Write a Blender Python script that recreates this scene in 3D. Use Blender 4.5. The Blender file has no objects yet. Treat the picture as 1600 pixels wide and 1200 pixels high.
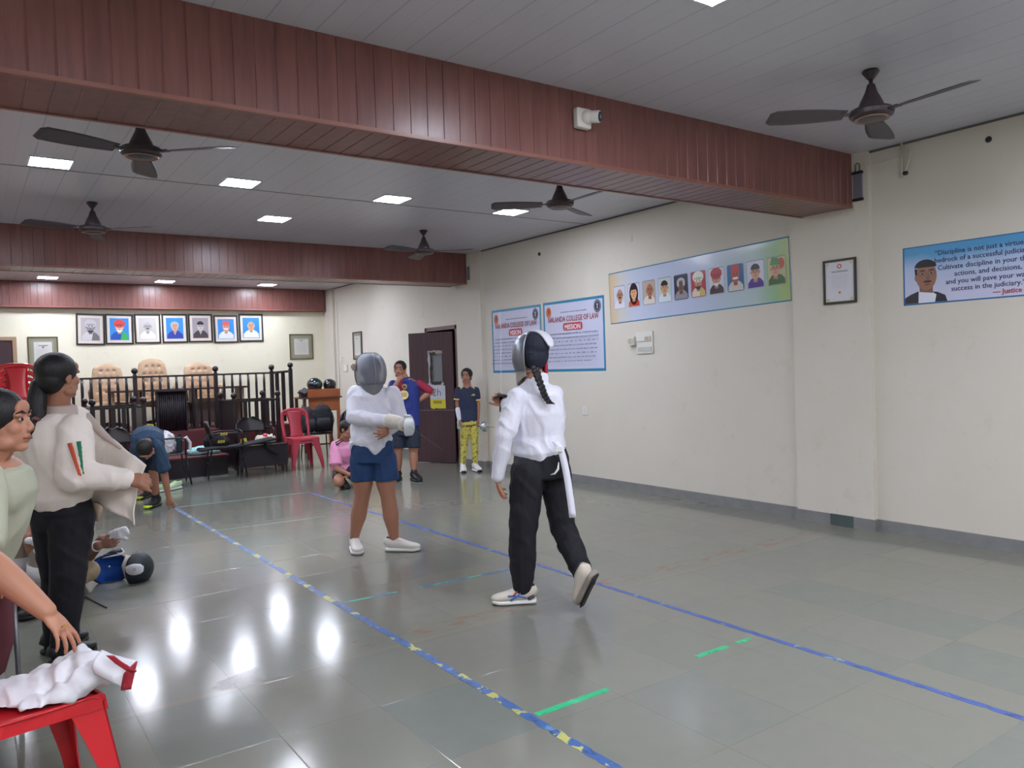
import bpy, bmesh, math, random
from mathutils import Vector, Matrix, noise
random.seed(7)
V = Vector
col = bpy.context.scene.collection
scn = bpy.context.scene

# ---------------------------------------------------------------- camera
YAW, PITCH, ROLL, FPX = 0.612987, 0.02376, -0.031906, 1217.2
def cam_axes():
    cy, sy, cp, sp, cr, sr = math.cos(YAW), math.sin(YAW), math.cos(PITCH), math.sin(PITCH), math.cos(ROLL), math.sin(ROLL)
    f = V((sy*cp, cy*cp, -sp)); r = V((cy, -sy, 0)); u = r.cross(f)
    return cr*r + sr*u, -sr*r + cr*u, f
CR, CU, CF = cam_axes()
CAM = V((0, 0, 1.5))
FWD = V((math.sin(YAW), math.cos(YAW), 0))       # horizontal view direction
cd = bpy.data.cameras.new('camera'); cam = bpy.data.objects.new('camera', cd); col.objects.link(cam)
cd.sensor_width = 36; cd.lens = FPX/1600*36; cd.clip_start = 0.05; cd.clip_end = 100
m = Matrix((( CR.x, CU.x, -CF.x, CAM.x), (CR.y, CU.y, -CF.y, CAM.y), (CR.z, CU.z, -CF.z, CAM.z), (0, 0, 0, 1)))
cam.matrix_world = m
scn.camera = cam
# ---------------------------------------------------------------- world and exposure
w = bpy.data.worlds.new('world'); scn.world = w; w.use_nodes = True
w.node_tree.nodes['Background'].inputs[0].default_value = (0.75, 0.8, 0.9, 1)
w.node_tree.nodes['Background'].inputs[1].default_value = 0.02
scn.view_settings.view_transform = 'Standard'; scn.view_settings.look = 'None'
scn.view_settings.gamma = 1; scn.view_settings.exposure = 2.3
scn.view_settings.use_curve_mapping = False
LIGHT_POWER = 1.0

def ray(px, py): return (px-800)/FPX*CR - (py-600)/FPX*CU + CF
def on(px, py, ax, v):                      # point of the room seen at a pixel, on the plane axis=v
    d = ray(px, py); t = (v-CAM[ax])/d[ax]; return CAM + t*d
def floor_at(px, py, z=0.0): return on(px, py, 2, z)
def dist_at(px, py, D):                     # point at horizontal viewing distance D
    d = ray(px, py); return CAM + d*(D/d.dot(FWD))
# ---------------------------------------------------------------- materials
def lin(c):
    return tuple(((x/255)/12.92 if x/255 <= 0.04045 else ((x/255+0.055)/1.055)**2.4) for x in c) + (1,)
_M = {}
def mat(name, rgb, rough=0.6, metal=0.0, spec=0.5, bump=0.0, bscale=40, var=0.0, vscale=6, coat=0.0, sheen=0.0, sss=0.0, bstretch=None):
    if name in _M: return _M[name]
    M = bpy.data.materials.new(name); M.use_nodes = True; nt = M.node_tree; b = nt.nodes['Principled BSDF']
    c = lin(rgb); b.inputs['Base Color'].default_value = c
    b.inputs['Roughness'].default_value = rough; b.inputs['Metallic'].default_value = metal
    b.inputs['Specular IOR Level'].default_value = spec; b.inputs['Coat Weight'].default_value = coat
    b.inputs['Sheen Weight'].default_value = sheen
    if sss: b.inputs['Subsurface Weight'].default_value = sss; b.inputs['Subsurface Scale'].default_value = 0.02
    tc = nt.nodes.new('ShaderNodeTexCoord')
    if var:
        n = nt.nodes.new('ShaderNodeTexNoise'); n.inputs['Scale'].default_value = vscale; n.inputs['Detail'].default_value = 5
        nt.links.new(tc.outputs['Object'], n.inputs['Vector'])
        mx = nt.nodes.new('ShaderNodeMix'); mx.data_type = 'RGBA'
        mx.inputs[6].default_value = tuple(x*(1-var) for x in c[:3])+(1,); mx.inputs[7].default_value = tuple(min(1, x*(1+var)) for x in c[:3])+(1,)
        nt.links.new(n.outputs['Fac'], mx.inputs[0]); nt.links.new(mx.outputs[2], b.inputs['Base Color'])
    if bump:
        n = nt.nodes.new('ShaderNodeTexNoise'); n.inputs['Scale'].default_value = bscale; n.inputs['Detail'].default_value = 4
        if bstretch:
            mp = nt.nodes.new('ShaderNodeMapping'); mp.inputs['Scale'].default_value = bstretch
            nt.links.new(tc.outputs['Object'], mp.inputs[0]); nt.links.new(mp.outputs[0], n.inputs['Vector'])
        else: nt.links.new(tc.outputs['Object'], n.inputs['Vector'])
        bp = nt.nodes.new('ShaderNodeBump'); bp.inputs['Strength'].default_value = bump; bp.inputs['Distance'].default_value = 0.01
        nt.links.new(n.outputs['Fac'], bp.inputs['Height']); nt.links.new(bp.outputs[0], b.inputs['Normal'])
    _M[name] = M; return M
def emis(name, rgb, s):
    M = bpy.data.materials.new(name); M.use_nodes = True; b = M.node_tree.nodes['Principled BSDF']
    b.inputs['Base Color'].default_value = (0.8, 0.8, 0.8, 1)
    b.inputs['Emission Color'].default_value = lin(rgb); b.inputs['Emission Strength'].default_value = s
    return M
class NT:                                   # small node helper
    def __init__(s, M): s.M = M; s.nt = M.node_tree; s.b = s.nt.nodes['Principled BSDF']
    def n(s, t, **k):
        x = s.nt.nodes.new(t)
        for a, v in k.items(): setattr(x, a, v)
        return x
    def l(s, a, b): s.nt.links.new(a, b)
    def math(s, op, a, b=None, c=None):
        x = s.n('ShaderNodeMath', operation=op)
        for i, v in enumerate((a, b, c)):
            if v is None: continue
            if isinstance(v, (int, float)): x.inputs[i].default_value = v
            else: s.l(v, x.inputs[i])
        return x.outputs[0]
    def mix(s, f, a, b):
        x = s.n('ShaderNodeMix', data_type='RGBA')
        for i, v in ((0, f), (6, a), (7, b)):
            if isinstance(v, (int, float, tuple)): x.inputs[i].default_value = v
            else: s.l(v, x.inputs[i])
        return x.outputs[2]
    def ramp(s, f, stops):
        x = s.n('ShaderNodeValToRGB'); s.l(f, x.inputs[0]); cr = x.color_ramp
        while len(cr.elements) < len(stops): cr.elements.new(0.5)
        for e, (p, c) in zip(cr.elements, stops): e.position = p; e.color = c
        return x.outputs[0]
    def noise(s, vec, scale, detail=4, rough=0.5, vscale=None):
        x = s.n('ShaderNodeTexNoise'); x.inputs['Scale'].default_value = scale; x.inputs['Detail'].default_value = detail
        x.inputs['Roughness'].default_value = rough
        if vscale:
            mp = s.n('ShaderNodeMapping'); mp.inputs['Scale'].default_value = vscale; s.l(vec, mp.inputs[0]); vec = mp.outputs[0]
        s.l(vec, x.inputs['Vector']); return x.outputs['Fac']
def newmat(name):
    M = bpy.data.materials.new(name); M.use_nodes = True; return NT(M)

def m_floor():
    t = newmat('kota_stone'); g = t.n('ShaderNodeNewGeometry'); P = g.outputs['Position']
    sp = t.n('ShaderNodeSeparateXYZ'); t.l(P, sp.inputs[0])
    u = t.math('DIVIDE', t.math('SUBTRACT', sp.outputs[0], 0.565-0.448), 0.448)
    v = t.math('DIVIDE', t.math('SUBTRACT', sp.outputs[1], 3.80-6.0), 0.597)
    fu = t.math('FRACT', u); fv = t.math('FRACT', v)
    cb = t.n('ShaderNodeCombineXYZ'); t.l(t.math('FLOOR', u), cb.inputs[0]); t.l(t.math('FLOOR', v), cb.inputs[1])
    wn = t.n('ShaderNodeTexWhiteNoise', noise_dimensions='2D'); t.l(cb.outputs[0], wn.inputs['Vector'])
    base = t.ramp(wn.outputs['Value'], [(0, lin((113, 121, 114))), (0.12, lin((119, 123, 115))), (0.3, lin((122, 124, 114))), (0.6, lin((127, 127, 116))), (0.9, lin((124, 124, 117))), (1, lin((113, 121, 114)))])
    n1 = t.noise(P, 1.1, 6, 0.6); n2 = t.noise(P, 9, 5, 0.6)
    c = t.mix(t.math('MULTIPLY', n1, 0.55), base, lin((121, 121, 112)))
    c = t.mix(t.math('MULTIPLY', t.math('SUBTRACT', n2, 0.35), 0.35), c, lin((146, 142, 128)))
    du = t.math('MULTIPLY', t.math('MINIMUM', fu, t.math('SUBTRACT', 1, fu)), 0.448)
    dv = t.math('MULTIPLY', t.math('MINIMUM', fv, t.math('SUBTRACT', 1, fv)), 0.597)
    dj = t.math('MINIMUM', du, dv)
    line = t.math('SUBTRACT', 1, t.math('SMOOTH_MIN', t.math('DIVIDE', dj, 0.0028), 1, 0.1))
    brk = t.math('GREATER_THAN', t.noise(P, 2.3, 3), 0.47)
    c = t.mix(t.math('MULTIPLY', t.math('MULTIPLY', line, 0.42), t.math('ADD', 0.35, t.math('MULTIPLY', brk, 0.6))), c, lin((84, 84, 78)))
    # brown repaired joint running across the hall near y = 3.85
    dy = t.math('ABSOLUTE', t.math('SUBTRACT', sp.outputs[1], t.math('ADD', 3.9, t.math('MULTIPLY', t.noise(P, 3, 4), 0.12))))
    band = t.math('LESS_THAN', dy, 0.07)
    pt = t.math('GREATER_THAN', t.noise(P, 7, 6, 0.7, (1, 2.5, 1)), 0.545)
    rng_ = t.math('GREATER_THAN', sp.outputs[0], 1.7)
    c = t.mix(t.math('MULTIPLY', t.math('MULTIPLY', band, pt), t.math('MULTIPLY', rng_, 0.8)), c, lin((136, 108, 86)))
    thin = t.math('LESS_THAN', t.math('ABSOLUTE', t.math('SUBTRACT', sp.outputs[1], 3.815)), 0.008)
    c = t.mix(t.math('MULTIPLY', thin, 0.45), c, lin((150, 128, 104)))
    t.l(c, t.b.inputs['Base Color'])
    r = t.math('ADD', 0.09, t.math('MULTIPLY', t.noise(P, 3.2, 6, 0.65), 0.11))
    t.l(r, t.b.inputs['Roughness']); t.b.inputs['Specular IOR Level'].default_value = 0.42
    h = t.math('ADD', t.math('MULTIPLY', t.noise(P, 2.4, 3), 1.0), t.math('MULTIPLY', t.noise(P, 40, 3), 0.04))
    hh = t.math('SUBTRACT', h, t.math('MULTIPLY', line, 0.25))
    bp = t.n('ShaderNodeBump'); bp.inputs['Strength'].default_value = 0.2; bp.inputs['Distance'].default_value = 0.006
    t.l(hh, bp.inputs['Height']); t.l(bp.outputs[0], t.b.inputs['Normal'])
    return t.M
def m_wall(name='wall_paint', rgb=(218, 213, 202)):
    t = newmat(name); g = t.n('ShaderNodeNewGeometry'); P = g.outputs['Position']
    n1 = t.noise(P, 0.9, 5, 0.55); n2 = t.noise(P, 5, 6, 0.7)
    c = t.mix(n1, lin(rgb), lin((rgb[0]-10, rgb[1]-11, rgb[2]-14)))
    st = t.math('GREATER_THAN', n2, 0.66)
    c = t.mix(t.math('MULTIPLY', t.math('MAXIMUM', t.math('SUBTRACT', n2, 0.58), 0), 1.6), c, lin((190, 170, 140)))
    t.l(c, t.b.inputs['Base Color']); t.b.inputs['Roughness'].default_value = 0.62; t.b.inputs['Specular IOR Level'].default_value = 0.3
    bp = t.n('ShaderNodeBump'); bp.inputs['Strength'].default_value = 0.12; bp.inputs['Distance'].default_value = 0.01
    t.l(t.noise(P, 18, 5), bp.inputs['Height']); t.l(bp.outputs[0], t.b.inputs['Normal'])
    return t.M
def m_ceiling():
    t = newmat('pvc_ceiling'); g = t.n('ShaderNodeNewGeometry'); P = g.outputs['Position']
    sp = t.n('ShaderNodeSeparateXYZ'); t.l(P, sp.inputs[0])
    f = t.math('FRACT', t.math('DIVIDE', t.math('ADD', sp.outputs[0], 10.0), 0.125))
    f2 = t.math('FRACT', t.math('DIVIDE', t.math('ADD', sp.outputs[0], 10.0), 0.25))
    g1 = t.math('LESS_THAN', f, 0.035); g2 = t.math('LESS_THAN', f2, 0.028)
    c = t.mix(t.math('MULTIPLY', g1, 0.22), lin((200, 199, 208)), lin((140, 138, 150)))
    c = t.mix(t.math('MULTIPLY', g2, 0.35), c, lin((110, 110, 120)))
    t.l(c, t.b.inputs['Base Color']); t.b.inputs['Roughness'].default_value = 0.33; t.b.inputs['Specular IOR Level'].default_value = 0.45
    bp = t.n('ShaderNodeBump'); bp.inputs['Strength'].default_value = 0.5; bp.inputs['Distance'].default_value = 0.004
    t.l(t.math('SUBTRACT', 1, g1), bp.inputs['Height']); t.l(bp.outputs[0], t.b.inputs['Normal'])
    return t.M
def m_wood(name, a, b, rough=0.35, sc=(9, 9, 0.8), spec=0.5):
    t = newmat(name); tc = t.n('ShaderNodeTexCoord'); P = tc.outputs['Object']
    n = t.noise(P, 2.2, 6, 0.65, sc); n2 = t.noise(P, 1.0, 2, 0.5, (5, 5, 0.4))
    c = t.ramp(n, [(0.3, lin(a)), (0.7, lin(b))])
    c = t.mix(t.math('MULTIPLY', n2, 0.4), c, lin(tuple(x*0.8 for x in a)))
    t.l(c, t.b.inputs['Base Color']); t.b.inputs['Roughness'].default_value = rough; t.b.inputs['Specular IOR Level'].default_value = spec
    return t.M
# ---------------------------------------------------------------- mesh helpers
class MB:
    def __init__(s): s.v = []; s.f = []; s.mi = []; s.cur = 0
    def add(s, vs, fs):
        o = len(s.v); s.v += [V(x) for x in vs]; s.f += [[o+i for i in q] for q in fs]; s.mi += [s.cur]*len(fs); return s
    def box(s, c, d, rz=0.0, M=None):
        c = V(c); hx, hy, hz = d[0]/2, d[1]/2, d[2]/2
        R = M if M is not None else Matrix.Rotation(rz, 3, 'Z')
        vs = [c + R @ V((x*hx, y*hy, z*hz)) for x, y, z in ((-1,-1,-1),(1,-1,-1),(1,1,-1),(-1,1,-1),(-1,-1,1),(1,-1,1),(1,1,1),(-1,1,1))]
        return s.add(vs, [(0,3,2,1),(4,5,6,7),(0,1,5,4),(1,2,6,5),(2,3,7,6),(3,0,4,7)])
    def b2(s, a, b): return s.box(((a[0]+b[0])/2, (a[1]+b[1])/2, (a[2]+b[2])/2), (abs(b[0]-a[0]), abs(b[1]-a[1]), abs(b[2]-a[2])))
    def loft(s, secs, side, n=16, cap=True, sq=0.0, closed=False):
        """secs: (centre, half width along side, half depth). sq>0 squares the section off."""
        P = [V(q[0]) for q in secs]; side = V(side); rings = []; N = len(P)
        for i, q in enumerate(secs):
            if closed: t = P[(i+1) % N]-P[i-1]
            else: t = (P[min(i+1, N-1)]-P[max(i-1, 0)])
            t = t.normalized() if t.length > 1e-9 else V((0, 0, 1))
            sd = V(q[3]) if len(q) > 3 else side
            a = (sd - t*sd.dot(t))
            if a.length < 1e-4: a = t.orthogonal()
            a.normalize(); b = t.cross(a); r = []
            for k in range(n):
                th = 2*math.pi*k/n; cx, cy = math.cos(th), math.sin(th)
                if sq: e = 1-sq*0.5; cx = math.copysign(abs(cx)**e, cx); cy = math.copysign(abs(cy)**e, cy)
                r.append(P[i]+a*(cx*q[1])+b*(cy*q[2]))
            rings.append(r)
        vs = [x for r in rings for x in r]; fs = []
        M = N if closed else N-1
        for i in range(M):
            j = (i+1) % N
            for k in range(n):
                l = (k+1) % n; fs.append((i*n+k, i*n+l, j*n+l, j*n+k))
        if cap and not closed: fs.append(tuple(range(n))[::-1]); fs.append(tuple((N-1)*n+k for k in range(n)))
        return s.add(vs, fs)
    def tube(s, pts, r, n=8, cap=True, closed=False):
        rr = r if isinstance(r, (list, tuple)) else [r]*len(pts)
        P = [V(p) for p in pts]; t0 = (P[1]-P[0]); sd = t0.orthogonal() if t0.length > 0 else V((1, 0, 0))
        secs = []
        for i, p in enumerate(P):
            t = P[min(i+1, len(P)-1)]-P[max(i-1, 0)]
            if t.length > 1e-9:
                t.normalize(); q = sd - t*sd.dot(t)
                if q.length > 1e-4: sd = q.normalized()
            secs.append((p, rr[i], rr[i], sd.copy()))
        return s.loft(secs, sd, n, cap, closed=closed)
    def cyl(s, a, b, r0, r1=None, n=16): return s.tube([a, b], [r0, r0 if r1 is None else r1], n)
    def ell(s, c, r, R=None, n=16, m=10):
        c = V(c); R = R or Matrix.Identity(3)
        if isinstance(r, (int, float)): r = (r, r, r)
        vs = [c + R @ V((0, 0, r[2]))]
        for i in range(1, m):
            ph = math.pi*i/m
            for k in range(n):
                th = 2*math.pi*k/n; vs.append(c + R @ V((r[0]*math.sin(ph)*math.cos(th), r[1]*math.sin(ph)*math.sin(th), r[2]*math.cos(ph))))
        vs.append(c + R @ V((0, 0, -r[2]))); L = len(vs)-1; fs = []
        for k in range(n): fs.append((0, 1+k, 1+(k+1) % n))
        for i in range(m-2):
            for k in range(n):
                a = 1+i*n+k; b = 1+i*n+(k+1) % n; fs.append((a, a+n, b+n, b))
        for k in range(n): fs.append((L, 1+(m-2)*n+(k+1) % n, 1+(m-2)*n+k))
        return s.add(vs, fs)
    def lathe(s, prof, c=(0, 0, 0), n=24, R=None):
        c = V(c); R = R or Matrix.Identity(3); vs = []; fs = []
        for r, z in prof:
            for k in range(n): th = 2*math.pi*k/n; vs.append(c + R @ V((r*math.cos(th), r*math.sin(th), z)))
        for i in range(len(prof)-1):
            for k in range(n): l = (k+1) % n; fs.append((i*n+k, i*n+l, (i+1)*n+l, (i+1)*n+k))
        fs.append(tuple(range(n))[::-1]); L = len(prof)-1; fs.append(tuple(L*n+k for k in range(n)))
        return s.add(vs, fs)
    def prism(s, poly, o, ax, ay, nrm, d):
        """polygon poly (2D) in the frame o, ax, ay, thickened by d along nrm"""
        o, ax, ay, nrm = V(o), V(ax), V(ay), V(nrm); n = len(poly)
        a = [o+ax*p[0]+ay*p[1] for p in poly]; b = [p+nrm*d for p in a]
        fs = [tuple(range(n))[::-1], tuple(range(n, 2*n))]+[(i, (i+1) % n, n+(i+1) % n, n+i) for i in range(n)]
        return s.add(a+b, fs)
    def grid(s, fn, nu, nv, th=0.0):
        """sheet fn(u,v)->point, thickened to th"""
        pts = [[V(fn(i/nu, j/nv)) for j in range(nv+1)] for i in range(nu+1)]
        W = nv+1; vs = [p for r in pts for p in r]
        fs = [(i*W+j, (i+1)*W+j, (i+1)*W+j+1, i*W+j+1) for i in range(nu) for j in range(nv)]
        if not th: return s.add(vs, fs)
        nr = []
        for i in range(nu+1):
            for j in range(nv+1):
                a = pts[min(i+1, nu)][j]-pts[max(i-1, 0)][j]; b = pts[i][min(j+1, nv)]-pts[i][max(j-1, 0)]
                c = a.cross(b); nr.append(c.normalized() if c.length > 1e-12 else V((0, 0, 1)))
        O = len(vs); vs2 = [p-q*th for p, q in zip(vs, nr)]
        fs2 = [tuple(O+k for k in reversed(q)) for q in fs]
        ed = []
        for i in range(nu): ed += [((i)*W, (i+1)*W), ((i+1)*W+nv, i*W+nv)]
        for j in range(nv): ed += [(j+1, j), (nu*W+j, nu*W+j+1)]
        return s.add(vs+vs2, fs+fs2+[(b, a, O+a, O+b) for a, b in ed])
def mesh_of(mb, name, M, smooth=False, auto=None):
    me = bpy.data.meshes.new(name); me.from_pydata([tuple(p) for p in mb.v], [], mb.f)
    ms = M if isinstance(M, (list, tuple)) else [M]
    for q in ms: me.materials.append(q)
    if len(ms) > 1: me.polygons.foreach_set('material_index', mb.mi)
    if smooth: me.polygons.foreach_set('use_smooth', [True]*len(me.polygons))
    bm = bmesh.new(); bm.from_mesh(me); bmesh.ops.recalc_face_normals(bm, faces=bm.faces)
    if auto is not None:
        for f in bm.faces: f.smooth = True
        for e in bm.edges:
            if len(e.link_faces) == 2 and e.calc_face_angle(0) > math.radians(auto): e.smooth = False
    bm.to_mesh(me); bm.free(); me.update(); return me
def obj(name, mb, M, parent=None, smooth=False, auto=None, bevel=0.0, world=False, label=None):
    """world=True: vertices are in room coordinates and are moved into the parent's frame"""
    root = parent
    if world and parent is not None:
        W = world_of(parent).inverted(); mb.v = [W @ p for p in mb.v]
    me = mesh_of(mb, name, M, smooth, auto)
    o = bpy.data.objects.new(name, me); col.objects.link(o)
    if parent: o.parent = parent
    if bevel:
        md = o.modifiers.new('bevel', 'BEVEL'); md.width = bevel; md.segments = 2; md.limit_method = 'ANGLE'
    if label: o['label'] = label
    return o
def world_of(o):
    M = Matrix.LocRotScale(o.location, o.rotation_euler, o.scale)
    return world_of(o.parent) @ M if o.parent else M
def tag(o, label, cat, group=None, kind=None):
    o['label'] = label; o['category'] = cat
    if group: o['group'] = group
    if kind: o['kind'] = kind
    return o
def thing(name, label, cat, loc=(0, 0, 0), rz=0.0, group=None):
    o = bpy.data.objects.new(name, None); col.objects.link(o); o.empty_display_size = 0.1
    o.location = loc; o.rotation_euler = (0, 0, rz); return tag(o, label, cat, group)
def struct(name, mb, M, parent=None, **k):
    o = obj(name, mb, M, parent, **k)
    if parent is None: o['kind'] = 'structure'
    return o
def dup(root, loc=None, rz=None, label=None, group=None, M=None):
    def cp(o, p):
        c = o.copy(); col.objects.link(c)
        if p: c.parent = p
        for ch in [x for x in allobj if x.parent == o]: cp(ch, c)
        return c
    allobj = list(bpy.data.objects)
    r = cp(root, None)
    if loc is not None: r.location = loc
    if rz is not None: r.rotation_euler = (0, 0, rz)
    if label: r['label'] = label
    if group: r['group'] = group
    return r
def bake(name, mb, M, parent, voxel=0.008, smooth_it=4, disp=0.0, dscale=0.15, world=True, label=None, hem=None):
    """fuse overlapping volumes into one continuous skin"""
    me = bpy.data.meshes.new('tmp'); me.from_pydata([tuple(p) for p in mb.v], [], mb.f)
    bm = bmesh.new(); bm.from_mesh(me); bmesh.ops.recalc_face_normals(bm, faces=bm.faces); bm.to_mesh(me); bm.free()
    t = bpy.data.objects.new('tmp', me); col.objects.link(t)
    r = t.modifiers.new('r', 'REMESH'); r.mode = 'VOXEL'; r.voxel_size = voxel
    if smooth_it:
        s = t.modifiers.new('s', 'SMOOTH'); s.factor = 0.5; s.iterations = smooth_it
    dg = bpy.context.evaluated_depsgraph_get(); dg.update()
    me2 = bpy.data.meshes.new_from_object(t.evaluated_get(dg)); me2.name = name
    bpy.data.objects.remove(t); bpy.data.meshes.remove(me)
    if disp:
        nn = [v.normal.copy() for v in me2.vertices]
        for v, n in zip(me2.vertices, nn):
            p = v.co/dscale
            q = V((p.x+0.7*noise.noise(p*0.5), p.y, p.z*0.8+p.x*0.6))
            h = 1-abs(noise.noise(q))*2.2 + 0.6*noise.noise(q*2.3)
            v.co += n*max(-0.15, h-0.5)*disp
    if hem is not None:
        for v in me2.vertices: v.co.z = max(v.co.z, hem)
    me2.materials.clear(); me2.materials.append(M)
    if world and parent is not None: me2.transform(world_of(parent).inverted())
    me2.polygons.foreach_set('use_smooth', [True]*len(me2.polygons))
    o = bpy.data.objects.new(name, me2); col.objects.link(o)
    if parent: o.parent = parent
    if label: o['label'] = label
    return o
def text(name, body, size, M, o, ax, ay, parent, align='CENTER', depth=0.0006, bold=0.0, xs=1.0, spacing=1.0, world=True, label=None):
    """lettering as thin raised mesh: o origin, ax reading direction, ay up"""
    c = bpy.data.curves.new('tmp', 'FONT'); c.body = body; c.size = size; c.align_x = align; c.extrude = depth; c.offset = bold; c.space_line = spacing
    c.resolution_u = 2
    t = bpy.data.objects.new('tmp', c); col.objects.link(t)
    dg = bpy.context.evaluated_depsgraph_get(); dg.update()
    me = bpy.data.meshes.new_from_object(t.evaluated_get(dg)); bpy.data.objects.remove(t)
    ax, ay = V(ax).normalized(), V(ay).normalized(); nz = ax.cross(ay)
    me.transform(Matrix(((ax.x*xs, ay.x, nz.x, o[0]), (ax.y*xs, ay.y, nz.y, o[1]), (ax.z*xs, ay.z, nz.z, o[2]), (0, 0, 0, 1))))
    if world and parent: me.transform(world_of(parent).inverted())
    me.materials.clear(); me.materials.append(M); me.name = name
    ob = bpy.data.objects.new(name, me); col.objects.link(ob); ob.parent = parent
    if label: ob['label'] = label
    return ob
# ================================================================ the room
WX, CH, FY = 6.30, 3.20, 15.70          # right wall, ceiling height, far wall
LX, BY = -1.60, -4.5
M_floor = m_floor(); M_wall = m_wall(); M_wallfar = m_wall('wall_paint_far', (232, 228, 208)); M_ceil = m_ceiling()
M_clad = m_wood('cladding_wood', (114, 72, 68), (142, 94, 86), 0.3)
M_clad_trim = m_wood('cladding_trim', (140, 88, 76), (158, 104, 90), 0.35, (1, 9, 9))
M_stone = mat('skirting_stone', (130, 130, 130), 0.5, var=0.25, vscale=7, bump=0.2)
M_stone2 = mat('skirting_green', (74, 88, 86), 0.45, var=0.15, vscale=9)
struct('floor', MB().b2((LX, BY, -0.1), (WX+0.1, FY+0.1, 0)), M_floor)
struct('ceiling', MB().b2((LX, BY, CH), (WX+0.1, FY+0.1, CH+0.1)), M_ceil)
# right wall with the opening of the side door and its two pilasters
DY0, DY1, DZ = 10.42, 11.32, 2.10
w_ = MB().b2((WX, BY, 0), (WX+0.15, DY0, CH)).b2((WX, DY1, 0), (WX+0.15, FY+0.1, CH)).b2((WX, DY0, DZ), (WX+0.15, DY1, CH))
w_.b2((WX-0.055, 3.62, 0), (WX, 4.36, CH)); w_.b2((WX-0.055, 9.62, 0), (WX, 10.32, CH)); w_.b2((WX-0.05, 15.2, 0), (WX, FY, CH))
struct('wall_right', w_, M_wall)
struct('wall_far', MB().b2((LX, FY, 0), (WX, FY+0.1, CH)), M_wallfar)
struct('wall_left', MB().b2((LX-0.1, BY, 0), (LX, FY+0.1, CH)), M_wall)
struct('wall_back', MB().b2((LX, BY-0.1, 0), (WX+0.1, BY, CH)), M_wall)
# dark room seen through the open side door
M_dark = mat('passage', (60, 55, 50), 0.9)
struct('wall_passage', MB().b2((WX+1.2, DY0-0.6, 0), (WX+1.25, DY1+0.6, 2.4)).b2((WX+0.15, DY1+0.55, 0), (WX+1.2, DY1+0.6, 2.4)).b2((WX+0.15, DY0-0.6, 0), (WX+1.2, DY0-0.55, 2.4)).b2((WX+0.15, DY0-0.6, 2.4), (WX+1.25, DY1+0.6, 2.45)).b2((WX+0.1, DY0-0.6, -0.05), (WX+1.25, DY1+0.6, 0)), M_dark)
bb = MB(); t_ = 0.016
for a, b, x in ((BY, 3.62, WX), (4.36, 9.62, WX), (10.32, DY0-0.06, WX), (DY1+0.06, FY, WX)): bb.b2((x-t_, a, 0), (x, b, 0.098))
bb.b2((WX-0.055-t_, 3.604, 0), (WX-0.055, 3.80, 0.098)); bb.b2((WX-0.055-t_, 4.02, 0), (WX-0.055, 4.38, 0.098)); bb.b2((WX-0.055, 3.604, 0), (WX, 3.62, 0.098))
bb.b2((WX-0.055-t_, 9.6, 0), (WX-0.055, 10.34, 0.098)); bb.b2((WX-0.055, 9.6, 0), (WX, 9.62, 0.098))
struct('baseboard_right', bb, M_stone)
o = struct('baseboard_patch', MB().b2((WX-0.055-t_-0.001, 3.80, 0), (WX-0.055, 4.02, 0.1)), M_stone2); o.name = 'trim_1'
struct('baseboard_left', MB().b2((LX, BY, 0), (LX+t_, FY, 0.098)), M_stone)
struct('baseboard_back', MB().b2((LX, BY, 0), (WX, BY+t_, 0.098)), M_stone)
def beam(n, y0, y1, zb, x0, x1, pitch, planks=True):
    mb = MB()
    def prof(a, b, face):
        x = x0; g = 0.0035
        while x < x1-1e-6:
            e = min(x+pitch, x1); pts = [(x, g), (x+0.004, g), (x+0.007, 0), (e-0.003, 0), (e, g)]
            for (xa, da), (xb, db) in zip(pts[:-1], pts[1:]):
                mb.add([face(xa, da, 0), face(xb, db, 0), face(xb, db, 1), face(xa, da, 1)], [(0, 1, 2, 3)])
            x = e
    prof(0, 0, lambda x, d, t: (x, y0+d, zb+(CH-zb)*t))
    prof(0, 0, lambda x, d, t: (x, y1-d, zb+(CH-zb)*t))
    prof(0, 0, lambda x, d, t: (x, y0+(y1-y0)*t, zb+d))
    mb.b2((x0, y0+0.004, zb+0.004), (x1-0.002, y1-0.004, CH))
    r = struct('trim_%d' % n, mb, M_clad); r['label'] = 'ceiling beam clad in red brown wood strips'
    tr = MB().b2((x0, y0-0.004, zb-0.004), (x1, y0+0.0, zb+0.016)).b2((x0, y0-0.004, zb-0.006), (x1, y0+0.02, zb-0.003)).b2((x0, y1-0.02, zb-0.006), (x1, y1+0.004, zb-0.002))
    struct('corner_strip', tr, M_clad_trim, r)
    return r
beam(2, 3.75, 4.25, 2.75, LX, 6.24, 0.1035)
beam(3, 9.97, 10.45, 2.75, LX, 6.24, 0.1035)
beam(4, 15.55, FY, 2.76, LX, 6.24, 0.1035)
# cornice line where ceiling meets the right wall, and the dark seams of the ceiling sheets
M_seam = mat('seam_line', (92, 92, 98), 0.6)
cn = MB()
for a, b in ((BY, 3.62), (4.36, 9.62), (10.45, 15.2)): cn.b2((WX-0.018, a, CH-0.014), (WX, b, CH))
struct('trim_5', cn, M_seam)
sm = MB()
for y in (7.27, 13.15, 1.3): sm.b2((LX, y-0.003, CH-0.003), (WX-0.02, y+0.003, CH))
struct('trim_6', sm, M_seam)
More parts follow.
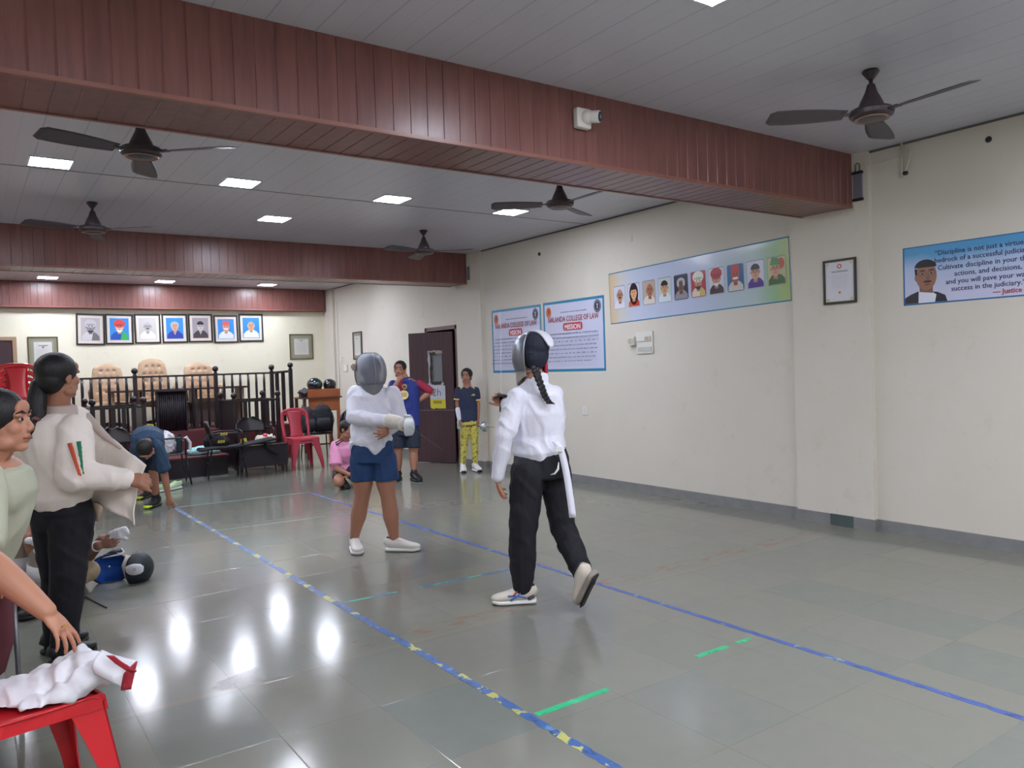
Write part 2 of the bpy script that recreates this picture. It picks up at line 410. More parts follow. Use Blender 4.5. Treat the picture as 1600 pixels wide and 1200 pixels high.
# ---- ceiling lights
M_led = emis('led_panel', (235, 240, 255), 26.0*LIGHT_POWER)
M_rim = mat('light_rim', (225, 226, 228), 0.4)
M_fill = emis('added_fill_panel', (240, 240, 250), 44.0*LIGHT_POWER)  # stronger glow, only for the added fill panels behind the camera
def light_(x, y, label, s=0.30):
    t = thing('ceiling_light', label, 'light', (x, y, CH), 0, 'square LED ceiling panels')
    h = s/2
    obj('diffuser', MB().box((0, 0, -0.009), (s-0.02, s-0.02, 0.006)), M_fill if y < 0 else M_led, t)
    f = MB()
    for a in (-1, 1): f.box((a*(h-0.005), 0, -0.006), (0.012, s, 0.014)); f.box((0, a*(h-0.005), -0.006), (s, 0.012, 0.014))
    obj('frame', f, M_rim, t)
    return t
L7 = [(0.62, 'leftmost'), (2.07, 'second from left'), (3.56, 'third from left'), (5.0, 'rightmost')]
for x, nm in L7: light_(x, 7.03, 'square white LED light, %s of the row of four in the middle bay' % nm)
light_(2.86, 8.5, 'lone square LED light in mid bay between the two farther fans')
for x, nm in ((1.2, 'left'), (3.0, 'middle'), (4.82, 'right')): light_(x, 14.9, 'small square LED light over the dais, %s of three' % nm)
for x in (-0.8,): light_(x, 7.03, 'square LED light past the left edge of the photo')
for x, y, nm in ((-0.8, 0.9, 'beyond the left edge of the photo'), (0.62, 0.9, 'above the camera'), (2.07, 1.15, 'left of the one at the top edge'), (3.56, 0.9, 'right of the one at the top edge'), (5.0, 0.9, 'closest to the Discipline banner')): light_(x, y, 'near bay LED light '+nm)
light_(2.86, 2.36, 'square LED light at the top edge above the beam')
for x, nm in ((-0.6, 'far left'), (1.2, 'left'), (3.0, 'right'), (4.8, 'far right')): light_(x, -2.0, 'added fill panel behind the camera, '+nm)  # unseen panels added to brighten whatever faces the camera
for x, nm in ((0.62, 'leftmost'), (2.07, 'second'), (3.56, 'third'), (5.0, 'rightmost')): light_(x, 12.9, 'LED light hidden behind the second beam, %s of its row of four' % nm)
light_(2.86, 11.5, 'lone LED light just behind the second beam')
# ================================================================ flat pictures, posters and frames
_flat = {}
def fm(rgb, rough=0.5):
    k = (rgb, rough)
    if k not in _flat: _flat[k] = mat('print_%d_%d_%d_%d' % (rgb+(int(rough*100),)), rgb, rough)
    return _flat[k]
class Pic:
    """printed shapes laid in thin layers on one sheet; coordinates in metres in the frame o, ax, ay"""
    def __init__(s, o, ax, ay, rough=0.5):
        s.o, s.ax, s.ay = V(o), V(ax), V(ay); s.n = s.ax.cross(s.ay); s.mb = MB(); s.ms = []; s.h = 0.0; s.rough = rough
    def poly(s, pts, rgb, up=0.0004):
        M = fm(rgb, s.rough)
        if M not in s.ms: s.ms.append(M)
        s.mb.cur = s.ms.index(M); s.mb.prism(pts, s.o+s.n*s.h, s.ax, s.ay, s.n, up); s.h += up*0.35
    def rect(s, x0, y0, x1, y1, rgb, r=0.0):
        if r <= 0: s.poly([(x0, y0), (x1, y0), (x1, y1), (x0, y1)], rgb); return
        p = []
        for cx, cy, a in ((x1-r, y1-r, 0), (x0+r, y1-r, 90), (x0+r, y0+r, 180), (x1-r, y0+r, 270)):
            for k in range(5): t = math.radians(a+22.5*k); p.append((cx+r*math.cos(t), cy+r*math.sin(t)))
        s.poly(p, rgb)
    def oval(s, cx, cy, rx, ry, rgb, a0=0, a1=360, n=22):
        full = a1-a0 >= 360
        s.poly([(cx+rx*math.cos(math.radians(a0+(a1-a0)*k/n)), cy+ry*math.sin(math.radians(a0+(a1-a0)*k/n))) for k in range(n if full else n+1)], rgb)
    def make(s, name, parent, label=None): return obj(name, s.mb, s.ms, parent, world=True, label=label)
def dark(c, f=0.7): return tuple(int(x*f) for x in c)
def bust(p, x0, y0, w, h, bg, skin, cloth, hair, kind='hair', face='', turn=0.0, r=0.0, cloth2=None, bg2=None, k=1.22):
    X = lambda u: x0+u*w
    Y = lambda v: y0+v*h
    p.rect(x0, y0, x0+w, y0+h, bg, r)
    if bg2: p.oval(X(0.75), Y(0.75), w*0.2, h*0.2, bg2)
    c = 0.5+turn
    p.poly([(X(0.04), Y(0.02)), (X(0.96), Y(0.02)), (X(0.95), Y(0.2)), (X(0.8), Y(0.33)), (X(0.6+turn), Y(0.41)), (X(0.4+turn), Y(0.41)), (X(0.2), Y(0.33)), (X(0.05), Y(0.2))], cloth)
    if cloth2: p.poly([(X(0.55), Y(0.02)), (X(0.96), Y(0.02)), (X(0.95), Y(0.2)), (X(0.8), Y(0.33)), (X(0.64), Y(0.4))], cloth2)
    else: p.poly([(X(0.44+turn), Y(0.40)), (X(0.56+turn), Y(0.40)), (X(0.5), Y(0.18))], dark(cloth, 0.75) if sum(cloth) > 380 else (225, 222, 218))
    c0 = c; w0, h0 = w, h; w, h = w*k, h*k; cy = 0.57
    X = lambda u: x0+c0*w0+(u-c0)*w
    Y = lambda v: y0+cy*h0+(v-cy-0.02)*h
    if kind == 'long': p.oval(X(c), Y(0.58), w*0.25, h*0.32, hair)
    p.poly([(X(c-0.08), Y(0.36)), (X(c+0.08), Y(0.36)), (X(c+0.08), Y(0.5)), (X(c-0.08), Y(0.5))], dark(skin, 0.85))
    p.oval(X(c), Y(0.6), w*0.165, h*0.185, skin)
    p.oval(X(c-0.17), Y(0.6), w*0.025, h*0.04, dark(skin, 0.85)); p.oval(X(c+0.17), Y(0.6), w*0.025, h*0.04, dark(skin, 0.85))
    if kind == 'hair': p.oval(X(c), Y(0.67), w*0.18, h*0.14, hair, 0, 180)
    if kind == 'side': p.oval(X(c-0.14), Y(0.66), w*0.06, h*0.1, hair); p.oval(X(c+0.14), Y(0.66), w*0.06, h*0.1, hair); p.oval(X(c), Y(0.72), w*0.17, h*0.08, hair, 0, 180)
    if kind == 'long': p.oval(X(c), Y(0.70), w*0.17, h*0.1, hair, 0, 180)
    if kind == 'turban': p.oval(X(c), Y(0.74), w*0.25, h*0.15, hair); p.oval(X(c), Y(0.70), w*0.2, h*0.03, dark(hair, 0.8))
    if kind == 'tallcap': p.poly([(X(c-0.18), Y(0.68)), (X(c+0.18), Y(0.68)), (X(c+0.16), Y(0.86)), (X(c-0.15), Y(0.88))], hair)
    if kind == 'sidecap': p.poly([(X(c-0.2), Y(0.7)), (X(c+0.2), Y(0.68)), (X(c+0.1), Y(0.86)), (X(c-0.12), Y(0.88))], hair)
    if kind == 'bald': p.oval(X(c-0.155), Y(0.63), w*0.02, h*0.06, hair); p.oval(X(c+0.155), Y(0.63), w*0.02, h*0.06, hair)
    e = dark(skin, 0.35)
    for sx in (-0.065, 0.065): p.oval(X(c+sx), Y(0.625), w*0.025, h*0.012, e); p.oval(X(c+sx), Y(0.655), w*0.04, h*0.008, e)
    p.oval(X(c), Y(0.575), w*0.022, h*0.03, dark(skin, 0.8)); p.oval(X(c), Y(0.515), w*0.05, h*0.01, dark(skin, 0.6))
    if 'b' in face: p.oval(X(c), Y(0.49), w*0.13, h*0.085, dark(hair, 0.6) if sum(hair) < 300 else (60, 55, 52), 180, 360)
    if 'w' in face: p.oval(X(c), Y(0.50), w*0.12, h*0.09, (222, 220, 216), 180, 360)
    if 'm' in face: p.oval(X(c), Y(0.54), w*0.09, h*0.018, (60, 52, 48))
    if 'M' in face: p.oval(X(c), Y(0.535), w*0.12, h*0.03, (225, 222, 216))
    if 'g' in face:
        for sx in (-0.07, 0.07): p.oval(X(c+sx), Y(0.62), w*0.055, h*0.035, (40, 36, 36)); p.oval(X(c+sx), Y(0.62), w*0.043, h*0.026, skin)
        for sx in (-0.07, 0.07): p.oval(X(c+sx), Y(0.62), w*0.02, h*0.01, e)
M_blackframe = mat('black_frame', (38, 34, 36), 0.35)
M_goldframe = mat('olive_frame', (96, 88, 52), 0.4, 0.2)
def frame_parts(t, o, ax, ay, w, h, M, b=0.028, d=0.022, matc=(214, 204, 192), mb_=0.05):
    """frame around (0,0)-(w,h) standing off the wall by d"""
    ax, ay = V(ax), V(ay); n = ax.cross(ay); f = MB()
    for x0, y0, x1, y1 in ((0, 0, w, b), (0, h-b, w, h), (0, b, b, h-b), (w-b, b, w, h-b)):
        f.prism([(x0, y0), (x1, y0), (x1, y1), (x0, y1)], o, ax, ay, n, d)
    obj('frame', f, M, t, world=True, bevel=0.003)
    g = MB(); g.prism([(b*0.9, b*0.9), (w-b*0.9, b*0.9), (w-b*0.9, h-b*0.9), (b*0.9, h-b*0.9)], o, ax, ay, n, 0.008)
    obj('mount', g, fm(matc), t, world=True)
FAX, FAY = (1, 0, 0), (0, 0, 1)
RAX, RAY = (0, -1, 0), (0, 0, 1)
def portrait(x0, x1, z0, z1, tilt, label, **kw):
    t = thing('framed_portrait', label, 'picture', ((x0+x1)/2, FY-0.02, z0), 0, 'framed portraits in a row under the beam')
    w, h = x1-x0, z1-z0
    o = V((x0, FY-0.002, z0)); a = math.radians(tilt); ax = V((math.cos(a), 0, math.sin(a))); ay = V((-math.sin(a), 0, math.cos(a)))
    frame_parts(t, o, ax, ay, w, h, M_blackframe)
    n = ax.cross(ay); p = Pic(o+n*0.009, ax, ay)
    bust(p, 0.075, 0.075, w-0.15, h-0.15, **kw); p.make('picture', t)
sk, gr = (196, 152, 122), (150, 148, 150)
B_ = (44, 132, 206)
pts = [(119, 162, 490, 539), (165, 207, 491, 538), (211, 250, 491, 537), (254, 292, 491, 536), (295, 331, 491, 535), (335, 371, 493, 536), (374, 410, 491, 534)]
specs = [dict(bg=(176, 172, 174), skin=(140, 134, 134), cloth=(196, 194, 196), hair=(190, 188, 190), kind='turban', face='b', cloth2=(110, 106, 110)),
         dict(bg=B_, skin=(214, 172, 150), cloth=(30, 78, 168), hair=(206, 66, 62), kind='turban', face='w', cloth2=(44, 168, 84)),
         dict(bg=(184, 180, 178), skin=(170, 166, 166), cloth=(214, 212, 212), hair=(150, 148, 150), kind='bald', face='mg'),
         dict(bg=B_, skin=(198, 150, 122), cloth=(44, 58, 150), hair=(170, 168, 168), kind='side', face=''),
         dict(bg=(156, 146, 154), skin=(190, 184, 184), cloth=(66, 56, 62), hair=(44, 38, 42), kind='hair', face='g'),
         dict(bg=B_, skin=(204, 150, 124), cloth=(216, 220, 228), hair=(206, 92, 84), kind='tallcap', face='M'),
         dict(bg=B_, skin=(200, 152, 122), cloth=(214, 226, 232), hair=(186, 182, 180), kind='bald', face='')]
labs = ['black framed grey drawing of a turbaned bearded man, leftmost in the portrait row',
        'framed portrait of a man in a large red turban on blue',
        'framed pale grey portrait of a balding man in white drape',
        'framed portrait of a grey haired person in dark blue jacket on blue',
        'framed grey portrait of a man with round glasses and a dark suit',
        'framed portrait of a person in tall reddish cap and white clothes on blue',
        'framed portrait of a bald person in white on blue, rightmost in the row']
for (a, b, c, d), sp_, lb, ti in zip(pts, specs, labs, (-1.2, -0.5, 0.3, 0.4, 0.3, 0.6, 0.2)):
    p0, p1 = on(a, d, 1, FY), on(b, c, 1, FY)
    portrait(p0.x, p1.x, p0.z, p1.z, ti, lb, **sp_)
def notice(o, ax, ay, w, h, label, M=M_goldframe, paper=(206, 206, 200), border=(150, 148, 128), loc=None, seal=None, b=0.02):
    t = thing('framed_notice', label, 'notice', loc or o, 0)
    frame_parts(t, V(o), ax, ay, w, h, M, b, 0.018, border)
    n = V(ax).cross(V(ay)); p = Pic(V(o)+n*0.009, ax, ay)
    m = 0.2*w if seal is None else 0.09*w
    p.rect(m, m, w-m, h-m, paper)
    rr = random.Random(5)
    if seal is None:
        for k in range(14): p.rect(0.035+k*(w-0.09)/13, 0.03, 0.045+k*(w-0.09)/13, 0.05, (110, 108, 92)); p.rect(0.035+k*(w-0.09)/13, h-0.05, 0.045+k*(w-0.09)/13, h-0.03, (110, 108, 92))
        for k in range(16):
            for xx in (0.03, w-0.055): p.rect(xx, 0.06+k*(h-0.13)/15, xx+0.02, 0.072+k*(h-0.13)/15, (124, 122, 104))
        p.rect(w*0.34, h*0.76, w*0.66, h*0.775, (90, 90, 96)); p.oval(w*0.5, h*0.72, w*0.03, h*0.02, (80, 80, 88))
        for k in range(13): p.rect(w*0.27, h*(0.66-k*0.033), w*(0.7+0.02*rr.random()), h*(0.664-k*0.033), (150, 150, 156))
    else:
        p.oval(w*0.5, h*0.84, w*0.07, h*0.05, seal); p.oval(w*0.5, h*0.84, w*0.04, h*0.028, (226, 214, 196))
        p.rect(w*0.24, h*0.735, w*0.74, h*0.742, (80, 80, 84)); p.rect(w*0.26, h*0.71, w*0.76, h*0.722, (84, 80, 84))
        for k in range(11): u = 0.05*rr.random(); p.rect(w*(0.22+u), h*(0.64-k*0.028), w*(0.78-u), h*(0.643-k*0.028), (168, 168, 180))
        p.oval(w*0.5, h*0.25, w*0.04, h*0.028, (206, 130, 70))
        for cx, cy in ((0.14, 0.1), (0.86, 0.1), (0.14, 0.9), (0.86, 0.9)): p.oval(w*cx, h*cy, w*0.05, h*0.035, (206, 196, 150))
    p.make('certificate', t); return t
def notice_far(a, b, c, d, label):
    p0, p1 = on(a, d, 1, FY), on(b, c, 1, FY)
    notice((p0.x, FY-0.002, p0.z), FAX, FAY, p1.x-p0.x, p1.z-p0.z, label)
notice_far(45, 90, 526, 586, 'gold framed printed notice beside the dark doorway at far left')
notice_far(453, 488, 522, 562, 'framed printed notice on the far wall right of the railings')
notice((WX-0.002, 14.33, 1.71), RAX, RAY, 0.42, 0.54, 'narrow looking dark framed notice beyond the masked fencer on the side wall', M=M_blackframe)
notice((WX-0.057, 4.04, 1.945), RAX, RAY, 0.31, 0.385, 'black framed certificate with red seal on the right wall pillar', M=M_blackframe, paper=(214, 214, 222), border=(222, 216, 190), seal=(186, 62, 56))
# ---- the two college posters
def college_poster(y0, y1, z0, z1, pill, label, kind):
    w, h = y0-y1, z1-z0; x = WX-0.001
    t = thing('wall_poster', label, 'poster', (x, (y0+y1)/2, z0), 0)
    o = V((x, y0, z0)); p = Pic(o, RAX, RAY, 0.28)
    p.rect(0, 0, w, h, (40, 128, 170)); p.rect(0.028, 0.03, w-0.028, h-0.03, (130, 176, 202)); p.rect(0.034, 0.036, w-0.034, h-0.036, (200, 203, 226))
    p.oval(0.115, h-0.135, 0.058, 0.075, (196, 150, 96)); p.oval(0.115, h-0.135, 0.045, 0.06, (206, 96, 60)); p.oval(0.12, h-0.12, 0.022, 0.038, (150, 60, 44))
    p.oval(w-0.125, h-0.12, 0.066, 0.078, (40, 46, 66)); p.oval(w-0.125, h-0.12, 0.054, 0.065, (170, 176, 196)); p.oval(w-0.125, h-0.12, 0.048, 0.058, (34, 40, 60))
    p.rect(w-0.132, h-0.155, w-0.118, h-0.085, (196, 200, 214)); p.rect(w-0.14, h-0.105, w-0.11, h-0.098, (196, 200, 214))
    rr = random.Random(len(pill)); xx = w*0.30
    while xx < w*0.73: ww = 0.012+0.03*rr.random(); p.rect(xx, h-0.155, xx+ww, h-0.145, (92, 92, 112)); xx += ww+0.006
    pw = 0.19 if pill == 'MISSION' else 0.16
    p.rect(w*0.5-pw, h-0.385, w*0.5+pw, h-0.29, (186, 50, 62), 0.03)
    n0 = 8; top = h-0.43; st = (top-0.085)/(n0-0.2)
    for k in range(n0):
        y = top-k*st; xx = 0.08; last = w-0.09 if k < n0-1 else w*0.86
        while xx < last-0.02:
            ww = min(0.02+0.055*rr.random(), last-xx); gap = 0.012 if k not in (2, 5) else 0.03
            q = xx
            while q < xx+ww-0.004:                       # letters as fine strokes
                e = 0.006+0.003*rr.random(); p.rect(q, y, q+e, y+0.011+0.007*rr.random(), (112, 110, 140)); q += e+0.0035
            xx += ww+gap
    p.make('sheet', t)
    text('title', 'NALANDA COLLEGE OF LAW', 0.098, fm((158, 62, 66)), V((x-0.006, (y0+y1)/2, z0+h-0.268)), RAX, RAY, t, xs=0.76, bold=0.0008)
    text('heading', pill, 0.088, fm((236, 226, 232)), V((x-0.006, (y0+y1)/2, z0+h-0.372)), RAX, RAY, t, xs=0.95, bold=0.002)
college_poster(8.185, 6.985, 1.40, 2.308, 'MISSION', 'blue bordered college poster headed MISSION, nearer of the two', 0)
college_poster(9.415, 8.235, 1.40, 2.30, 'VISION', 'blue bordered college poster by the pillar, partly hidden by the silver mask', 1)
# ---- banner of ten portraits (hung slightly askew)
def strip_banner():
    A, B = V((WX-0.001, 6.877, 1.948)), V((WX-0.001, 4.409, 2.016))
    ax = (B-A).normalized(); ay = V((0, -ax.z, -ax.y)); ay = V((0, 0, 1))
    L = (B-A).length; h = 0.600
    ay = (V((0, 0, 1))-ax*ax.z).normalized()
    t = thing('portrait_banner', 'long printed banner of ten small portraits on the right wall', 'banner', (WX, 5.64, 1.95), 0)
    M = newmat('banner_print'); tc = M.n('ShaderNodeTexCoord'); sp = M.n('ShaderNodeSeparateXYZ'); M.l(tc.outputs['Object'], sp.inputs[0])
    u = M.math('DIVIDE', M.math('SUBTRACT', 1.234, sp.outputs[1]), 2.468)
    c = M.ramp(M.math('ADD', u, M.math('MULTIPLY', M.math('SUBTRACT', sp.outputs[2], 0.3), 0.0)), [(0.0, lin((214, 184, 138))), (0.07, lin((206, 206, 200))), (0.16, lin((196, 206, 226))), (0.5, lin((190, 200, 228))), (0.84, lin((186, 204, 206))), (0.93, lin((160, 196, 150))), (1, lin((186, 200, 130)))])
    M.l(c, M.b.inputs['Base Color']); M.b.inputs['Roughness'].default_value = 0.16
    bp = M.n('ShaderNodeBump'); bp.inputs['Strength'].default_value = 0.2; bp.inputs['Distance'].default_value = 0.004
    M.l(M.noise(tc.outputs['Object'], 22, 3), bp.inputs['Height']); M.l(bp.outputs[0], M.b.inputs['Normal'])
    s = MB(); s.prism([(0, 0), (L, 0), (L, h), (0, h)], A, ax, ay, ax.cross(ay), 0.001); obj('sheet', s, M.M, t, world=True)
    e = MB(); n = ax.cross(ay)
    for a, b, c_, d in ((0, 0, L, 0.012), (0, h-0.012, L, h), (0, 0, 0.006, h), (L-0.008, 0, L, h)): e.prism([(a, b), (c_, b), (c_, d), (a, d)], A+n*0.001, ax, ay, n, 0.0006)
    obj('border', e, fm((44, 118, 160)), t, world=True)
    sp_ = [dict(bg=(205, 208, 226), skin=(190, 140, 112), cloth=(222, 222, 232), hair=(150, 140, 136), kind='bald', face='mg', turn=0.05),
           dict(bg=(206, 210, 228), skin=(226, 172, 130), cloth=(206, 88, 60), hair=(52, 34, 40), kind='long', cloth2=(196, 70, 52)),
           dict(bg=(190, 172, 160), skin=(176, 116, 86), cloth=(222, 216, 212), hair=(140, 120, 110), kind='bald', turn=0.08),
           dict(bg=(196, 206, 206), skin=(206, 158, 118), cloth=(214, 228, 238), hair=(40, 34, 38), kind='hair'),
           dict(bg=(50, 52, 72), skin=(124, 88, 74), cloth=(150, 146, 156), hair=(178, 180, 188), kind='side'),
           dict(bg=(176, 62, 72), skin=(196, 140, 106), cloth=(222, 210, 190), hair=(226, 222, 214), kind='turban', face='b', cloth2=(206, 180, 120)),
           dict(bg=(206, 208, 222), skin=(196, 146, 118), cloth=(70, 56, 60), hair=(176, 42, 58), kind='turban', face='w'),
           dict(bg=(50, 98, 156), skin=(170, 84, 66), cloth=(204, 196, 188), hair=(186, 56, 62), kind='tallcap', face='M'),
           dict(bg=(206, 208, 224), skin=(206, 162, 130), cloth=(84, 60, 140), hair=(36, 32, 38), kind='hair', face='g'),
           dict(bg=(190, 190, 150), skin=(214, 160, 132), cloth=(70, 104, 60), hair=(84, 140, 84), kind='sidecap', face='g', turn=-0.06, bg2=(196, 84, 60))]
    # left edges and bottoms read along the banner
    for k, d in enumerate(sp_):
        if k < 1: xx = 0.075
        w_i = 0.188+0.0012*k
        p = Pic(A+ax.cross(ay)*0.0022, ax, ay, 0.25)
        p.rect(xx-0.003, 0.165, xx+w_i+0.003, 0.165+0.268+0.003, (120, 120, 132), 0.018)
        bust(p, xx, 0.168, w_i, 0.262, r=0.016, k=1.5, **d)
        p.make('portrait', t); xx += 0.2385
strip_banner()
# ---- quotation banner
def quote_banner():
    y0, y1, z0, z1 = 3.36, 1.55, 1.884, 2.35; x = WX-0.001; w, h = y0-y1, z1-z0
    t = thing('quote_banner', 'pale blue banner with a judge portrait and a Discipline quotation', 'banner', (x, (y0+y1)/2, z0), 0)
    M = newmat('quote_print'); tc = M.n('ShaderNodeTexCoord'); sp = M.n('ShaderNodeSeparateXYZ'); M.l(tc.outputs['Object'], sp.inputs[0])
    v = M.math('ADD', M.math('DIVIDE', sp.outputs[2], h), M.math('MULTIPLY', M.noise(tc.outputs['Object'], 2.5, 3), 0.25))
    M.l(M.ramp(v, [(0.35, lin((196, 200, 226))), (0.75, lin((176, 194, 224))), (1.1, lin((84, 156, 204)))]), M.b.inputs['Base Color']); M.b.inputs['Roughness'].default_value = 0.3
    o = V((x, y0, z0)); s = MB(); s.prism([(0, 0), (w, 0), (w, h), (0, h)], o, RAX, RAY, (-1, 0, 0), 0.001); obj('sheet', s, M.M, t, world=True)
    e = MB()
    for a, b, c_, d in ((0, 0, w, 0.011), (0, h-0.008, w, h), (0, 0, 0.011, h), (w-0.011, 0, w, h)): e.prism([(a, b), (c_, b), (c_, d), (a, d)], o-V((0.001, 0, 0)), RAX, RAY, (-1, 0, 0), 0.0006)
    obj('border', e, fm((38, 104, 156)), t, world=True)
    p = Pic(o-V((0.0012, 0, 0)), RAX, RAY, 0.3); c = 0.185; sk_ = (150, 106, 88)
    p.poly([(0.012, 0.012), (0.345, 0.012), (0.33, 0.06), (0.27, 0.09), (0.13, 0.11), (0.06, 0.085), (0.012, 0.06)], (40, 40, 50))
    p.poly([(0.12, 0.012), (0.25, 0.012), (0.262, 0.07), (0.22, 0.1), (0.14, 0.12), (0.125, 0.13)], (220, 224, 238))
    p.poly([(0.13, 0.1), (0.235, 0.085), (0.235, 0.16), (0.13, 0.17)], dark(sk_, 0.85))
    p.oval(c, 0.225, 0.082, 0.115, sk_); p.oval(c-0.078, 0.215, 0.014, 0.03, sk_)
    p.oval(c-0.005, 0.292, 0.086, 0.062, (38, 34, 40), 0, 180); p.poly([(c-0.092, 0.285), (c-0.07, 0.285), (c-0.072, 0.23), (c-0.088, 0.24)], (38, 34, 40))
    for sx in (-0.03, 0.042):
        p.oval(c+sx, 0.243, 0.03, 0.018, (70, 66, 72)); p.oval(c+sx, 0.243, 0.026, 0.014, (158, 116, 98)); p.oval(c+sx, 0.243, 0.01, 0.006, (40, 34, 34))
        p.oval(c+sx, 0.268, 0.024, 0.005, (50, 40, 40))
    p.oval(c+0.012, 0.208, 0.016, 0.02, dark(sk_, 0.88)); p.oval(c+0.01, 0.178, 0.034, 0.009, (60, 44, 42)); p.oval(c+0.008, 0.155, 0.024, 0.006, (130, 66, 60))
    p.make('judge_portrait', t)
    cx = 0.905; ink = fm((40, 46, 92)); bz = [0.375, 0.318, 0.258, 0.2, 0.142, 0.085]
    lines = ['\u201cDiscipline is not just a virtue; it is the', 'bedrock of a successful judicial career.', 'Cultivate discipline in your thoughts,', 'actions, and decisions,', 'and you will pave your way to', 'success in the judiciary.\u201d']
    xsv = [0.255, 0.250, 0.275, 0.40, 0.335, 0.375]
    for s_, b_, x_ in zip(lines, bz, xsv):
        text('quote_line', s_, 0.0535, ink, o+V((-0.002, -x_, b_)), RAX, RAY, t, align='LEFT', bold=0.0005, xs=0.985)
    text('signature', '\u2014 Justice', 0.050, fm((170, 62, 50)), o+V((-0.002, -0.675, 0.033)), RAX, RAY, t, align='LEFT', bold=0.0012, xs=1.0)
quote_banner()
# ---- switches, conduits and small fittings on the right wall
M_pvc = mat('white_plastic', (220, 218, 210), 0.35); M_dk = mat('dark_plastic', (34, 32, 34), 0.5); M_pipe = mat('pvc_pipe', (206, 200, 188), 0.5)
def rw(px, py): return on(px, py, 0, WX)
def switchboard():
    a, b = rw(996, 553), rw(1021, 517); t = thing('switchboard', 'white electrical switchboard below the portrait banner', 'switchboard', (WX, (a.y+b.y)/2, a.z))
    yc, w, h = (a.y+b.y)/2, abs(a.y-b.y), b.z-a.z
    obj('back_plate', MB().b2((WX-0.018, b.y, a.z), (WX, a.y, b.z)), M_pvc, t, world=True, bevel=0.003)
    obj('switch_row', MB().b2((WX-0.026, b.y+0.03, a.z+h*0.56), (WX-0.017, a.y-0.01, a.z+h*0.80)), M_pvc, t, world=True, bevel=0.002)
    s = MB()
    for k in range(3): s.b2((WX-0.031, b.y+0.04+k*0.028, a.z+h*0.60), (WX-0.025, b.y+0.06+k*0.028, a.z+h*0.76))
    obj('switch', s, mat('switch_key', (196, 186, 170), 0.4), t, world=True)
    obj('socket_row', MB().b2((WX-0.026, b.y+0.02, a.z+h*0.1), (WX-0.017, a.y-0.03, a.z+h*0.3)), mat('grey_plastic', (190, 188, 184), 0.4), t, world=True, bevel=0.002)
switchboard()
a, b = rw(985, 540), rw(995, 526)
t = thing('switch_box', 'small raised switch box left of the switchboard', 'switch', (WX, (a.y+b.y)/2, a.z))
obj('housing', MB().b2((WX-0.05, b.y, a.z), (WX, a.y, b.z)), M_pvc, t, world=True, bevel=0.004)
obj('keys', MB().b2((WX-0.056, b.y+0.012, a.z+0.02), (WX-0.049, (a.y+b.y)/2-0.006, b.z-0.02)).b2((WX-0.056, (a.y+b.y)/2+0.006, a.z+0.02), (WX-0.049, a.y-0.012, b.z-0.02)), mat('switch_key', (196, 186, 170), 0.4), t, world=True)
a, b = rw(911, 648), rw(919, 635)
t = thing('wall_socket', 'lone small white socket low on the right wall', 'socket', (WX, (a.y+b.y)/2, a.z))
obj('plate', MB().b2((WX-0.012, b.y, a.z), (WX, a.y, b.z)), M_pvc, t, world=True, bevel=0.002)
obj('socket_hole', MB().box((WX-0.0125, (a.y+b.y)/2, (a.z+b.z)/2+0.01), (0.003, 0.006, 0.02)), mat('grey_plastic', (190, 188, 184), 0.4), t, world=True)
a, b = rw(958, 381), rw(988, 371)
o = obj('cable_duct', MB().b2((WX-0.006, rw(983, 373).y, rw(983, 373).z-0.004), (WX, a.y, rw(983, 373).z+0.004)).b2((WX-0.008, b.y, b.z-0.05), (WX, b.y+0.06, b.z+0.03)), M_wall)
tag(o, 'thin painted cable duct ending in a small box above the portrait banner', 'duct')
for (px, py, lb) in ((843, 397, 'small black fitting high on the wall above the MISSION poster'), (1545, 218, 'round black cable hole high on the wall above the Discipline banner')):
    c = rw(px, py); o = obj('wall_fitting', MB().lathe([(0.0, 0), (0.022, 0), (0.024, 0.006), (0.018, 0.014), (0, 0.014)], c, 16, Matrix.Rotation(-math.pi/2, 3, 'Y')), M_dk); tag(o, lb, 'fitting')
# pipe end with wires, right of the near beam
a, b = on(1410, 222, 0, WX), on(1411, 278, 0, WX)
t = thing('conduit_pipe', 'white conduit stub with loose wire near the ceiling, right of the beam', 'pipe', (WX, a.y, b.z))
obj('pipe', MB().cyl((WX-0.014, a.y, b.z), (WX-0.014, a.y, CH), 0.011, n=12), M_pipe, t, world=True, smooth=True)
obj('wire', MB().tube([(WX-0.02, a.y-0.02, b.z+0.03), (WX-0.03, a.y-0.05, b.z+0.08), (WX-0.03, a.y-0.08, b.z+0.17), (WX-0.025, a.y-0.07, b.z+0.22), (WX-0.02, a.y-0.045, b.z+0.2)], 0.008), M_pipe, t, world=True, smooth=True)
obj('connector', MB().ell((WX-0.02, a.y-0.03, b.z+0.03), (0.02, 0.022, 0.018)), M_dk, t, world=True)
c = on(1357, 257, 0, WX-0.055)
o = obj('junction_clip', MB().box((WX-0.065, c.y, c.z), (0.02, 0.04, 0.03)), M_pvc, bevel=0.003); tag(o, 'small white junction clip between the beam end and the conduit', 'junction box')
q = on(1410, 238, 0, WX); o = obj('wall_cable', MB().tube([(WX-0.058, c.y+0.15, c.z-0.02), (WX-0.06, c.y, c.z), (WX-0.01, 3.6, c.z+0.0), (WX-0.006, q.y, q.z-0.02)], 0.004), M_pipe); tag(o, 'thin pale cable crossing the wall between beam end and conduit', 'cable')
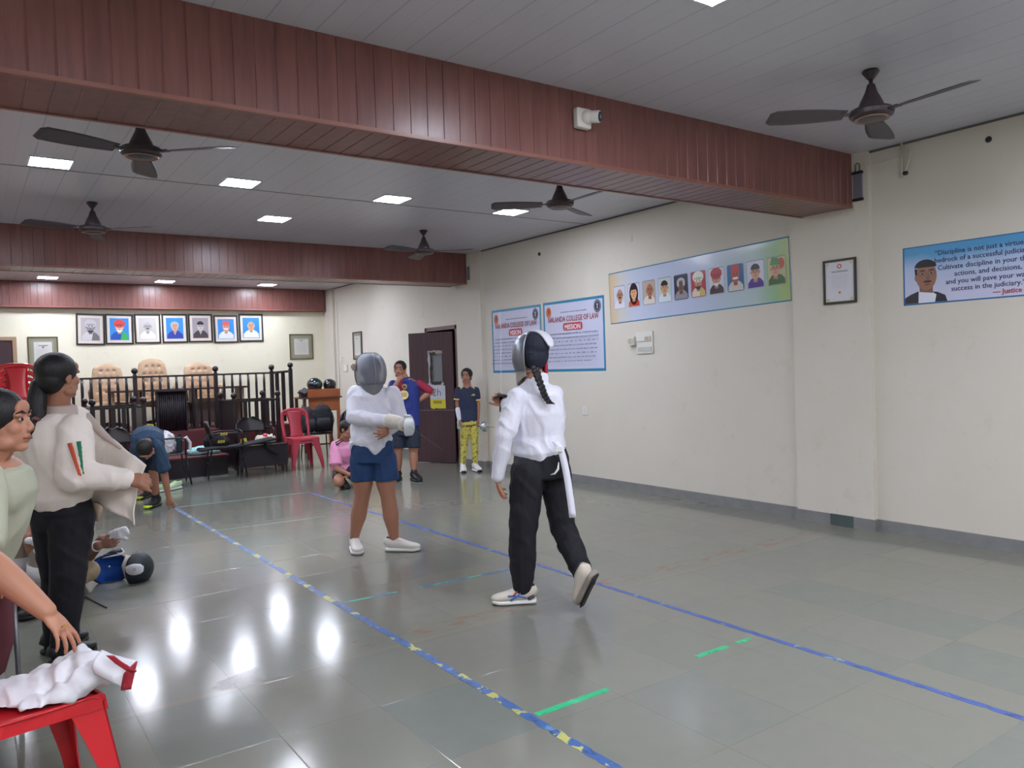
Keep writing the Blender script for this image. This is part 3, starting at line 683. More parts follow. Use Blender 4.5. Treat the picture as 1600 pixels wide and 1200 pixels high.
# vertical duct at the beam end and the grey emergency light
o = obj('vertical_duct', MB().b2((6.232, 3.735, 2.72), (6.246, 3.76, CH)), M_pipe); tag(o, 'white vertical duct closing the near beam end at the wall', 'duct')
t = thing('emergency_light', 'slim grey emergency light with hanging loop beside the near beam end', 'light', (WX-0.06, 3.70, 2.80))
obj('body', MB().b2((WX-0.075, 3.66, 2.81), (WX-0.055, 3.74, 3.03)), mat('grey_fixture', (120, 118, 130), 0.4), t, world=True, bevel=0.004)
for z_ in (3.02, 2.795): obj('end_cap', MB().b2((WX-0.078, 3.655, z_), (WX-0.054, 3.745, z_+0.022)), M_dk, t, world=True)
obj('hanging_loop', MB().tube([(WX-0.065, 3.72, 3.04), (WX-0.065, 3.72, 3.10), (WX-0.065, 3.70, 3.115), (WX-0.065, 3.68, 3.10), (WX-0.065, 3.68, 3.04)], 0.004), M_dk, t, world=True)
t = thing('emergency_light', 'small grey emergency light at the end of the second beam', 'light', (6.26, 9.93, 2.80))
obj('body', MB().b2((6.235, 9.88, 2.80), (6.245, 9.95, 3.0)), mat('grey_fixture', (120, 118, 130), 0.4), t, world=True, bevel=0.003)
# security camera on the near beam
c = on(906, 188, 1, 3.75); t = thing('security_camera', 'white security camera mounted on the wood clad near beam', 'camera', (c.x, 3.745, c.z))
obj('mounting_box', MB().box((c.x-0.005, 3.72, c.z), (0.115, 0.05, 0.125)), M_pvc, t, world=True, bevel=0.012)
d = V((0.45, -0.85, -0.12)).normalized(); R = d.to_track_quat('Z', 'Y').to_matrix()
c0 = V((c.x+0.012, 3.69, c.z+0.005))
obj('swivel', MB().ell(c0, 0.046), M_pvc, t, world=True, smooth=True)
obj('camera_barrel', MB().lathe([(0, 0), (0.037, 0), (0.038, 0.075), (0.034, 0.082), (0, 0.082)], c0, 24, R), M_pvc, t, world=True, auto=40)
obj('lens', MB().lathe([(0, 0), (0.031, 0), (0.030, 0.004), (0, 0.004)], c0+d*0.081, 24, R), mat('lens_glass', (28, 40, 50), 0.1), t, world=True)
obj('led_ring', MB().lathe([(0.012, 0), (0.013, 0.002), (0.010, 0.002)], c0+d*0.085, 16, R), mat('lens_ring', (96, 130, 140), 0.3), t, world=True)
# cable down the far corner and its boxes
a, b = on(533, 478, 0, WX), on(534, 600, 0, WX)
o = obj('corner_cable', MB().tube([(WX-0.012, 15.06, 2.9), (WX-0.012, 15.07, 2.2), (WX-0.012, 15.09, 1.7), (WX-0.012, 15.06, 1.3), (WX-0.012, 15.08, 1.0)], 0.006), M_pipe); tag(o, 'thin cable running down the far right corner of the wall', 'cable')
for px, py, w, h, lb in ((534, 562, 0.08, 0.08, 'small white junction box beside the corner cable'), (541, 575, 0.16, 0.13, 'white socket plate left of the masked fencer head')):
    c = rw(px, py); o = obj('wall_socket', MB().box((WX-0.012, c.y, c.z), (0.024, w, h)), M_pvc, bevel=0.003); tag(o, lb, 'socket')
# ---- floor marking tapes
def tape_mat(name, base, alt, thr, rgb3=None, sc=26, edge=0.0):
    t = newmat(name); g = t.n('ShaderNodeNewGeometry'); P = g.outputs['Position']
    n = t.noise(P, sc*0.2, 5, 0.7); n2 = t.noise(P, sc, 5, 0.7, (1, 0.5, 1))
    c = t.mix(t.math('GREATER_THAN', n2, 0.57), lin(base), lin(dark(base, 0.75)))
    c = t.mix(t.math('GREATER_THAN', n, thr), c, lin(alt))
    if rgb3: c = t.mix(t.math('GREATER_THAN', t.noise(P, sc*0.33, 4, 0.6), 0.62), c, lin(rgb3))
    t.l(c, t.b.inputs['Base Color']); t.b.inputs['Roughness'].default_value = 0.35
    return t.M
def tape(p0, p1, w, M, label, hole=0.0, seed=1, h=0.0012, rag=0.25):
    """worn tape: short ragged pieces, some of them torn away"""
    rr = random.Random(seed); p0, p1 = V(p0), V(p1); L = (p1-p0).length; d = (p1-p0)/L; s = V((-d.y, d.x, 0)); mb = MB(); x = 0
    n = int(L/0.025)
    ea = [(w/2)*(1-rag*max(0, noise.noise(V((i*0.5, seed, 0)))*2+rag*rr.random())) for i in range(n+1)]
    eb = [(w/2)*(1-rag*max(0, noise.noise(V((i*0.5, seed+9, 3)))*2+rag*rr.random())) for i in range(n+1)]
    for i in range(n):
        if hole and noise.noise(V((i*0.18, seed*3.3, 1)))*0.5+0.5 < hole: continue
        a, b = p0+d*(i*L/n), p0+d*((i+1)*L/n)
        q = [a-s*eb[i], b-s*eb[i+1], b+s*ea[i+1], a+s*ea[i]]
        mb.add([(v.x, v.y, 0.0002) for v in q]+[(v.x, v.y, h) for v in q], [(4, 5, 6, 7), (0, 1, 5, 4), (1, 2, 6, 5), (2, 3, 7, 6), (3, 0, 4, 7)])
    o = obj('floor_tape', mb, M); tag(o, label, 'tape', 'worn marking tapes of the piste'); return o
M_tb = tape_mat('blue_yellow_tape', (66, 100, 158), (184, 184, 104), 0.56, (96, 142, 186))
M_tb2 = tape_mat('blue_tape', (74, 98, 164), (140, 160, 150), 0.58, (104, 124, 176))
M_tg = tape_mat('green_tape', (48, 184, 124), (80, 196, 144), 0.6)
M_tgf = tape_mat('faded_green_tape', (104, 150, 132), (118, 136, 126), 0.5)
M_tgb = tape_mat('blue_green_tape', (76, 128, 176), (84, 178, 156), 0.5)
tape((1.915, 1.6, 0), (1.915, 9.45, 0), 0.05, M_tb, 'long blue and yellow worn tape, left side line of the piste', 0.0, 1, rag=0.42)
tape((3.465, 0.9, 0), (3.465, 9.35, 0), 0.045, M_tb2, 'long blue worn tape, right side line of the piste', 0.0, 2, rag=0.42)
tape((1.95, 2.67, 0), (2.36, 2.67, 0), 0.04, M_tg, 'bright green tape stroke joining the left side line', 0.12, 3)
tape((2.97, 2.68, 0), (3.38, 2.67, 0), 0.034, M_tg, 'broken green tape stroke joining the right side line', 0.3, 5)
tape((1.95, 4.75, 0), (3.42, 4.69, 0), 0.03, M_tgb, 'faint blue and green cross tape behind the black trousered fencer', 0.30, 8)
tape((1.93, 7.78, 0), (3.42, 7.66, 0), 0.03, M_tgf, 'pale green cross tape behind the blue shorts fencer', 0.1, 7)
tape((1.93, 9.5, 0), (3.48, 9.40, 0), 0.04, M_tgf, 'faded green end line tape by the bending boy', 0.15, 9)
M_debris = mat('paper_scrap', (226, 224, 220), 0.6)
c = floor_at(1180, 797); o = obj('paper_scrap', MB().box((c.x, c.y, 0.012), (0.03, 0.022, 0.022), 0.6), M_debris, bevel=0.004); tag(o, 'tiny white paper scrap on floor by the right skirting', 'litter')
# clear tape patch on the floor, creased
c = floor_at(370, 1062); rr = random.Random(3)
def patch(u, v): return (c.x-0.11+0.22*u+0.02*math.sin(9*v), c.y-0.10+0.2*v*(0.6+0.4*u), 0.0022+0.0016*abs(noise.noise(V((u*8, v*8, 0)))))
M_clear = newmat('clear_tape'); M_clear.b.inputs['Roughness'].default_value = 0.12; M_clear.b.inputs['Base Color'].default_value = lin((190, 186, 176)); M_clear.b.inputs['Alpha'].default_value = 0.3
_t = M_clear; g = _t.n('ShaderNodeNewGeometry'); bp = _t.n('ShaderNodeBump'); bp.inputs['Strength'].default_value = 0.8; bp.inputs['Distance'].default_value = 0.01; _t.l(_t.noise(g.outputs['Position'], 40, 4), bp.inputs['Height']); _t.l(bp.outputs[0], _t.b.inputs['Normal'])
o = obj('clear_tape_patch', MB().grid(patch, 14, 12), M_clear.M); tag(o, 'creased clear tape patch stuck over a floor joint', 'tape')
# ---- ceiling fans
M_fan = mat('fan_brown', (58, 48, 52), 0.35); M_fanblade = mat('fan_blade', (72, 64, 70), 0.45); M_brass = mat('fan_trim', (150, 120, 100), 0.3, 0.8)
def fan(x, y, rot, label, drop=0.23, proto=None):
    if proto: return dup(proto, (x, y, CH), rot, label)
    t = thing('ceiling_fan', label, 'fan', (x, y, CH), rot, 'brown three bladed ceiling fans')
    obj('canopy', MB().lathe([(0, 0), (0.045, 0), (0.05, -0.012), (0.022, -0.05), (0.018, -0.055), (0, -0.055)], (0, 0, 0)), M_fan, t, auto=40)
    obj('downrod', MB().cyl((0, 0, -0.05), (0, 0, -drop+0.1), 0.012), M_fan, t, smooth=True)
    obj('motor', MB().lathe([(0, -drop+0.15), (0.022, -drop+0.145), (0.035, -drop+0.10), (0.062, -drop+0.045), (0.072, -drop+0.02), (0.072, -drop), (0.118, -drop-0.004), (0.128, -drop-0.018), (0.124, -drop-0.042), (0.10, -drop-0.058), (0.05, -drop-0.068), (0, -drop-0.070)], (0, 0, 0), 32), M_fan, t, auto=35)
    obj('motor_ring', MB().lathe([(0.100, -drop-0.058), (0.104, -drop-0.061), (0.09, -drop-0.066), (0.088, -drop-0.062)], (0, 0, 0), 32), M_brass, t, smooth=True)
    for k in range(3):
        a = 2*math.pi*k/3; R = Matrix.Rotation(a, 3, 'Z'); z = -drop-0.03
        br = MB(); br.box(R @ V((0.145, 0, z)), (0.075, 0.05, 0.006), M=R)
        b0 = obj('blade_arm', br, M_fan, t)
        def bl(u, v):
            x_ = 0.16+0.46*u; wd = 0.052+0.030*math.sin(min(1, u*1.15)*math.pi*0.62); e = 1.0 if u < 0.93 else 1-0.35*(u-0.93)/0.07
            y_ = (v-0.5)*2*wd*e; return R @ V((x_, y_, z+y_*0.22-0.004*u))
        obj('blade', MB().grid(bl, 14, 6, 0.003), M_fanblade, t, smooth=True)
    return t
f0 = fan(4.52, 2.585, math.radians(264), 'brown ceiling fan nearest the camera at upper right')
fan(0.99, 5.45, math.radians(318), 'brown ceiling fan at left just behind the near beam', proto=f0)
fan(4.46, 5.5, math.radians(267), 'brown ceiling fan above the portrait banner behind near beam', proto=f0)
fan(1.08, 8.47, math.radians(318), 'brown ceiling fan at left in front of the second beam', proto=f0)
fan(4.71, 8.49, math.radians(315), 'brown ceiling fan in front of the second beam end', proto=f0)
# ================================================================ dais, docks, chairs and desk at the far end
M_maroon = mat('dais_maroon', (92, 40, 44), 0.4, var=0.15, vscale=3); M_black = mat('black_enamel', (34, 28, 32), 0.3, spec=0.5, var=0.15)
M_blackfab = mat('black_cloth', (24, 24, 30), 0.85, var=0.2); M_steelblack = mat('black_tube', (40, 38, 42), 0.3, 0.3)
M_dkpanel = mat('dark_riser', (36, 28, 36), 0.5)
SZ, DZ0, SY, RY = 0.30, 0.60, 12.1, 13.45
t = thing('dais', 'maroon and black two level dais along the far wall', 'stage', (2, 13.5, 0))
obj('lower_step', MB().b2((LX+0.02, SY+0.02, 0), (3.22, RY, SZ-0.03)), M_dkpanel, t, world=True)
obj('step_top', MB().b2((LX+0.02, SY, SZ-0.03), (3.24, RY, SZ)), M_maroon, t, world=True, bevel=0.004)
obj('upper_platform', MB().b2((LX+0.02, RY, 0), (4.74, FY-0.005, DZ0)), M_maroon, t, world=True)
def ball(mb, x, y, z, r=0.05): mb.ell((x, y, z), r, n=14, m=10)
def post(t, x, y, z0, z1, w=0.06, r=0.05):
    obj('post', MB().box((x, y, (z0+z1)/2), (w, w, z1-z0)), M_black, t, world=True, bevel=0.006)
    m = MB(); m.lathe([(0, 0), (0.03, 0), (0.022, 0.015), (0.022, 0.022), (0, 0.022)], (x, y, z1), 14); ball(m, x, y, z1+0.022+r*0.9, r)
    obj('finial', m, M_black, t, world=True, smooth=True)
# railing on the dais edge
t = thing('dais_railing', 'tall black railing with ball topped posts along the dais edge', 'railing', (3.0, RY+0.1, DZ0))
yr = RY+0.15; px_ = [0.99, 2.23, 3.47, 4.42]
for x in px_: post(t, x, yr, DZ0, 1.535)
post(t, 4.68, yr-0.22, DZ0-0.0, 1.565)
obj('top_rail', MB().b2((px_[0], yr-0.02, 1.49), (4.42, yr+0.02, 1.52)), M_black, t, world=True)
obj('top_rail', MB().loft([((4.42, yr, 1.505), 0.02, 0.015), ((4.68, yr-0.22, 1.525), 0.02, 0.015)], (0, 0, 1), 4), M_black, t, world=True)
obj('bottom_rail', MB().b2((px_[0], yr-0.015, 0.625), (4.42, yr+0.015, 0.645)), M_black, t, world=True)
for a, b in zip(px_[:-1], px_[1:]):
    n = int(round((b-a)/0.128)); 
    for k in range(1, n):
        x = a+(b-a)*k/n
        obj('baluster', MB().loft([((x, yr, 0.64), 0.018, 0.018), ((x, yr, 0.8), 0.021, 0.021), ((x, yr, 1.35), 0.022, 0.022), ((x, yr, 1.49), 0.018, 0.018)], (1, 0, 0), 8), M_black, t, world=True, smooth=True)
for k in (0.28, 0.6): x, y = 4.42+0.26*k, yr-0.22*k; obj('baluster', MB().box((x, y, 1.08), (0.06, 0.03, 0.86)), M_black, t, world=True)
# fluted dark podium panel in front of the railing
a, b = on(248, 670, 1, RY+0.05), on(289, 608, 1, RY+0.05)
t = thing('podium_panel', 'dark fluted podium panel standing in front of the dais railing', 'podium', ((a.x+b.x)/2, RY+0.05, DZ0))
m = MB(); n = 14; wv = (b.x-a.x)/n
for k in range(n): m.cyl((a.x+wv*(k+0.5), RY+0.065, DZ0+0.01), (a.x+wv*(k+0.5), RY+0.065, b.z-0.03), wv*0.52, n=8)
obj('fluted_front', m, M_dkpanel, t, world=True, smooth=True)
obj('side_board', MB().b2((a.x-0.02, RY+0.02, DZ0), (a.x, RY+0.12, b.z-0.03)).b2((b.x, RY+0.02, DZ0), (b.x+0.02, RY+0.12, b.z-0.03)), M_dkpanel, t, world=True)
obj('top_board', MB().b2((a.x-0.03, RY+0.0, b.z-0.03), (b.x+0.03, RY+0.13, b.z)), M_black, t, world=True)
# the two docks
def dock(x0, x1, y0, y1, z0, label, solid, nb):
    t = thing('witness_box', label, 'witness box', ((x0+x1)/2, (y0+y1)/2, z0)); H = 1.09
    for x in (x0, x1):
        for y in (y0, y1): post(t, x, y, z0, H+0.015, 0.06, 0.047)
    for za in (H-0.03, z0+0.08):
        for y in (y0, y1): obj('rail', MB().b2((x0, y-0.018, za), (x1, y+0.018, za+0.03)), M_black, t, world=True)
        for x in (x0, x1): obj('rail', MB().b2((x-0.018, y0, za), (x+0.018, y1, za+0.03)), M_black, t, world=True)
    for x, s in ((x0, 'l'), (x1, 'r')):
        if s == solid: obj('side_panel', MB().b2((x-0.01, y0+0.03, z0+0.02), (x+0.01, y1-0.03, H-0.02)), M_black, t, world=True)
    for k in range(1, nb+1):
        x = x0+(x1-x0)*k/(nb+1); obj('slat', MB().box((x, y0, (z0+H)/2+0.03), (0.055, 0.02, H-z0-0.1)), M_black, t, world=True)
    if solid == 'l':
        for k in (1, 2): y = y0+(y1-y0)*k/3; obj('slat', MB().box((x1, y, (z0+H)/2+0.03), (0.02, 0.05, H-z0-0.1)), M_black, t, world=True)
dock(1.46, 2.12, 12.32, 13.15, SZ, 'low black railed witness box standing on the step at left', 'r', 4)
dock(3.43, 4.12, 12.42, 13.2, 0.0, 'low black railed witness box at right with one solid side', 'l', 3)
# judges' table and its board
zt = on(300, 606, 1, 14.2).z
M_tabletop = mat('table_grey_brown', (62, 50, 50), 0.35); M_tan = mat('tan_laminate', (158, 132, 110), 0.45)
t = thing('judges_table', 'long dark table on the dais behind the railing', 'table', (3.0, 14.45, DZ0))
obj('table_top', MB().b2((1.95, 14.15, zt-0.035), (4.18, 14.75, zt)), M_tabletop, t, world=True, bevel=0.004)
for x in (2.0, 2.42, 3.3, 4.1): obj('leg_board', MB().b2((x-0.02, 14.25, DZ0), (x+0.02, 14.7, zt-0.035)), M_tan if x > 4 or x < 2.1 else M_tabletop, t, world=True)
obj('front_board', MB().b2((2.75, 14.68, DZ0+0.05), (4.1, 14.7, DZ0+0.42)), mat('table_board', (128, 112, 104), 0.5), t, world=True)
# steel water bottle bits on the dais edge
# tan tufted office chairs
M_tanl = mat('tan_leather', (184, 154, 124), 0.42, sss=0.0, bump=0.08, bscale=60); M_tand = mat('tan_leather_dark', (168, 136, 104), 0.5)
def office_chair(x, y, top, w, label, lean=0.0):
    t = thing('office_chair', label, 'office chair', (x, y, DZ0), 0, 'tan tufted office chairs on the dais')
    H = top-DZ0; s0 = 0.47
    btn = [(u, v) for v, us in ((0.80, (-0.45, 0, 0.45)), (0.62, (-0.6, -0.2, 0.2, 0.6)), (0.45, (-0.5, 0, 0.5)), (0.28, (-0.6, -0.2, 0.2, 0.6)), (0.12, (-0.5, 0, 0.5))) for u in us]
    def back(side):
        def f(u, v):
            uu = u*2-1; wd = w/2*(1-0.22*v**2)*(1 if v < 0.86 else math.sqrt(max(0.0, 1-((v-0.86)/0.14)**2*0.62)))
            z = s0+0.02+(H-s0-0.02)*v*(1-0.03*uu*uu*(v > 0.8)); yy = 0.18+0.10*v+lean*uu
            if side == 0:
                d = 0.055*(1-abs(uu)**3.2)*(1-abs(2*v-1)**6*0.7)
                for bu, bv in btn: d -= 0.028*math.exp(-(((uu-bu)/0.11)**2+((v-bv)/0.038)**2))
                return (uu*wd, yy-0.03-d, z)
            return (uu*wd, yy+0.03, z)
        return f
    m = MB(); nu, nv = 40, 44; F = back(0); B = back(1)
    A = [[F(i/nu, j/nv) for j in range(nv+1)] for i in range(nu+1)]; Bk = [[B(i/nu, j/nv) for j in range(nv+1)] for i in range(nu+1)]; W = nv+1
    vs = [p for r in A for p in r]+[p for r in Bk for p in r]; O = (nu+1)*W; fs = []
    for i in range(nu):
        for j in range(nv): fs.append((i*W+j, (i+1)*W+j, (i+1)*W+j+1, i*W+j+1)); fs.append((O+i*W+j+1, O+(i+1)*W+j+1, O+(i+1)*W+j, O+i*W+j))
        fs.append((i*W, O+i*W, O+(i+1)*W, (i+1)*W)); fs.append((i*W+nv, (i+1)*W+nv, O+(i+1)*W+nv, O+i*W+nv))
    for j in range(nv): fs.append((j, j+1, O+j+1, O+j)); fs.append((nu*W+j+1, nu*W+j, O+nu*W+j, O+nu*W+j+1))
    obj('backrest', m.add(vs, fs), M_tanl, t, auto=50)
    obj('seat', MB().loft([((0, 0.22, s0-0.06), w*0.46, 0.05), ((0, 0.1, s0-0.03), w*0.5, 0.065), ((0, -0.2, s0-0.03), w*0.52, 0.07), ((0, -0.28, s0-0.05), w*0.48, 0.045)], (1, 0, 0), 20, sq=0.6), M_tanl, t, smooth=True)
    for s in (-1, 1):
        obj('armrest', MB().tube([(s*(w/2+0.02), 0.14, s0+0.0), (s*(w/2+0.04), 0.12, s0+0.2), (s*(w/2+0.04), 0.0, s0+0.235), (s*(w/2+0.04), -0.16, s0+0.22), (s*(w/2+0.02), -0.18, s0-0.02)], [0.018, 0.022, 0.026, 0.024, 0.018]), M_tand, t, smooth=True)
    obj('gas_lift', MB().cyl((0, 0, 0.10), (0, 0, s0-0.08), 0.03, 0.025), M_steelblack, t, smooth=True)
    b = MB()
    for k in range(5): a = 2*math.pi*k/5+0.3; b.loft([((0, 0, 0.12), 0.03, 0.02), ((0.28*math.cos(a), 0.28*math.sin(a), 0.075), 0.018, 0.014)], (0, 0, 1), 8)
    obj('star_base', b, M_steelblack, t)
    for k in range(5): a = 2*math.pi*k/5+0.3; obj('castor', MB().ell((0.28*math.cos(a), 0.28*math.sin(a), 0.032), 0.031, n=10, m=8), M_steelblack, t, smooth=True)
for pa, pb, py, lb, ln in ((143, 196, 568, 'tan tufted office chair, left of three behind the railing', 0.0), (215, 266, 560, 'tallest tan tufted office chair in the middle behind the railing', 0.03), (288, 338, 566, 'tan tufted office chair, right of three behind the railing', 0.0)):
    A, B, T = on(pa, 600, 1, 15.1), on(pb, 600, 1, 15.1), on((pa+pb)/2, py, 1, 15.1)
    office_chair((A.x+B.x)/2, 14.98, T.z, (B.x-A.x)*1.0, lb, ln)
# ---- black chairs with arms
def black_chair(x, y, rz, label, proto=[]):
    if proto: return dup(proto[0], (x, y, 0), rz, label)
    t = thing('arm_chair', label, 'chair', (x, y, 0), rz, 'black metal framed arm chairs before the dais')    # faces -y
    obj('seat', MB().loft([((0, 0.2, 0.43), 0.2, 0.014), ((0, 0.05, 0.425), 0.215, 0.016), ((0, -0.18, 0.435), 0.22, 0.016), ((0, -0.23, 0.425), 0.2, 0.01)], (1, 0, 0), 16, sq=0.6), M_black, t, smooth=True)
    def bk(u, v):
        uu = 2*u-1; wd = 0.235*math.sqrt(max(0.02, 1-(v**2.6)*0.93)); return (uu*wd, 0.235+0.05*v-0.035*uu*uu, 0.60+0.215*v)
    obj('backrest', MB().grid(bk, 18, 10, 0.02), M_black, t, smooth=True)
    for s in (-1, 1):
        obj('leg', MB().tube([(s*0.21, -0.19, 0.425), (s*0.23, -0.25, 0.0)], 0.011), M_steelblack, t, smooth=True)
        obj('leg', MB().tube([(s*0.2, 0.27, 0.66), (s*0.205, 0.22, 0.44), (s*0.23, 0.29, 0.0)], 0.011), M_steelblack, t, smooth=True)
        obj('armrest', MB().tube([(s*0.21, 0.24, 0.63), (s*0.245, 0.12, 0.655), (s*0.25, -0.1, 0.655), (s*0.245, -0.19, 0.635), (s*0.225, -0.2, 0.56), (s*0.212, -0.19, 0.42)], 0.012), M_steelblack, t, smooth=True)
    obj('cross_bar', MB().cyl((-0.215, 0.25, 0.2), (0.215, 0.25, 0.2), 0.008).cyl((-0.215, -0.21, 0.25), (0.215, -0.21, 0.25), 0.008), M_steelblack, t, smooth=True)
    proto.append(t); return t
black_chair(3.64, 12.12, 0.0, 'black arm chair facing the camera with beige cloth on its seat')
black_chair(3.12, 11.78, math.radians(82), 'black arm chair seen side on with black jackets over it')
black_chair(2.28, 11.56, math.radians(86), 'black arm chair piled with clothes and a bottle beside the bending boy')
black_chair(1.70, 11.62, math.radians(12), 'black arm chair with round back between the jacket wearer and bending boy')
black_chair(5.02, 13.1, math.radians(-8), 'black arm chair under the wooden desk holding the dark backpacks')
black_chair(5.48, 12.55, math.radians(-20), 'black arm chair behind the crouching boy holding a backpack')
# bench
t = thing('bench', 'low black bench with deep front board before the right witness box', 'bench', (3.64, 11.78, 0))
obj('bench_top', MB().b2((3.26, 11.66, 0.40), (4.0, 11.86, 0.43)), M_black, t, world=True, bevel=0.004)
obj('front_board', MB().b2((3.27, 11.665, 0.11), (3.99, 11.68, 0.40)), M_dkpanel, t, world=True)
for x in (3.29, 3.97):
    for y in (11.69, 11.84): obj('leg', MB().box((x, y, 0.2), (0.025, 0.025, 0.4)), M_black, t, world=True)
# ---- cloth heaps and bags
def heap(name, c, sx, sy, h, M, label, cat, seed=1, lumps=7, group=None, v=0.012, parent=None, disp=0.012):
    rr = random.Random(seed); m = MB()
    for k in range(lumps):
        a = rr.random()*6.28; q = rr.random()**0.5*0.6
        m.ell((c[0]+sx*q*math.cos(a), c[1]+sy*q*math.sin(a), c[2]+h*0.35), (sx*(0.35+0.3*rr.random()), sy*(0.35+0.3*rr.random()), h*(0.4+0.3*rr.random())), Matrix.Rotation(rr.random()*3, 3, 'Z'), 12, 8)
    m.v = [V((p.x, p.y, max(p.z, c[2]+0.001))) for p in m.v]
    o = bake(name, m, M, parent, v, 3, disp, 0.06, world=False)
    if parent is None: tag(o, label, cat, group)
    return o
M_cream = mat('cream_cloth', (214, 204, 184), 0.85, var=0.08); M_teal = mat('teal_cloth', (150, 196, 196), 0.85, var=0.1); M_whitec = mat('white_cloth', (222, 222, 228), 0.8, var=0.05)
M_pinkr = mat('pink_red_cloth', (226, 70, 96), 0.8); M_yel = mat('yellow_print', (206, 190, 50), 0.6)
heap('folded_cloth', (3.76, 11.98, 0.442), 0.19, 0.13, 0.12, M_cream, 'beige cloth bundle on the black chair seat facing camera', 'cloth', 3)
heap('red_cloth', (3.72, 11.90, 0.50), 0.06, 0.05, 0.09, M_pinkr, 'small bright pink red cloth tucked in the beige bundle', 'cloth', 4, 4)
heap('teal_towel', (2.93, 12.42, SZ), 0.27, 0.16, 0.12, M_teal, 'pale teal towel lying on the maroon dais step', 'towel', 5, 8)
# black jackets draped from the side-on chair to the bench
def drape(name, P0, P1, w0, w1, z0, z1, sag, M, label, seed, cat='jacket'):
    m = MB(); P0, P1 = V(P0), V(P1); d = (P1-P0); s = V((-d.y, d.x, 0)).normalized()
    def f(u, v):
        p = P0.lerp(P1, u); wv = w0+(w1-w0)*u; z = z0+(z1-z0)*u-sag*math.sin(math.pi*u)+0.02*noise.noise(V((u*5, v*4, seed)))+0.03*math.sin(v*math.pi)
        return (p.x+s.x*wv*(v-0.5), p.y+s.y*wv*(v-0.5), z)
    o = obj(name, m.grid(f, 24, 12, 0.02), M, None, smooth=True); tag(o, label, cat); return o
drape('black_jacket', (2.65, 11.5, 0), (3.75, 11.66, 0), 0.10, 0.30, 0.45, 0.52, 0.03, M_blackfab, 'black jacket stretched from the side on chair to the bench, yellow logo', 2)
o = bpy.data.objects[-1]
def logo(parent, c, ax, ay, s, name='logo'):
    p = Pic(c, ax, ay); p.poly([(-s, -s*0.6), (s, -s*0.5), (s*0.7, s*0.9), (-s*0.8, s*0.8)], (206, 190, 60)); p.poly([(-s*0.3, -s*0.3), (s*0.3, -s*0.2), (0, s*0.5)], (60, 52, 40)); return p
c = on(381, 690, 1, 11.62); p = logo(None, c, (1, 0, 0.1), (0, 0.1, 1), 0.055); jk = [x for x in bpy.data.objects if x.name.startswith('black_jacket')][0]; p.make('logo', jk)
heap('black_bag', (2.98, 11.72, 0.445), 0.2, 0.16, 0.22, M_blackfab, 'black bag with yellow print on the side on chair seat', 'bag', 6, 7)
bg_ = [x for x in bpy.data.objects if x.name.startswith('black_bag')][0]
for px, py in ((346, 690), (350, 678)):
    c = on(px, py, 1, 11.50); p = Pic(c, (1, 0, 0), (0, 0, 1))
    for k in range(3): p.rect(-0.05+k*0.035, -0.02, -0.022+k*0.035, 0.02, (180, 168, 56))
    p.make('yellow_print', bg_)
o = obj('folded_umbrella', MB().tube([(3.62, 11.60, 0.46), (3.70, 11.57, 0.36), (3.80, 11.55, 0.28)], [0.02, 0.03, 0.022]), M_blackfab, smooth=True); tag(o, 'folded black umbrella hanging over the front of the bench', 'umbrella')
heap('clothes_pile', (2.20, 11.55, 0.445), 0.17, 0.17, 0.30, M_whitec, 'white and blue clothes pile on the chair by the bending boy', 'clothes', 8, 9, disp=0.03)
heap('black_cap_bag', (2.12, 11.62, 0.66), 0.26, 0.17, 0.12, M_blackfab, 'black jacket on top of the white clothes pile, yellow tag', 'jacket', 9, 6)
p = Pic(on(235, 667, 1, 11.45), (1, 0, -0.2), (0.1, 0, 1)); p.rect(-0.04, -0.03, 0.04, 0.04, (210, 196, 80)); p.make('tag', [x for x in bpy.data.objects if x.name.startswith('black_cap_bag')][0])
c = on(277, 705, 1, 11.4); t = thing('water_bottle', 'dark teal steel bottle standing on the clothes chair', 'bottle', (2.40, 11.45, 0.442))
obj('body', MB().lathe([(0, 0), (0.035, 0), (0.037, 0.01), (0.037, 0.20), (0.03, 0.225), (0, 0.225)], (0, 0, 0), 20), mat('bottle_teal', (36, 66, 78), 0.25, 0.4), t, auto=40)
obj('cap', MB().lathe([(0, 0.225), (0.026, 0.225), (0.026, 0.26), (0, 0.262)], (0, 0, 0), 16), M_black, t, auto=40)
o = bake('white_strap', MB().tube([(2.42, 11.35, 0.62), (2.47, 11.33, 0.66), (2.52, 11.34, 0.58), (2.52, 11.36, 0.48)], 0.022), M_whitec, None, 0.008, 2, world=False); tag(o, 'white strap hanging over the arm of the clothes chair', 'strap')
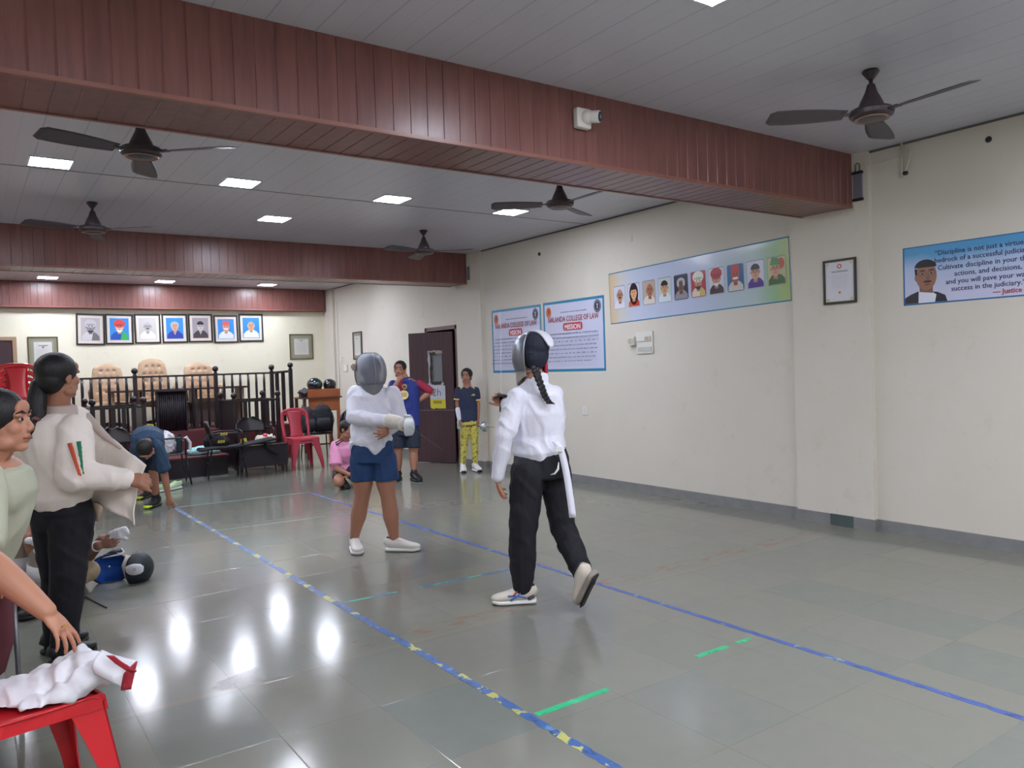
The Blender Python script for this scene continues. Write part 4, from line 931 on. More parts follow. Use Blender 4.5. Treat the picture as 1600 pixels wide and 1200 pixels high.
# green white running shoes on the floor
# ---- red plastic chairs
M_red = mat('red_plastic', (206, 34, 44), 0.25, coat=0.3); M_pink = mat('faded_red_plastic', (192, 66, 84), 0.35); M_pinkd = mat('faded_red_slot', (150, 40, 56), 0.4)
def plastic_chair(name, x, y, z, rz, label, M, group=None):
    t = thing(name, label, 'chair', (x, y, z), rz, group)            # faces -y
    W, D, S = 0.20, 0.20, 0.43
    def seat(u, v):
        uu, vv = 2*u-1, 2*v-1; e = 1-0.06*max(0, vv); px = uu*(W+0.012)*e; py = vv*(D+0.01)
        z = S-0.012*(1-uu*uu)*(1-vv*vv)*1.6
        if vv < -0.8: z -= 0.10*(abs(vv)-0.8)**1.3*2
        return (px, py, z)
    obj('seat', MB().grid(seat, 20, 20, 0.007), M, t, smooth=True)
    ap = MB()
    for s in (-1, 1): ap.add([(s*(W+0.012), -D, S), (s*(W+0.012)*0.94, D, S), (s*(W+0.012)*0.94, D, S-0.05), (s*(W+0.014), -D, S-0.05), (s*(W+0.003), -D, S), (s*(W)*0.94, D, S), (s*(W)*0.94, D, S-0.05), (s*(W+0.004), -D, S-0.05)], [(0, 1, 2, 3), (4, 7, 6, 5), (0, 4, 5, 1), (3, 2, 6, 7), (0, 3, 7, 4), (1, 5, 6, 2)])
    ap.add([(-W-0.01, -D-0.01, S-0.008), (W+0.01, -D-0.01, S-0.008), (W+0.01, -D-0.018, S-0.058), (0.1, -D-0.015, S-0.042), (-0.1, -D-0.015, S-0.042), (-W-0.01, -D-0.018, S-0.058), (-W-0.01, -D-0.0, S-0.008), (W+0.01, -D-0.0, S-0.008), (W+0.01, -D-0.008, S-0.058), (0.1, -D-0.005, S-0.042), (-0.1, -D-0.005, S-0.042), (-W-0.01, -D-0.008, S-0.058)], [(0, 5, 4, 3, 2, 1), (6, 7, 8, 9, 10, 11), (0, 1, 7, 6), (5, 11, 10, 4), (4, 10, 9, 3), (3, 9, 8, 2), (0, 6, 11, 5), (1, 2, 8, 7)])
    obj('apron', ap, M, t)
    for sx in (-1, 1):
        for sy in (-1, 1):
            fx, fy = sx*(W+0.045), sy*(D+0.05)
            tx, ty = sx*(W-0.012), sy*(D-0.012)
            mb = MB(); N = 7
            # angle section leg: two tapering webs meeting at the outer corner
            for k in range(2):
                pts = []
                for i in range(N):
                    a = i/(N-1); cx, cy, zz = tx+(fx-tx)*a, ty+(fy-ty)*a, S-0.004-(S-0.004)*a; w_ = 0.075*(1-a)**1.4+0.042
                    if k == 0: pts.append([(cx+sx*0.014, cy+sy*0.014, zz), (cx+sx*0.014-sx*w_, cy+sy*0.014, zz)])
                    else: pts.append([(cx+sx*0.014, cy+sy*0.014, zz), (cx+sx*0.014, cy+sy*0.014-sy*w_, zz)])
                off = V((0, -sy*0.006, 0)) if k == 0 else V((-sx*0.006, 0, 0))
                vs = []; fs = []
                for q in pts: vs += [V(q[0]), V(q[1]), V(q[1])+off, V(q[0])+off]
                for i in range(N-1):
                    for j in range(4): fs.append((i*4+j, i*4+(j+1) % 4, (i+1)*4+(j+1) % 4, (i+1)*4+j))
                fs += [(0, 1, 2, 3), ((N-1)*4+3, (N-1)*4+2, (N-1)*4+1, (N-1)*4)]
                mb.add(vs, fs)
            obj('leg', mb, M, t, auto=30)
    # backrest: arched frame with a centre splat and two long slots
    H0, H1 = S-0.005, 0.86
    def yb(v): return D+0.005+0.11*v
    def arch(a):                            # a 0..1 round the arch
        if a < 0.36: v = a/0.36*0.78; return V((-(W-0.005+0.012*math.sin(v*3)), yb(v), H0+(H1-H0)*v))
        if a > 0.64: v = (1-a)/0.36*0.78; return V(((W-0.005+0.012*math.sin(v*3)), yb(v), H0+(H1-H0)*v))
        th = math.pi*(1-(a-0.36)/0.28); v = 0.78+0.22*math.sin(th)**0.8; return V((math.copysign(abs(math.cos(th))**0.75, math.cos(th))*(W-0.005+0.0085), yb(v), H0+(H1-H0)*v))
    fr = MB(); secs = [(arch(i/40), 0.026 if 8 < i < 32 else 0.022, 0.011, (arch(min(1, i/40+0.01))-arch(max(0, i/40-0.01))).cross(V((0, 1, -0.2)))) for i in range(41)]
    fr.loft(secs, (1, 0, 0), 10)
    obj('back_frame', fr, M, t, smooth=True)
    def splat(u, v):
        uu = 2*u-1; wd = 0.078+0.055*v**2.2+0.035*(1-v)**3; return (uu*wd, yb(v*0.94)-0.012*(1-uu*uu), H0+(H1-H0)*0.95*v)
    obj('splat', MB().grid(splat, 10, 16, 0.007), M, t, smooth=True)
    return t
pc = plastic_chair('plastic_chair', 4.33, 11.98, 0, 0, 'faded red plastic chair beside the black bench, lower of two stacked', M_pink, 'two stacked faded red chairs')
dup(pc, (4.33, 11.975, 0.045), 0, 'faded red plastic chair on top of its twin beside the bench')
g = dist_at(30, 600, 9.8); d_ = V((-g.x, -g.y, 0)); ang = math.atan2(d_.x, -d_.y)
rc = plastic_chair('plastic_chair', g.x, g.y, 0, ang+0.12, '', M_red, 'stacked bright red plastic chairs at the left')
ORD = ['topmost', 'second from the top', 'third from the top', 'fourth from the top', 'fifth from the top', 'sixth from the top', 'middle one with five below', 'fourth from the bottom but one', 'fourth from the floor', 'third from the floor', 'second from the floor', 'standing on the floor']
ORD = ORD[:6]+['fifth from the floor', 'fourth from the floor', 'third from the floor', 'second from the floor', 'standing on the floor']
def stack(x, y, rz, n, where, first=None):
    for k in range(n):
        o = first if (first and k == 0) else dup(rc, (x+k*0.0015, y-k*0.0012, k*0.085), rz)
        o['label'] = 'bright red chair in the %s stack at left, %s' % (where, ORD[n-1-k])
stack(g.x, g.y, ang+0.12, 11, 'right hand', rc)
g2 = dist_at(0, 600, 10.35); stack(g2.x, g2.y, ang+0.3, 11, 'left hand')
# ---- wooden desk with helmets
M_orange = m_wood('orange_wood', (160, 88, 50), (182, 104, 62), 0.35, (1.2, 9, 1.2)); M_owood = mat('dark_leg_wood', (92, 58, 44), 0.5)
DY = 13.9; a, b = on(483, 642, 1, DY), on(530, 607, 1, DY)
t = thing('wooden_desk', 'orange brown wooden lectern desk by the far right corner', 'desk', ((a.x+b.x)/2, DY+0.25, 0))
obj('front_panel', MB().b2((a.x, DY, a.z-0.02), (b.x, DY+0.02, b.z-0.1)), M_orange, t, world=True)
obj('desk_top', MB().b2((a.x-0.1, DY-0.03, b.z-0.17), (b.x+0.04, DY+0.5, b.z-0.14)), M_owood, t, world=True, bevel=0.004)
obj('upper_box', MB().b2((a.x-0.02, DY-0.02, b.z-0.14), (b.x+0.01, DY+0.45, b.z)), M_orange, t, world=True, bevel=0.004)
for x in (a.x-0.07, b.x-0.02):
    for y in (DY+0.03, DY+0.46): obj('leg', MB().b2((x-0.025, y-0.025, 0), (x+0.025, y+0.025, b.z-0.17)), M_orange if x > a.x else M_owood, t, world=True)
zt2 = b.z
def helmet_obj(px, r, label, crest):
    c = on(px, 600, 1, DY+0.15); t = thing('sports_helmet', label, 'helmet', (c.x, DY+0.18, zt2), 0, 'dark helmets on the wooden desk')
    m = MB(); prof = [(0.0, r*1.5)]+[(r*math.sin(math.radians(q)), r*0.62+r*0.88*math.cos(math.radians(q))) for q in range(10, 121, 10)]+[(r*0.8, 0.0), (0, 0)]
    obj('shell', m.lathe(prof[::-1], (0, 0, 0), 28), mat('helmet_black', (26, 30, 36), 0.2, coat=0.4), t, auto=60)
    obj('rim', MB().lathe([(r*0.86, 0.0), (r*0.9, 0.0), (r*0.9, 0.02), (r*0.86, 0.02)], (0, 0, 0), 28), M_dk, t)
    if crest: p = Pic(V((-0.01, -r*0.97, r*0.75)), (1, 0, 0), (0, 0, 1)); p.oval(0, 0, 0.04, 0.03, (70, 140, 160)); p.poly([(-0.02, -0.01), (0.02, -0.01), (0, 0.022)], (190, 210, 220)); p.mb.v = p.mb.v; obj('crest', p.mb, p.ms, t)
    if not crest:
        obj('visor', MB().loft([((0, -r*0.7, r*0.55), r*0.6, 0.01), ((0, -r*1.15, r*0.42), r*0.5, 0.006)], (1, 0, 0), 14), M_dk, t, smooth=True)
helmet_obj(492.5, 0.145, 'round black helmet with a blue crest on the wooden desk', True)
helmet_obj(516, 0.125, 'flatter dark helmet with a small visor on the desk, right of the crested one', False)
c = on(476, 612, 1, DY+0.05); t = thing('projector_box', 'grey slanted device at the left end of the wooden desk', 'device', (c.x, DY+0.1, zt2-0.14))
obj('body', MB().loft([((0.02, 0.12, 0.09), 0.1, 0.07), ((-0.02, -0.1, 0.13), 0.1, 0.06)], (1, 0, 0), 4), mat('device_grey', (98, 96, 106), 0.5), t)
obj('stand', MB().box((-0.0, 0, 0.03), (0.14, 0.14, 0.06)), M_dk, t)
# leaning board
o = obj('cardboard_sheet', MB().add([(5.98, 13.55, 0), (6.28, 13.2, 0), (6.28, 13.2, 1.17), (6.02, 13.55, 1.17), (6.0, 13.53, 0), (6.27, 13.16, 0), (6.27, 13.17, 1.17), (6.04, 13.53, 1.17)], [(0, 1, 2, 3), (4, 7, 6, 5), (0, 4, 5, 1), (3, 2, 6, 7), (0, 3, 7, 4), (1, 5, 6, 2)]), mat('cardboard', (176, 138, 84), 0.8)); tag(o, 'tan board leaning by the side wall behind the masked fencer', 'board')
M_pack = mat('backpack_black', (32, 34, 40), 0.8, var=0.25, bump=0.1); M_strap = mat('strap_grey', (70, 72, 78), 0.7)
def backpack(x, y, z, rz, s, label, M=M_pack, pocket=None):
    t = thing('backpack', label, 'backpack', (x, y, z), rz, None)
    m = MB().loft([((0, 0, 0.01), 0.13*s, 0.08*s), ((0, 0, 0.05*s), 0.16*s, 0.11*s), ((0, 0, 0.25*s), 0.165*s, 0.12*s), ((0, 0.01, 0.38*s), 0.14*s, 0.10*s), ((0, 0.02, 0.45*s), 0.09*s, 0.06*s)], (1, 0, 0), 20, sq=0.4)
    bake('main_bag', m, M, t, 0.012, 3, 0.006, 0.08, world=False)
    obj('front_pocket', MB().loft([((0, -0.1*s, 0.05*s), 0.11*s, 0.03*s), ((0, -0.125*s, 0.14*s), 0.125*s, 0.035*s), ((0, -0.10*s, 0.24*s), 0.10*s, 0.025*s)], (1, 0, 0), 16, sq=0.4), pocket or M, t, smooth=True)
    obj('handle', MB().tube([(-0.04*s, 0.05*s, 0.43*s), (-0.03*s, 0.06*s, 0.48*s), (0.03*s, 0.06*s, 0.48*s), (0.04*s, 0.05*s, 0.43*s)], 0.009), M_strap, t, smooth=True)
    obj('side_strap', MB().tube([(0.15*s, -0.04*s, 0.10*s), (0.175*s, -0.05*s, 0.2*s), (0.15*s, -0.05*s, 0.33*s)], 0.010).tube([(-0.15*s, -0.04*s, 0.10*s), (-0.175*s, -0.05*s, 0.2*s), (-0.15*s, -0.05*s, 0.33*s)], 0.010), M_strap, t, smooth=True)
backpack(5.08, 12.98, 0.445, -0.2, 1.05, 'black backpack on the chair under the desk, right one')
backpack(4.80, 13.02, 0.445, 0.3, 1.0, 'dark grey backpack half hidden behind the faded red chair', mat('backpack_grey', (52, 54, 60), 0.8, var=0.2))
backpack(5.43, 12.45, 0.445, -0.3, 1.0, 'dark backpack with brown pocket above the crouching boy', M_pack, mat('pocket_brown', (104, 78, 54), 0.8))
# ---- side door, half open, with its frame, and far left door
def door():
    hinge = V((6.24, 10.45, 0)); free = V((5.84, 11.14, 0)); d = (free-hinge); L = d.length; d.normalize(); n = V((-d.y, d.x, 0))*-1
    t = thing('door_leaf', 'dark brown door standing ajar with a torn paper notice and small window', 'door', hinge, 0)
    t.name = 'door_1'; t['kind'] = 'structure'; del t['category']
    M_door = m_wood('door_laminate', (72, 52, 58), (90, 66, 70), 0.4, (10, 10, 0.6))
    nn = V((d.y, -d.x, 0));  # towards the camera
    if nn.y > 0: nn = -nn
    up = V((0, 0, 1)); ax = -d
    f0 = free; H = 2.06
    P = lambda a, b, c=0.0: f0+ax*a+up*b+nn*c
    m = MB(); wv = L; th = 0.035
    wx0, wx1, wz0, wz1 = 0.39, 0.60, 1.27, 1.74
    for (a0, b0, a1, b1) in ((0, 0.01, wv, 0.83), (0, 0.837, wv, wz0), (0, wz0, wx0, wz1), (wx1, wz0, wv, wz1), (0, wz1, wv, H)):
        m.prism([(a0, b0), (a1, b0), (a1, b1), (a0, b1)], f0, ax, up, nn, -th)
    obj('leaf', m, M_door, t, world=True)
    m = MB(); m.prism([(0, 0.829), (wv, 0.829), (wv, 0.838), (0, 0.838)], f0-nn*0.003, ax, up, nn, 0.002); obj('metal_strip', m, mat('strip_metal', (150, 146, 150), 0.3, 0.7), t, world=True)
    m = MB(); m.prism([(wx0, wz0), (wx1, wz0), (wx1, wz1), (wx0, wz1)], f0-nn*0.02, ax, up, nn, 0.004); obj('window_pane', m, mat('frosted_pane', (128, 132, 134), 0.25), t, world=True)
    pp = Pic(P(0, 0, 0.001), ax, up, 0.7); rr = random.Random(2)
    def torn(x0, y0, x1, y1):
        pts = [(x0+(x1-x0)*k/8+0.012*rr.uniform(-1, 1), y0+0.012*rr.uniform(-1, 1)) for k in range(9)]+[(x1+0.012*rr.uniform(-1, 1), y0+(y1-y0)*k/8) for k in range(1, 9)]
        pts += [(x1-(x1-x0)*k/8, y1+0.012*rr.uniform(-1, 1)) for k in range(1, 9)]+[(x0+0.012*rr.uniform(-1, 1), y1-(y1-y0)*k/8) for k in range(1, 8)]
        return pts
    a_ = 0.345
    pp.poly(torn(a_, wz0-0.06, wx0+0.012, wz1+0.03), (178, 176, 178)); pp.poly(torn(a_, wz1-0.02, wx1+0.01, wz1+0.03), (160, 150, 140)); pp.poly(torn(a_, wz0-0.07, wx1+0.02, wz0+0.005), (186, 184, 186))
    pp.poly(torn(wx0-0.012, wz0-0.015, wx0+0.03, wz1-0.01), (62, 52, 48)); pp.poly(torn(wx0, wz0-0.03, wx1-0.02, wz0+0.02), (58, 50, 46)); pp.poly(torn(wx0-0.01, wz1-0.03, wx0+0.1, wz1+0.005), (60, 50, 46))
    pp.make('torn_notice', t)
    pp = Pic(P(0, 0, 0.004), ax, up, 0.6); x0, x1 = 0.37, 0.645
    pp.rect(x0, 0.92, x1, 1.22, (196, 198, 210)); pp.poly([(x0, 0.885), (x0+0.02, 0.86), (x0+0.08, 0.855), (x0+0.10, 0.875), (x0+0.12, 0.86), (x1, 0.86), (x1, 1.01), (x0, 1.01)], (214, 200, 60))
    for k in range(2):
        for j in range(7): pp.rect(x0+0.055+j*0.022, 0.965-k*0.025, x0+0.072+j*0.022, 0.98-k*0.025, (70, 58, 40))
    pp.make('paper_sign', t)
    text('handwriting', '2h', 0.17, fm((70, 74, 110)), P(0.49, 1.06, 0.006), ax, up, t, bold=-0.002)
    hd = MB().tube([P(0.06, 0.98, 0), P(0.06, 0.98, 0.04), P(0.14, 0.98, 0.045)], 0.009); obj('handle', hd, mat('strip_metal', (150, 146, 150), 0.3, 0.7), t, world=True, smooth=True)
    fr = MB(); 
    fr.b2((WX-0.03, DY0-0.06, 0), (WX+0.15, DY0, DZ+0.06)).b2((WX-0.03, DY1, 0), (WX+0.15, DY1+0.06, DZ+0.06)).b2((WX-0.03, DY0-0.06, DZ), (WX+0.15, DY1+0.06, DZ+0.06))
    o = struct('trim_7', fr, mat('door_frame_wood', (112, 88, 82), 0.5)); o['label'] = 'brown frame of the side door'
door()
a, b = on(-30, 700, 1, FY), on(19, 532, 1, FY)
o = struct('door_2', MB().b2((a.x, FY-0.03, DZ0), (b.x, FY-0.005, b.z)), mat('far_door', (66, 46, 50), 0.5)); o['label'] = 'dark door at the far left behind the red chairs'
fr = MB().b2((b.x, FY-0.05, DZ0), (b.x+0.06, FY, b.z+0.06)).b2((a.x-0.06, FY-0.05, DZ0), (a.x, FY, b.z+0.06)).b2((a.x, FY-0.05, b.z), (b.x, FY, b.z+0.06)); struct('door_frame', fr, mat('far_door_frame', (168, 140, 110), 0.5), o)
# ================================================================ people
TO, RI, UP = -FWD, V((FWD.y, -FWD.x, 0)), V((0, 0, 1))      # towards camera, image right, up
M_skinA = mat('skin_brown', (166, 116, 93), 0.5, sss=0.05, var=0.05); M_skinB = mat('skin_warm', (184, 130, 104), 0.5, sss=0.05, var=0.05); M_skinC = mat('skin_dark', (140, 100, 84), 0.5, sss=0.05, var=0.05)
M_hair = mat('black_hair', (17, 15, 18), 0.5, bump=0.5, bscale=30, bstretch=(6, 6, 0.6)); M_eyew = mat('eye_white', (176, 166, 158), 0.4); M_eyed = mat('eye_dark', (28, 20, 18), 0.2); M_lip = mat('lip', (132, 72, 66), 0.45)
def basis(F, U=UP):
    F = V(F).normalized(); S = F.cross(V(U)).normalized(); U2 = S.cross(F)
    return Matrix(((S.x, F.x, U2.x), (S.y, F.y, U2.y), (S.z, F.z, U2.z)))
def limb(mb, pts, rs, n=14):
    for (p, r) in zip(pts, rs):
        mb.ell(p, r, n=n, m=10)
    for a, b, ra, rb in zip(pts[:-1], pts[1:], rs[:-1], rs[1:]): mb.tube([a, b], [ra, rb], n)
def seg(mb, a, b, rs, n=14):
    """a straight limb segment whose radius follows rs (calf and thigh bulges)"""
    a, b = V(a), V(b); k = len(rs)-1; limb(mb, [a.lerp(b, i/k) for i in range(k+1)], rs, n)
def head(mb, c, R, s=1.0):
    c = V(c); E = lambda p, r: mb.ell(c+R @ (V(p)*s), tuple(x*s for x in r), R, 20, 14)
    E((0, -0.012, 0.035), (0.074, 0.094, 0.078)); E((0, 0.024, -0.03), (0.057, 0.066, 0.078)); E((0, 0.058, -0.088), (0.026, 0.024, 0.02))
    for q in (-1, 1):
        E((q*0.036, 0.055, -0.018), (0.024, 0.026, 0.026)); E((q*0.03, 0.074, 0.028), (0.024, 0.012, 0.009)); E((q*0.075, -0.008, -0.005), (0.011, 0.019, 0.031))
        E((q*0.010, 0.094, -0.028), (0.009, 0.011, 0.008)); E((q*0.045, 0.02, -0.07), (0.02, 0.035, 0.025))
    mb.tube([c+R @ (V((0, 0.08, 0.02))*s), c+R @ (V((0, 0.098, -0.012))*s), c+R @ (V((0, 0.102, -0.026))*s)], [0.007*s, 0.010*s, 0.011*s], 10)
    E((0, 0.082, -0.054), (0.024, 0.011, 0.006)); E((0, 0.080, -0.064), (0.021, 0.012, 0.007))
    mb.ell(c+R @ (V((0, 0.075, 0.055))*s), (0.045*s, 0.012*s, 0.03*s), R)
def face(parent, c, R, s=1.0, mouth=True):
    for q in (-1, 1):
        m = MB(); e = V(c)+R @ (V((q*0.030, 0.079, 0.012))*s)
        m.ell(e, (0.0135*s, 0.006*s, 0.006*s), R, 14, 8); m.cur = 1; m.ell(e+R @ (V((0, 0.005, 0))*s), (0.0065*s, 0.0045*s, 0.0065*s), R, 12, 8)
        obj('eye', m, [M_eyew, M_eyed], parent, smooth=True, world=True)
        m = MB(); m.tube([V(c)+R @ (V((q*a, b, z))*s) for a, b, z in ((0.012, 0.088, 0.034), (0.030, 0.086, 0.041), (0.048, 0.072, 0.034))], [0.003*s, 0.005*s, 0.002*s], 8)
        obj('eyebrow', m, M_hair, parent, smooth=True, world=True)
    if mouth:
        m = MB(); m.tube([V(c)+R @ (V((a, b, z))*s) for a, b, z in ((-0.024, 0.082, -0.058), (0, 0.0945, -0.0565), (0.024, 0.082, -0.058))], [0.003*s, 0.0065*s, 0.003*s], 8)
        obj('lips', m, M_lip, parent, smooth=True, world=True)
def haircap(mb, c, R, s=1.0, long=False):
    c = V(c); E = lambda p, r: mb.ell(c+R @ (V(p)*s), tuple(x*s for x in r), R, 20, 14)
    E((0, -0.024, 0.041), (0.087, 0.100, 0.087)); E((0, -0.055, -0.01), (0.07, 0.06, 0.07))
def hand(mb, w, fwd, palm, s=1.0, curl=(30, 30, 34, 40, 45), spread=7, side=1, thumb=40, tcurl=20):
    """w wrist, fwd pointing direction, palm normal; side=+1 puts the thumb on the fwd x palm side"""
    w, f, p = V(w), V(fwd).normalized(), V(palm); p = (p-f*p.dot(f)).normalized(); x = f.cross(p)*side
    mb.loft([(w-f*0.02*s, 0.026*s, 0.020*s), (w+f*0.015*s, 0.030*s, 0.018*s), (w+f*0.05*s, 0.038*s, 0.016*s), (w+f*0.085*s, 0.040*s, 0.013*s), (w+f*0.094*s, 0.034*s, 0.010*s)], x, 14)
    lens = [(0.036, 0.024, 0.018), (0.042, 0.028, 0.020), (0.039, 0.026, 0.019), (0.030, 0.020, 0.017)]
    for i, L in enumerate(lens):
        off = (0.030-0.0205*i); a = math.radians(spread*(1.5-i)); q = w+f*(0.088-0.004*abs(i-1))*s+x*off*s
        d = (f*math.cos(a)+x*math.sin(a)); r = (0.0088, 0.0092, 0.0088, 0.0078)[i]*s; c_ = 0; pts = [q-d*0.012*s]; pts.append(q); cur = d; tot = 0
        for j, l in enumerate(L):
            tot += math.radians(curl[i+1])*(0.7 if j == 0 else 0.85)
            cur = d*math.cos(tot)+p*math.sin(tot); q = q+cur*l*s; pts.append(q)
        limb(mb, pts, [r*1.05, r*1.05, r, r*0.92, r*0.8], 10)
    a = math.radians(thumb); q = w+f*0.028*s+x*0.022*s; d = f*math.cos(a)+x*math.sin(a); pts = [w+f*0.012*s+x*0.008*s, q]
    tt = 0
    for l in (0.036, 0.030, 0.024):
        tt += math.radians(tcurl); cur = d*math.cos(tt)+(p*0.7+f*0.5).normalized()*math.sin(tt); q = q+cur*l*s; pts.append(q)
    limb(mb, pts, [0.014*s, 0.0125*s, 0.0108*s, 0.0098*s, 0.0082*s], 10)
def shoe(parent, heel, toe, L=None, w=1.0, upM=None, solM=None, U=UP, lace=None, h=1.0, sock=None):
    heel, toe, U = V(heel), V(toe), V(U); d = (toe-heel); L = L or d.length; d.normalize(); S = d.cross(U).normalized(); U = S.cross(d)
    up = MB(); secs = [(-0.02, .024, .060), (0.03, .036, .092), (0.16, .041, .098), (0.30, .042, .094), (0.42, .043, .082), (0.55, .046, .066), (0.70, .050, .053), (0.85, .047, .044), (0.95, .035, .036), (1.0, .018, .024)]
    up.loft([(heel+d*(a*L)+U*(0.022+hh*h/2), b*w, hh*h/2) for a, b, hh in secs], S, 18, sq=0.25)
    o = obj('shoe', up, upM, parent, smooth=True, world=True)
    so = MB(); so.loft([(heel+d*(-0.006+a*L*1.02)+U*(0.0165+0.006*(a > 0.9)), b*w*1.06+0.002, 0.016) for a, b, hh in secs], S, 18, sq=0.5)
    obj('sole', so, solM, o, smooth=True, world=True)
    obj('collar', MB().loft([(heel+d*(0.16*L)+U*0.112, 0.032*w, 0.048), (heel+d*(0.16*L)+U*0.122, 0.030*w, 0.044)], S, 16), M_dk, o, smooth=True, world=True)
    la = MB()
    for k in range(4):
        a = 0.33+0.08*k; hh = (.095, .084, .072, .062)[k]*h; q = heel+d*(a*L)+U*(0.020+hh)
        la.tube([q-S*0.022*w-U*0.008, q+U*0.001, q+S*0.022*w-U*0.008], 0.0035, 6)
    obj('laces', la, lace or mat('lace_grey', (156, 150, 146), 0.7), o, smooth=True, world=True)
    return o
def foot(t, a, d, L=0.26, w=1.0, M=None, Ms=None, **k):
    d = V((d.x, d.y, 0)).normalized(); h = V((a.x, a.y, 0))-d*0.065; return shoe(t, h, h+d*L, None, w, M, Ms, **k)
class Fig:
    def __init__(s, D, name, label, base, cat='person'):
        s.D = D; s.t = thing('person', label, cat, base)
    def J(s, px, py, dd=0.0): return dist_at(px, py, s.D+dd)
M_whitej = mat('white_jacket', (226, 226, 238), 0.75, bump=0.15, bscale=60); M_navy = mat('navy_shorts', (22, 58, 104), 0.7, bump=0.1); M_blackp = mat('black_trousers', (22, 22, 30), 0.85, bump=0.1)
M_glove = mat('white_glove', (212, 206, 194), 0.8); M_meshm = newmat('mask_mesh'); M_meshm.b.inputs['Base Color'].default_value = lin((140, 146, 160)); M_meshm.b.inputs['Metallic'].default_value = 0.5; M_meshm.b.inputs['Roughness'].default_value = 0.38; M_meshm.b.inputs['Alpha'].default_value = 0.62
_q = M_meshm; _tc = _q.n('ShaderNodeTexCoord'); _bp = _q.n('ShaderNodeBump'); _bp.inputs['Strength'].default_value = 0.6; _bp.inputs['Distance'].default_value = 0.004
_vo = _q.n('ShaderNodeTexVoronoi'); _vo.inputs['Scale'].default_value = 260; _q.l(_tc.outputs['Object'], _vo.inputs['Vector']); _q.l(_vo.outputs['Distance'], _bp.inputs['Height']); _q.l(_bp.outputs[0], _q.b.inputs['Normal']); M_mesh = _q.M
M_mesh2 = mat('mask_mesh_dense', (136, 140, 150), 0.35, 0.7); M_bib = mat('mask_bib_grey', (112, 116, 118), 0.7); M_steel = mat('bright_steel', (150, 152, 158), 0.35, 0.9); M_navyc = mat('navy_cloth', (30, 34, 50), 0.8)
M_shoew = mat('white_shoe', (216, 212, 206), 0.6); M_solew = mat('white_sole', (222, 222, 218), 0.6); M_pinkg = mat('pinkish_mesh', (206, 178, 172), 0.6)
def foil(parent, hnd, d, guardM, L=0.9, bell=0.06, flip=1, r=0.0022, name=None):
    """grip, bell guard and blade; a separate thing when parent is None"""
    d = V(d).normalized(); R = d.to_track_quat('Z', 'Y').to_matrix()
    obj('grip', MB().tube([hnd-d*0.06, hnd-d*0.02, hnd+d*0.05], [0.013, 0.012, 0.011], 10), M_dk, parent, smooth=True, world=True)
    pr = [(0.004, 0.0)]+[(bell*math.sin(math.radians(q)), bell*0.55*(1-math.cos(math.radians(q)))) for q in range(8, 91, 9)]
    pr = [(a, -b) for a, b in pr]; pr += [(a*0.96, b-0.002) for a, b in reversed(pr)]
    obj('bell_guard', MB().lathe(pr, hnd+d*0.065, 28, R), guardM, parent, smooth=True, world=True)
    obj('blade', MB().tube([hnd+d*0.05, hnd+d*(0.05+L*0.5), hnd+d*(0.05+L)], [r*1.3, r, r*0.8], 6), M_steel, parent, world=True)
    obj('tip', MB().ell(hnd+d*(0.05+L), r*1.9, n=8, m=6), M_dk, parent, world=True)
def mask(parent, c, R, s, meshM, bibM, bib=True, frameM=None):
    """fencing mask round a head: wire dome, rim, bib, tongue"""
    c = V(c); X = lambda p: c+R @ (V(p)*s)
    m = MB(); N = 26; rows = []
    for j in range(0, 15):
        ph = math.radians(14+j*8.2); row = []
        for i in range(N+1):
            th = math.radians(-12+204*i/N); z = 0.165*math.cos(ph)-0.02; rr = 0.135*math.sin(ph)**0.7
            row.append((rr*math.cos(th)*0.98, -0.02+rr*1.18*math.sin(th)*(1.0 if math.sin(th) > 0 else 0.7), z))
        rows.append(row)
    m.grid(lambda u, v: X(rows[min(14, int(round(u*14)))][min(N, int(round(v*N)))]), 14, N, 0.003)
    a = obj('mask_mesh', m, meshM, parent, smooth=True, world=True)
    rim = [X(p[0]) for p in rows]+[X(p[-1]) for p in reversed(rows)]
    obj('mask_rim', MB().tube(rim, 0.006*s, 8, closed=True), frameM or bibM, parent, smooth=True, world=True)
    obj('mask_ridge', MB().tube([X(r[len(r)//2]) for r in rows[1:]], 0.0035, 6), M_steel, parent, smooth=True, world=True)
    if bib:
        def bf(u, v):
            th = math.radians(-8+196*v); k = max(0.0, math.sin(th)); z = -0.10-(0.06+0.065*k)*u; rr = 0.108-0.030*u
            return X((rr*math.cos(th), -0.005+rr*1.1*math.sin(th)+0.04*u*k, z))
        obj('mask_bib', MB().grid(bf, 10, 22, 0.012), bibM, parent, smooth=True, world=True)
    return X
def torso(mb, hip, waist, chest, sh, side, wh=0.17, ww=0.145, wc=0.17, ws=0.19, d=0.115, neck=None, s=1.0):
    hip, waist, chest, sh = map(V, (hip, waist, chest, sh))
    mb.loft([(hip+(hip-waist).normalized()*0.06, wh*0.8*s, d*0.85*s), (hip, wh*s, d*s), (waist, ww*s, d*0.9*s), (chest, wc*s, d*1.05*s), (sh-(sh-chest)*0.25, ws*s, d*0.95*s), (sh, ws*0.9*s, d*0.65*s), (sh+(sh-chest).normalized()*0.035*s, ws*0.5*s, d*0.5*s)], side, 22)
    if neck is not None: mb.tube([sh, neck], [0.06*s, 0.052*s], 14)

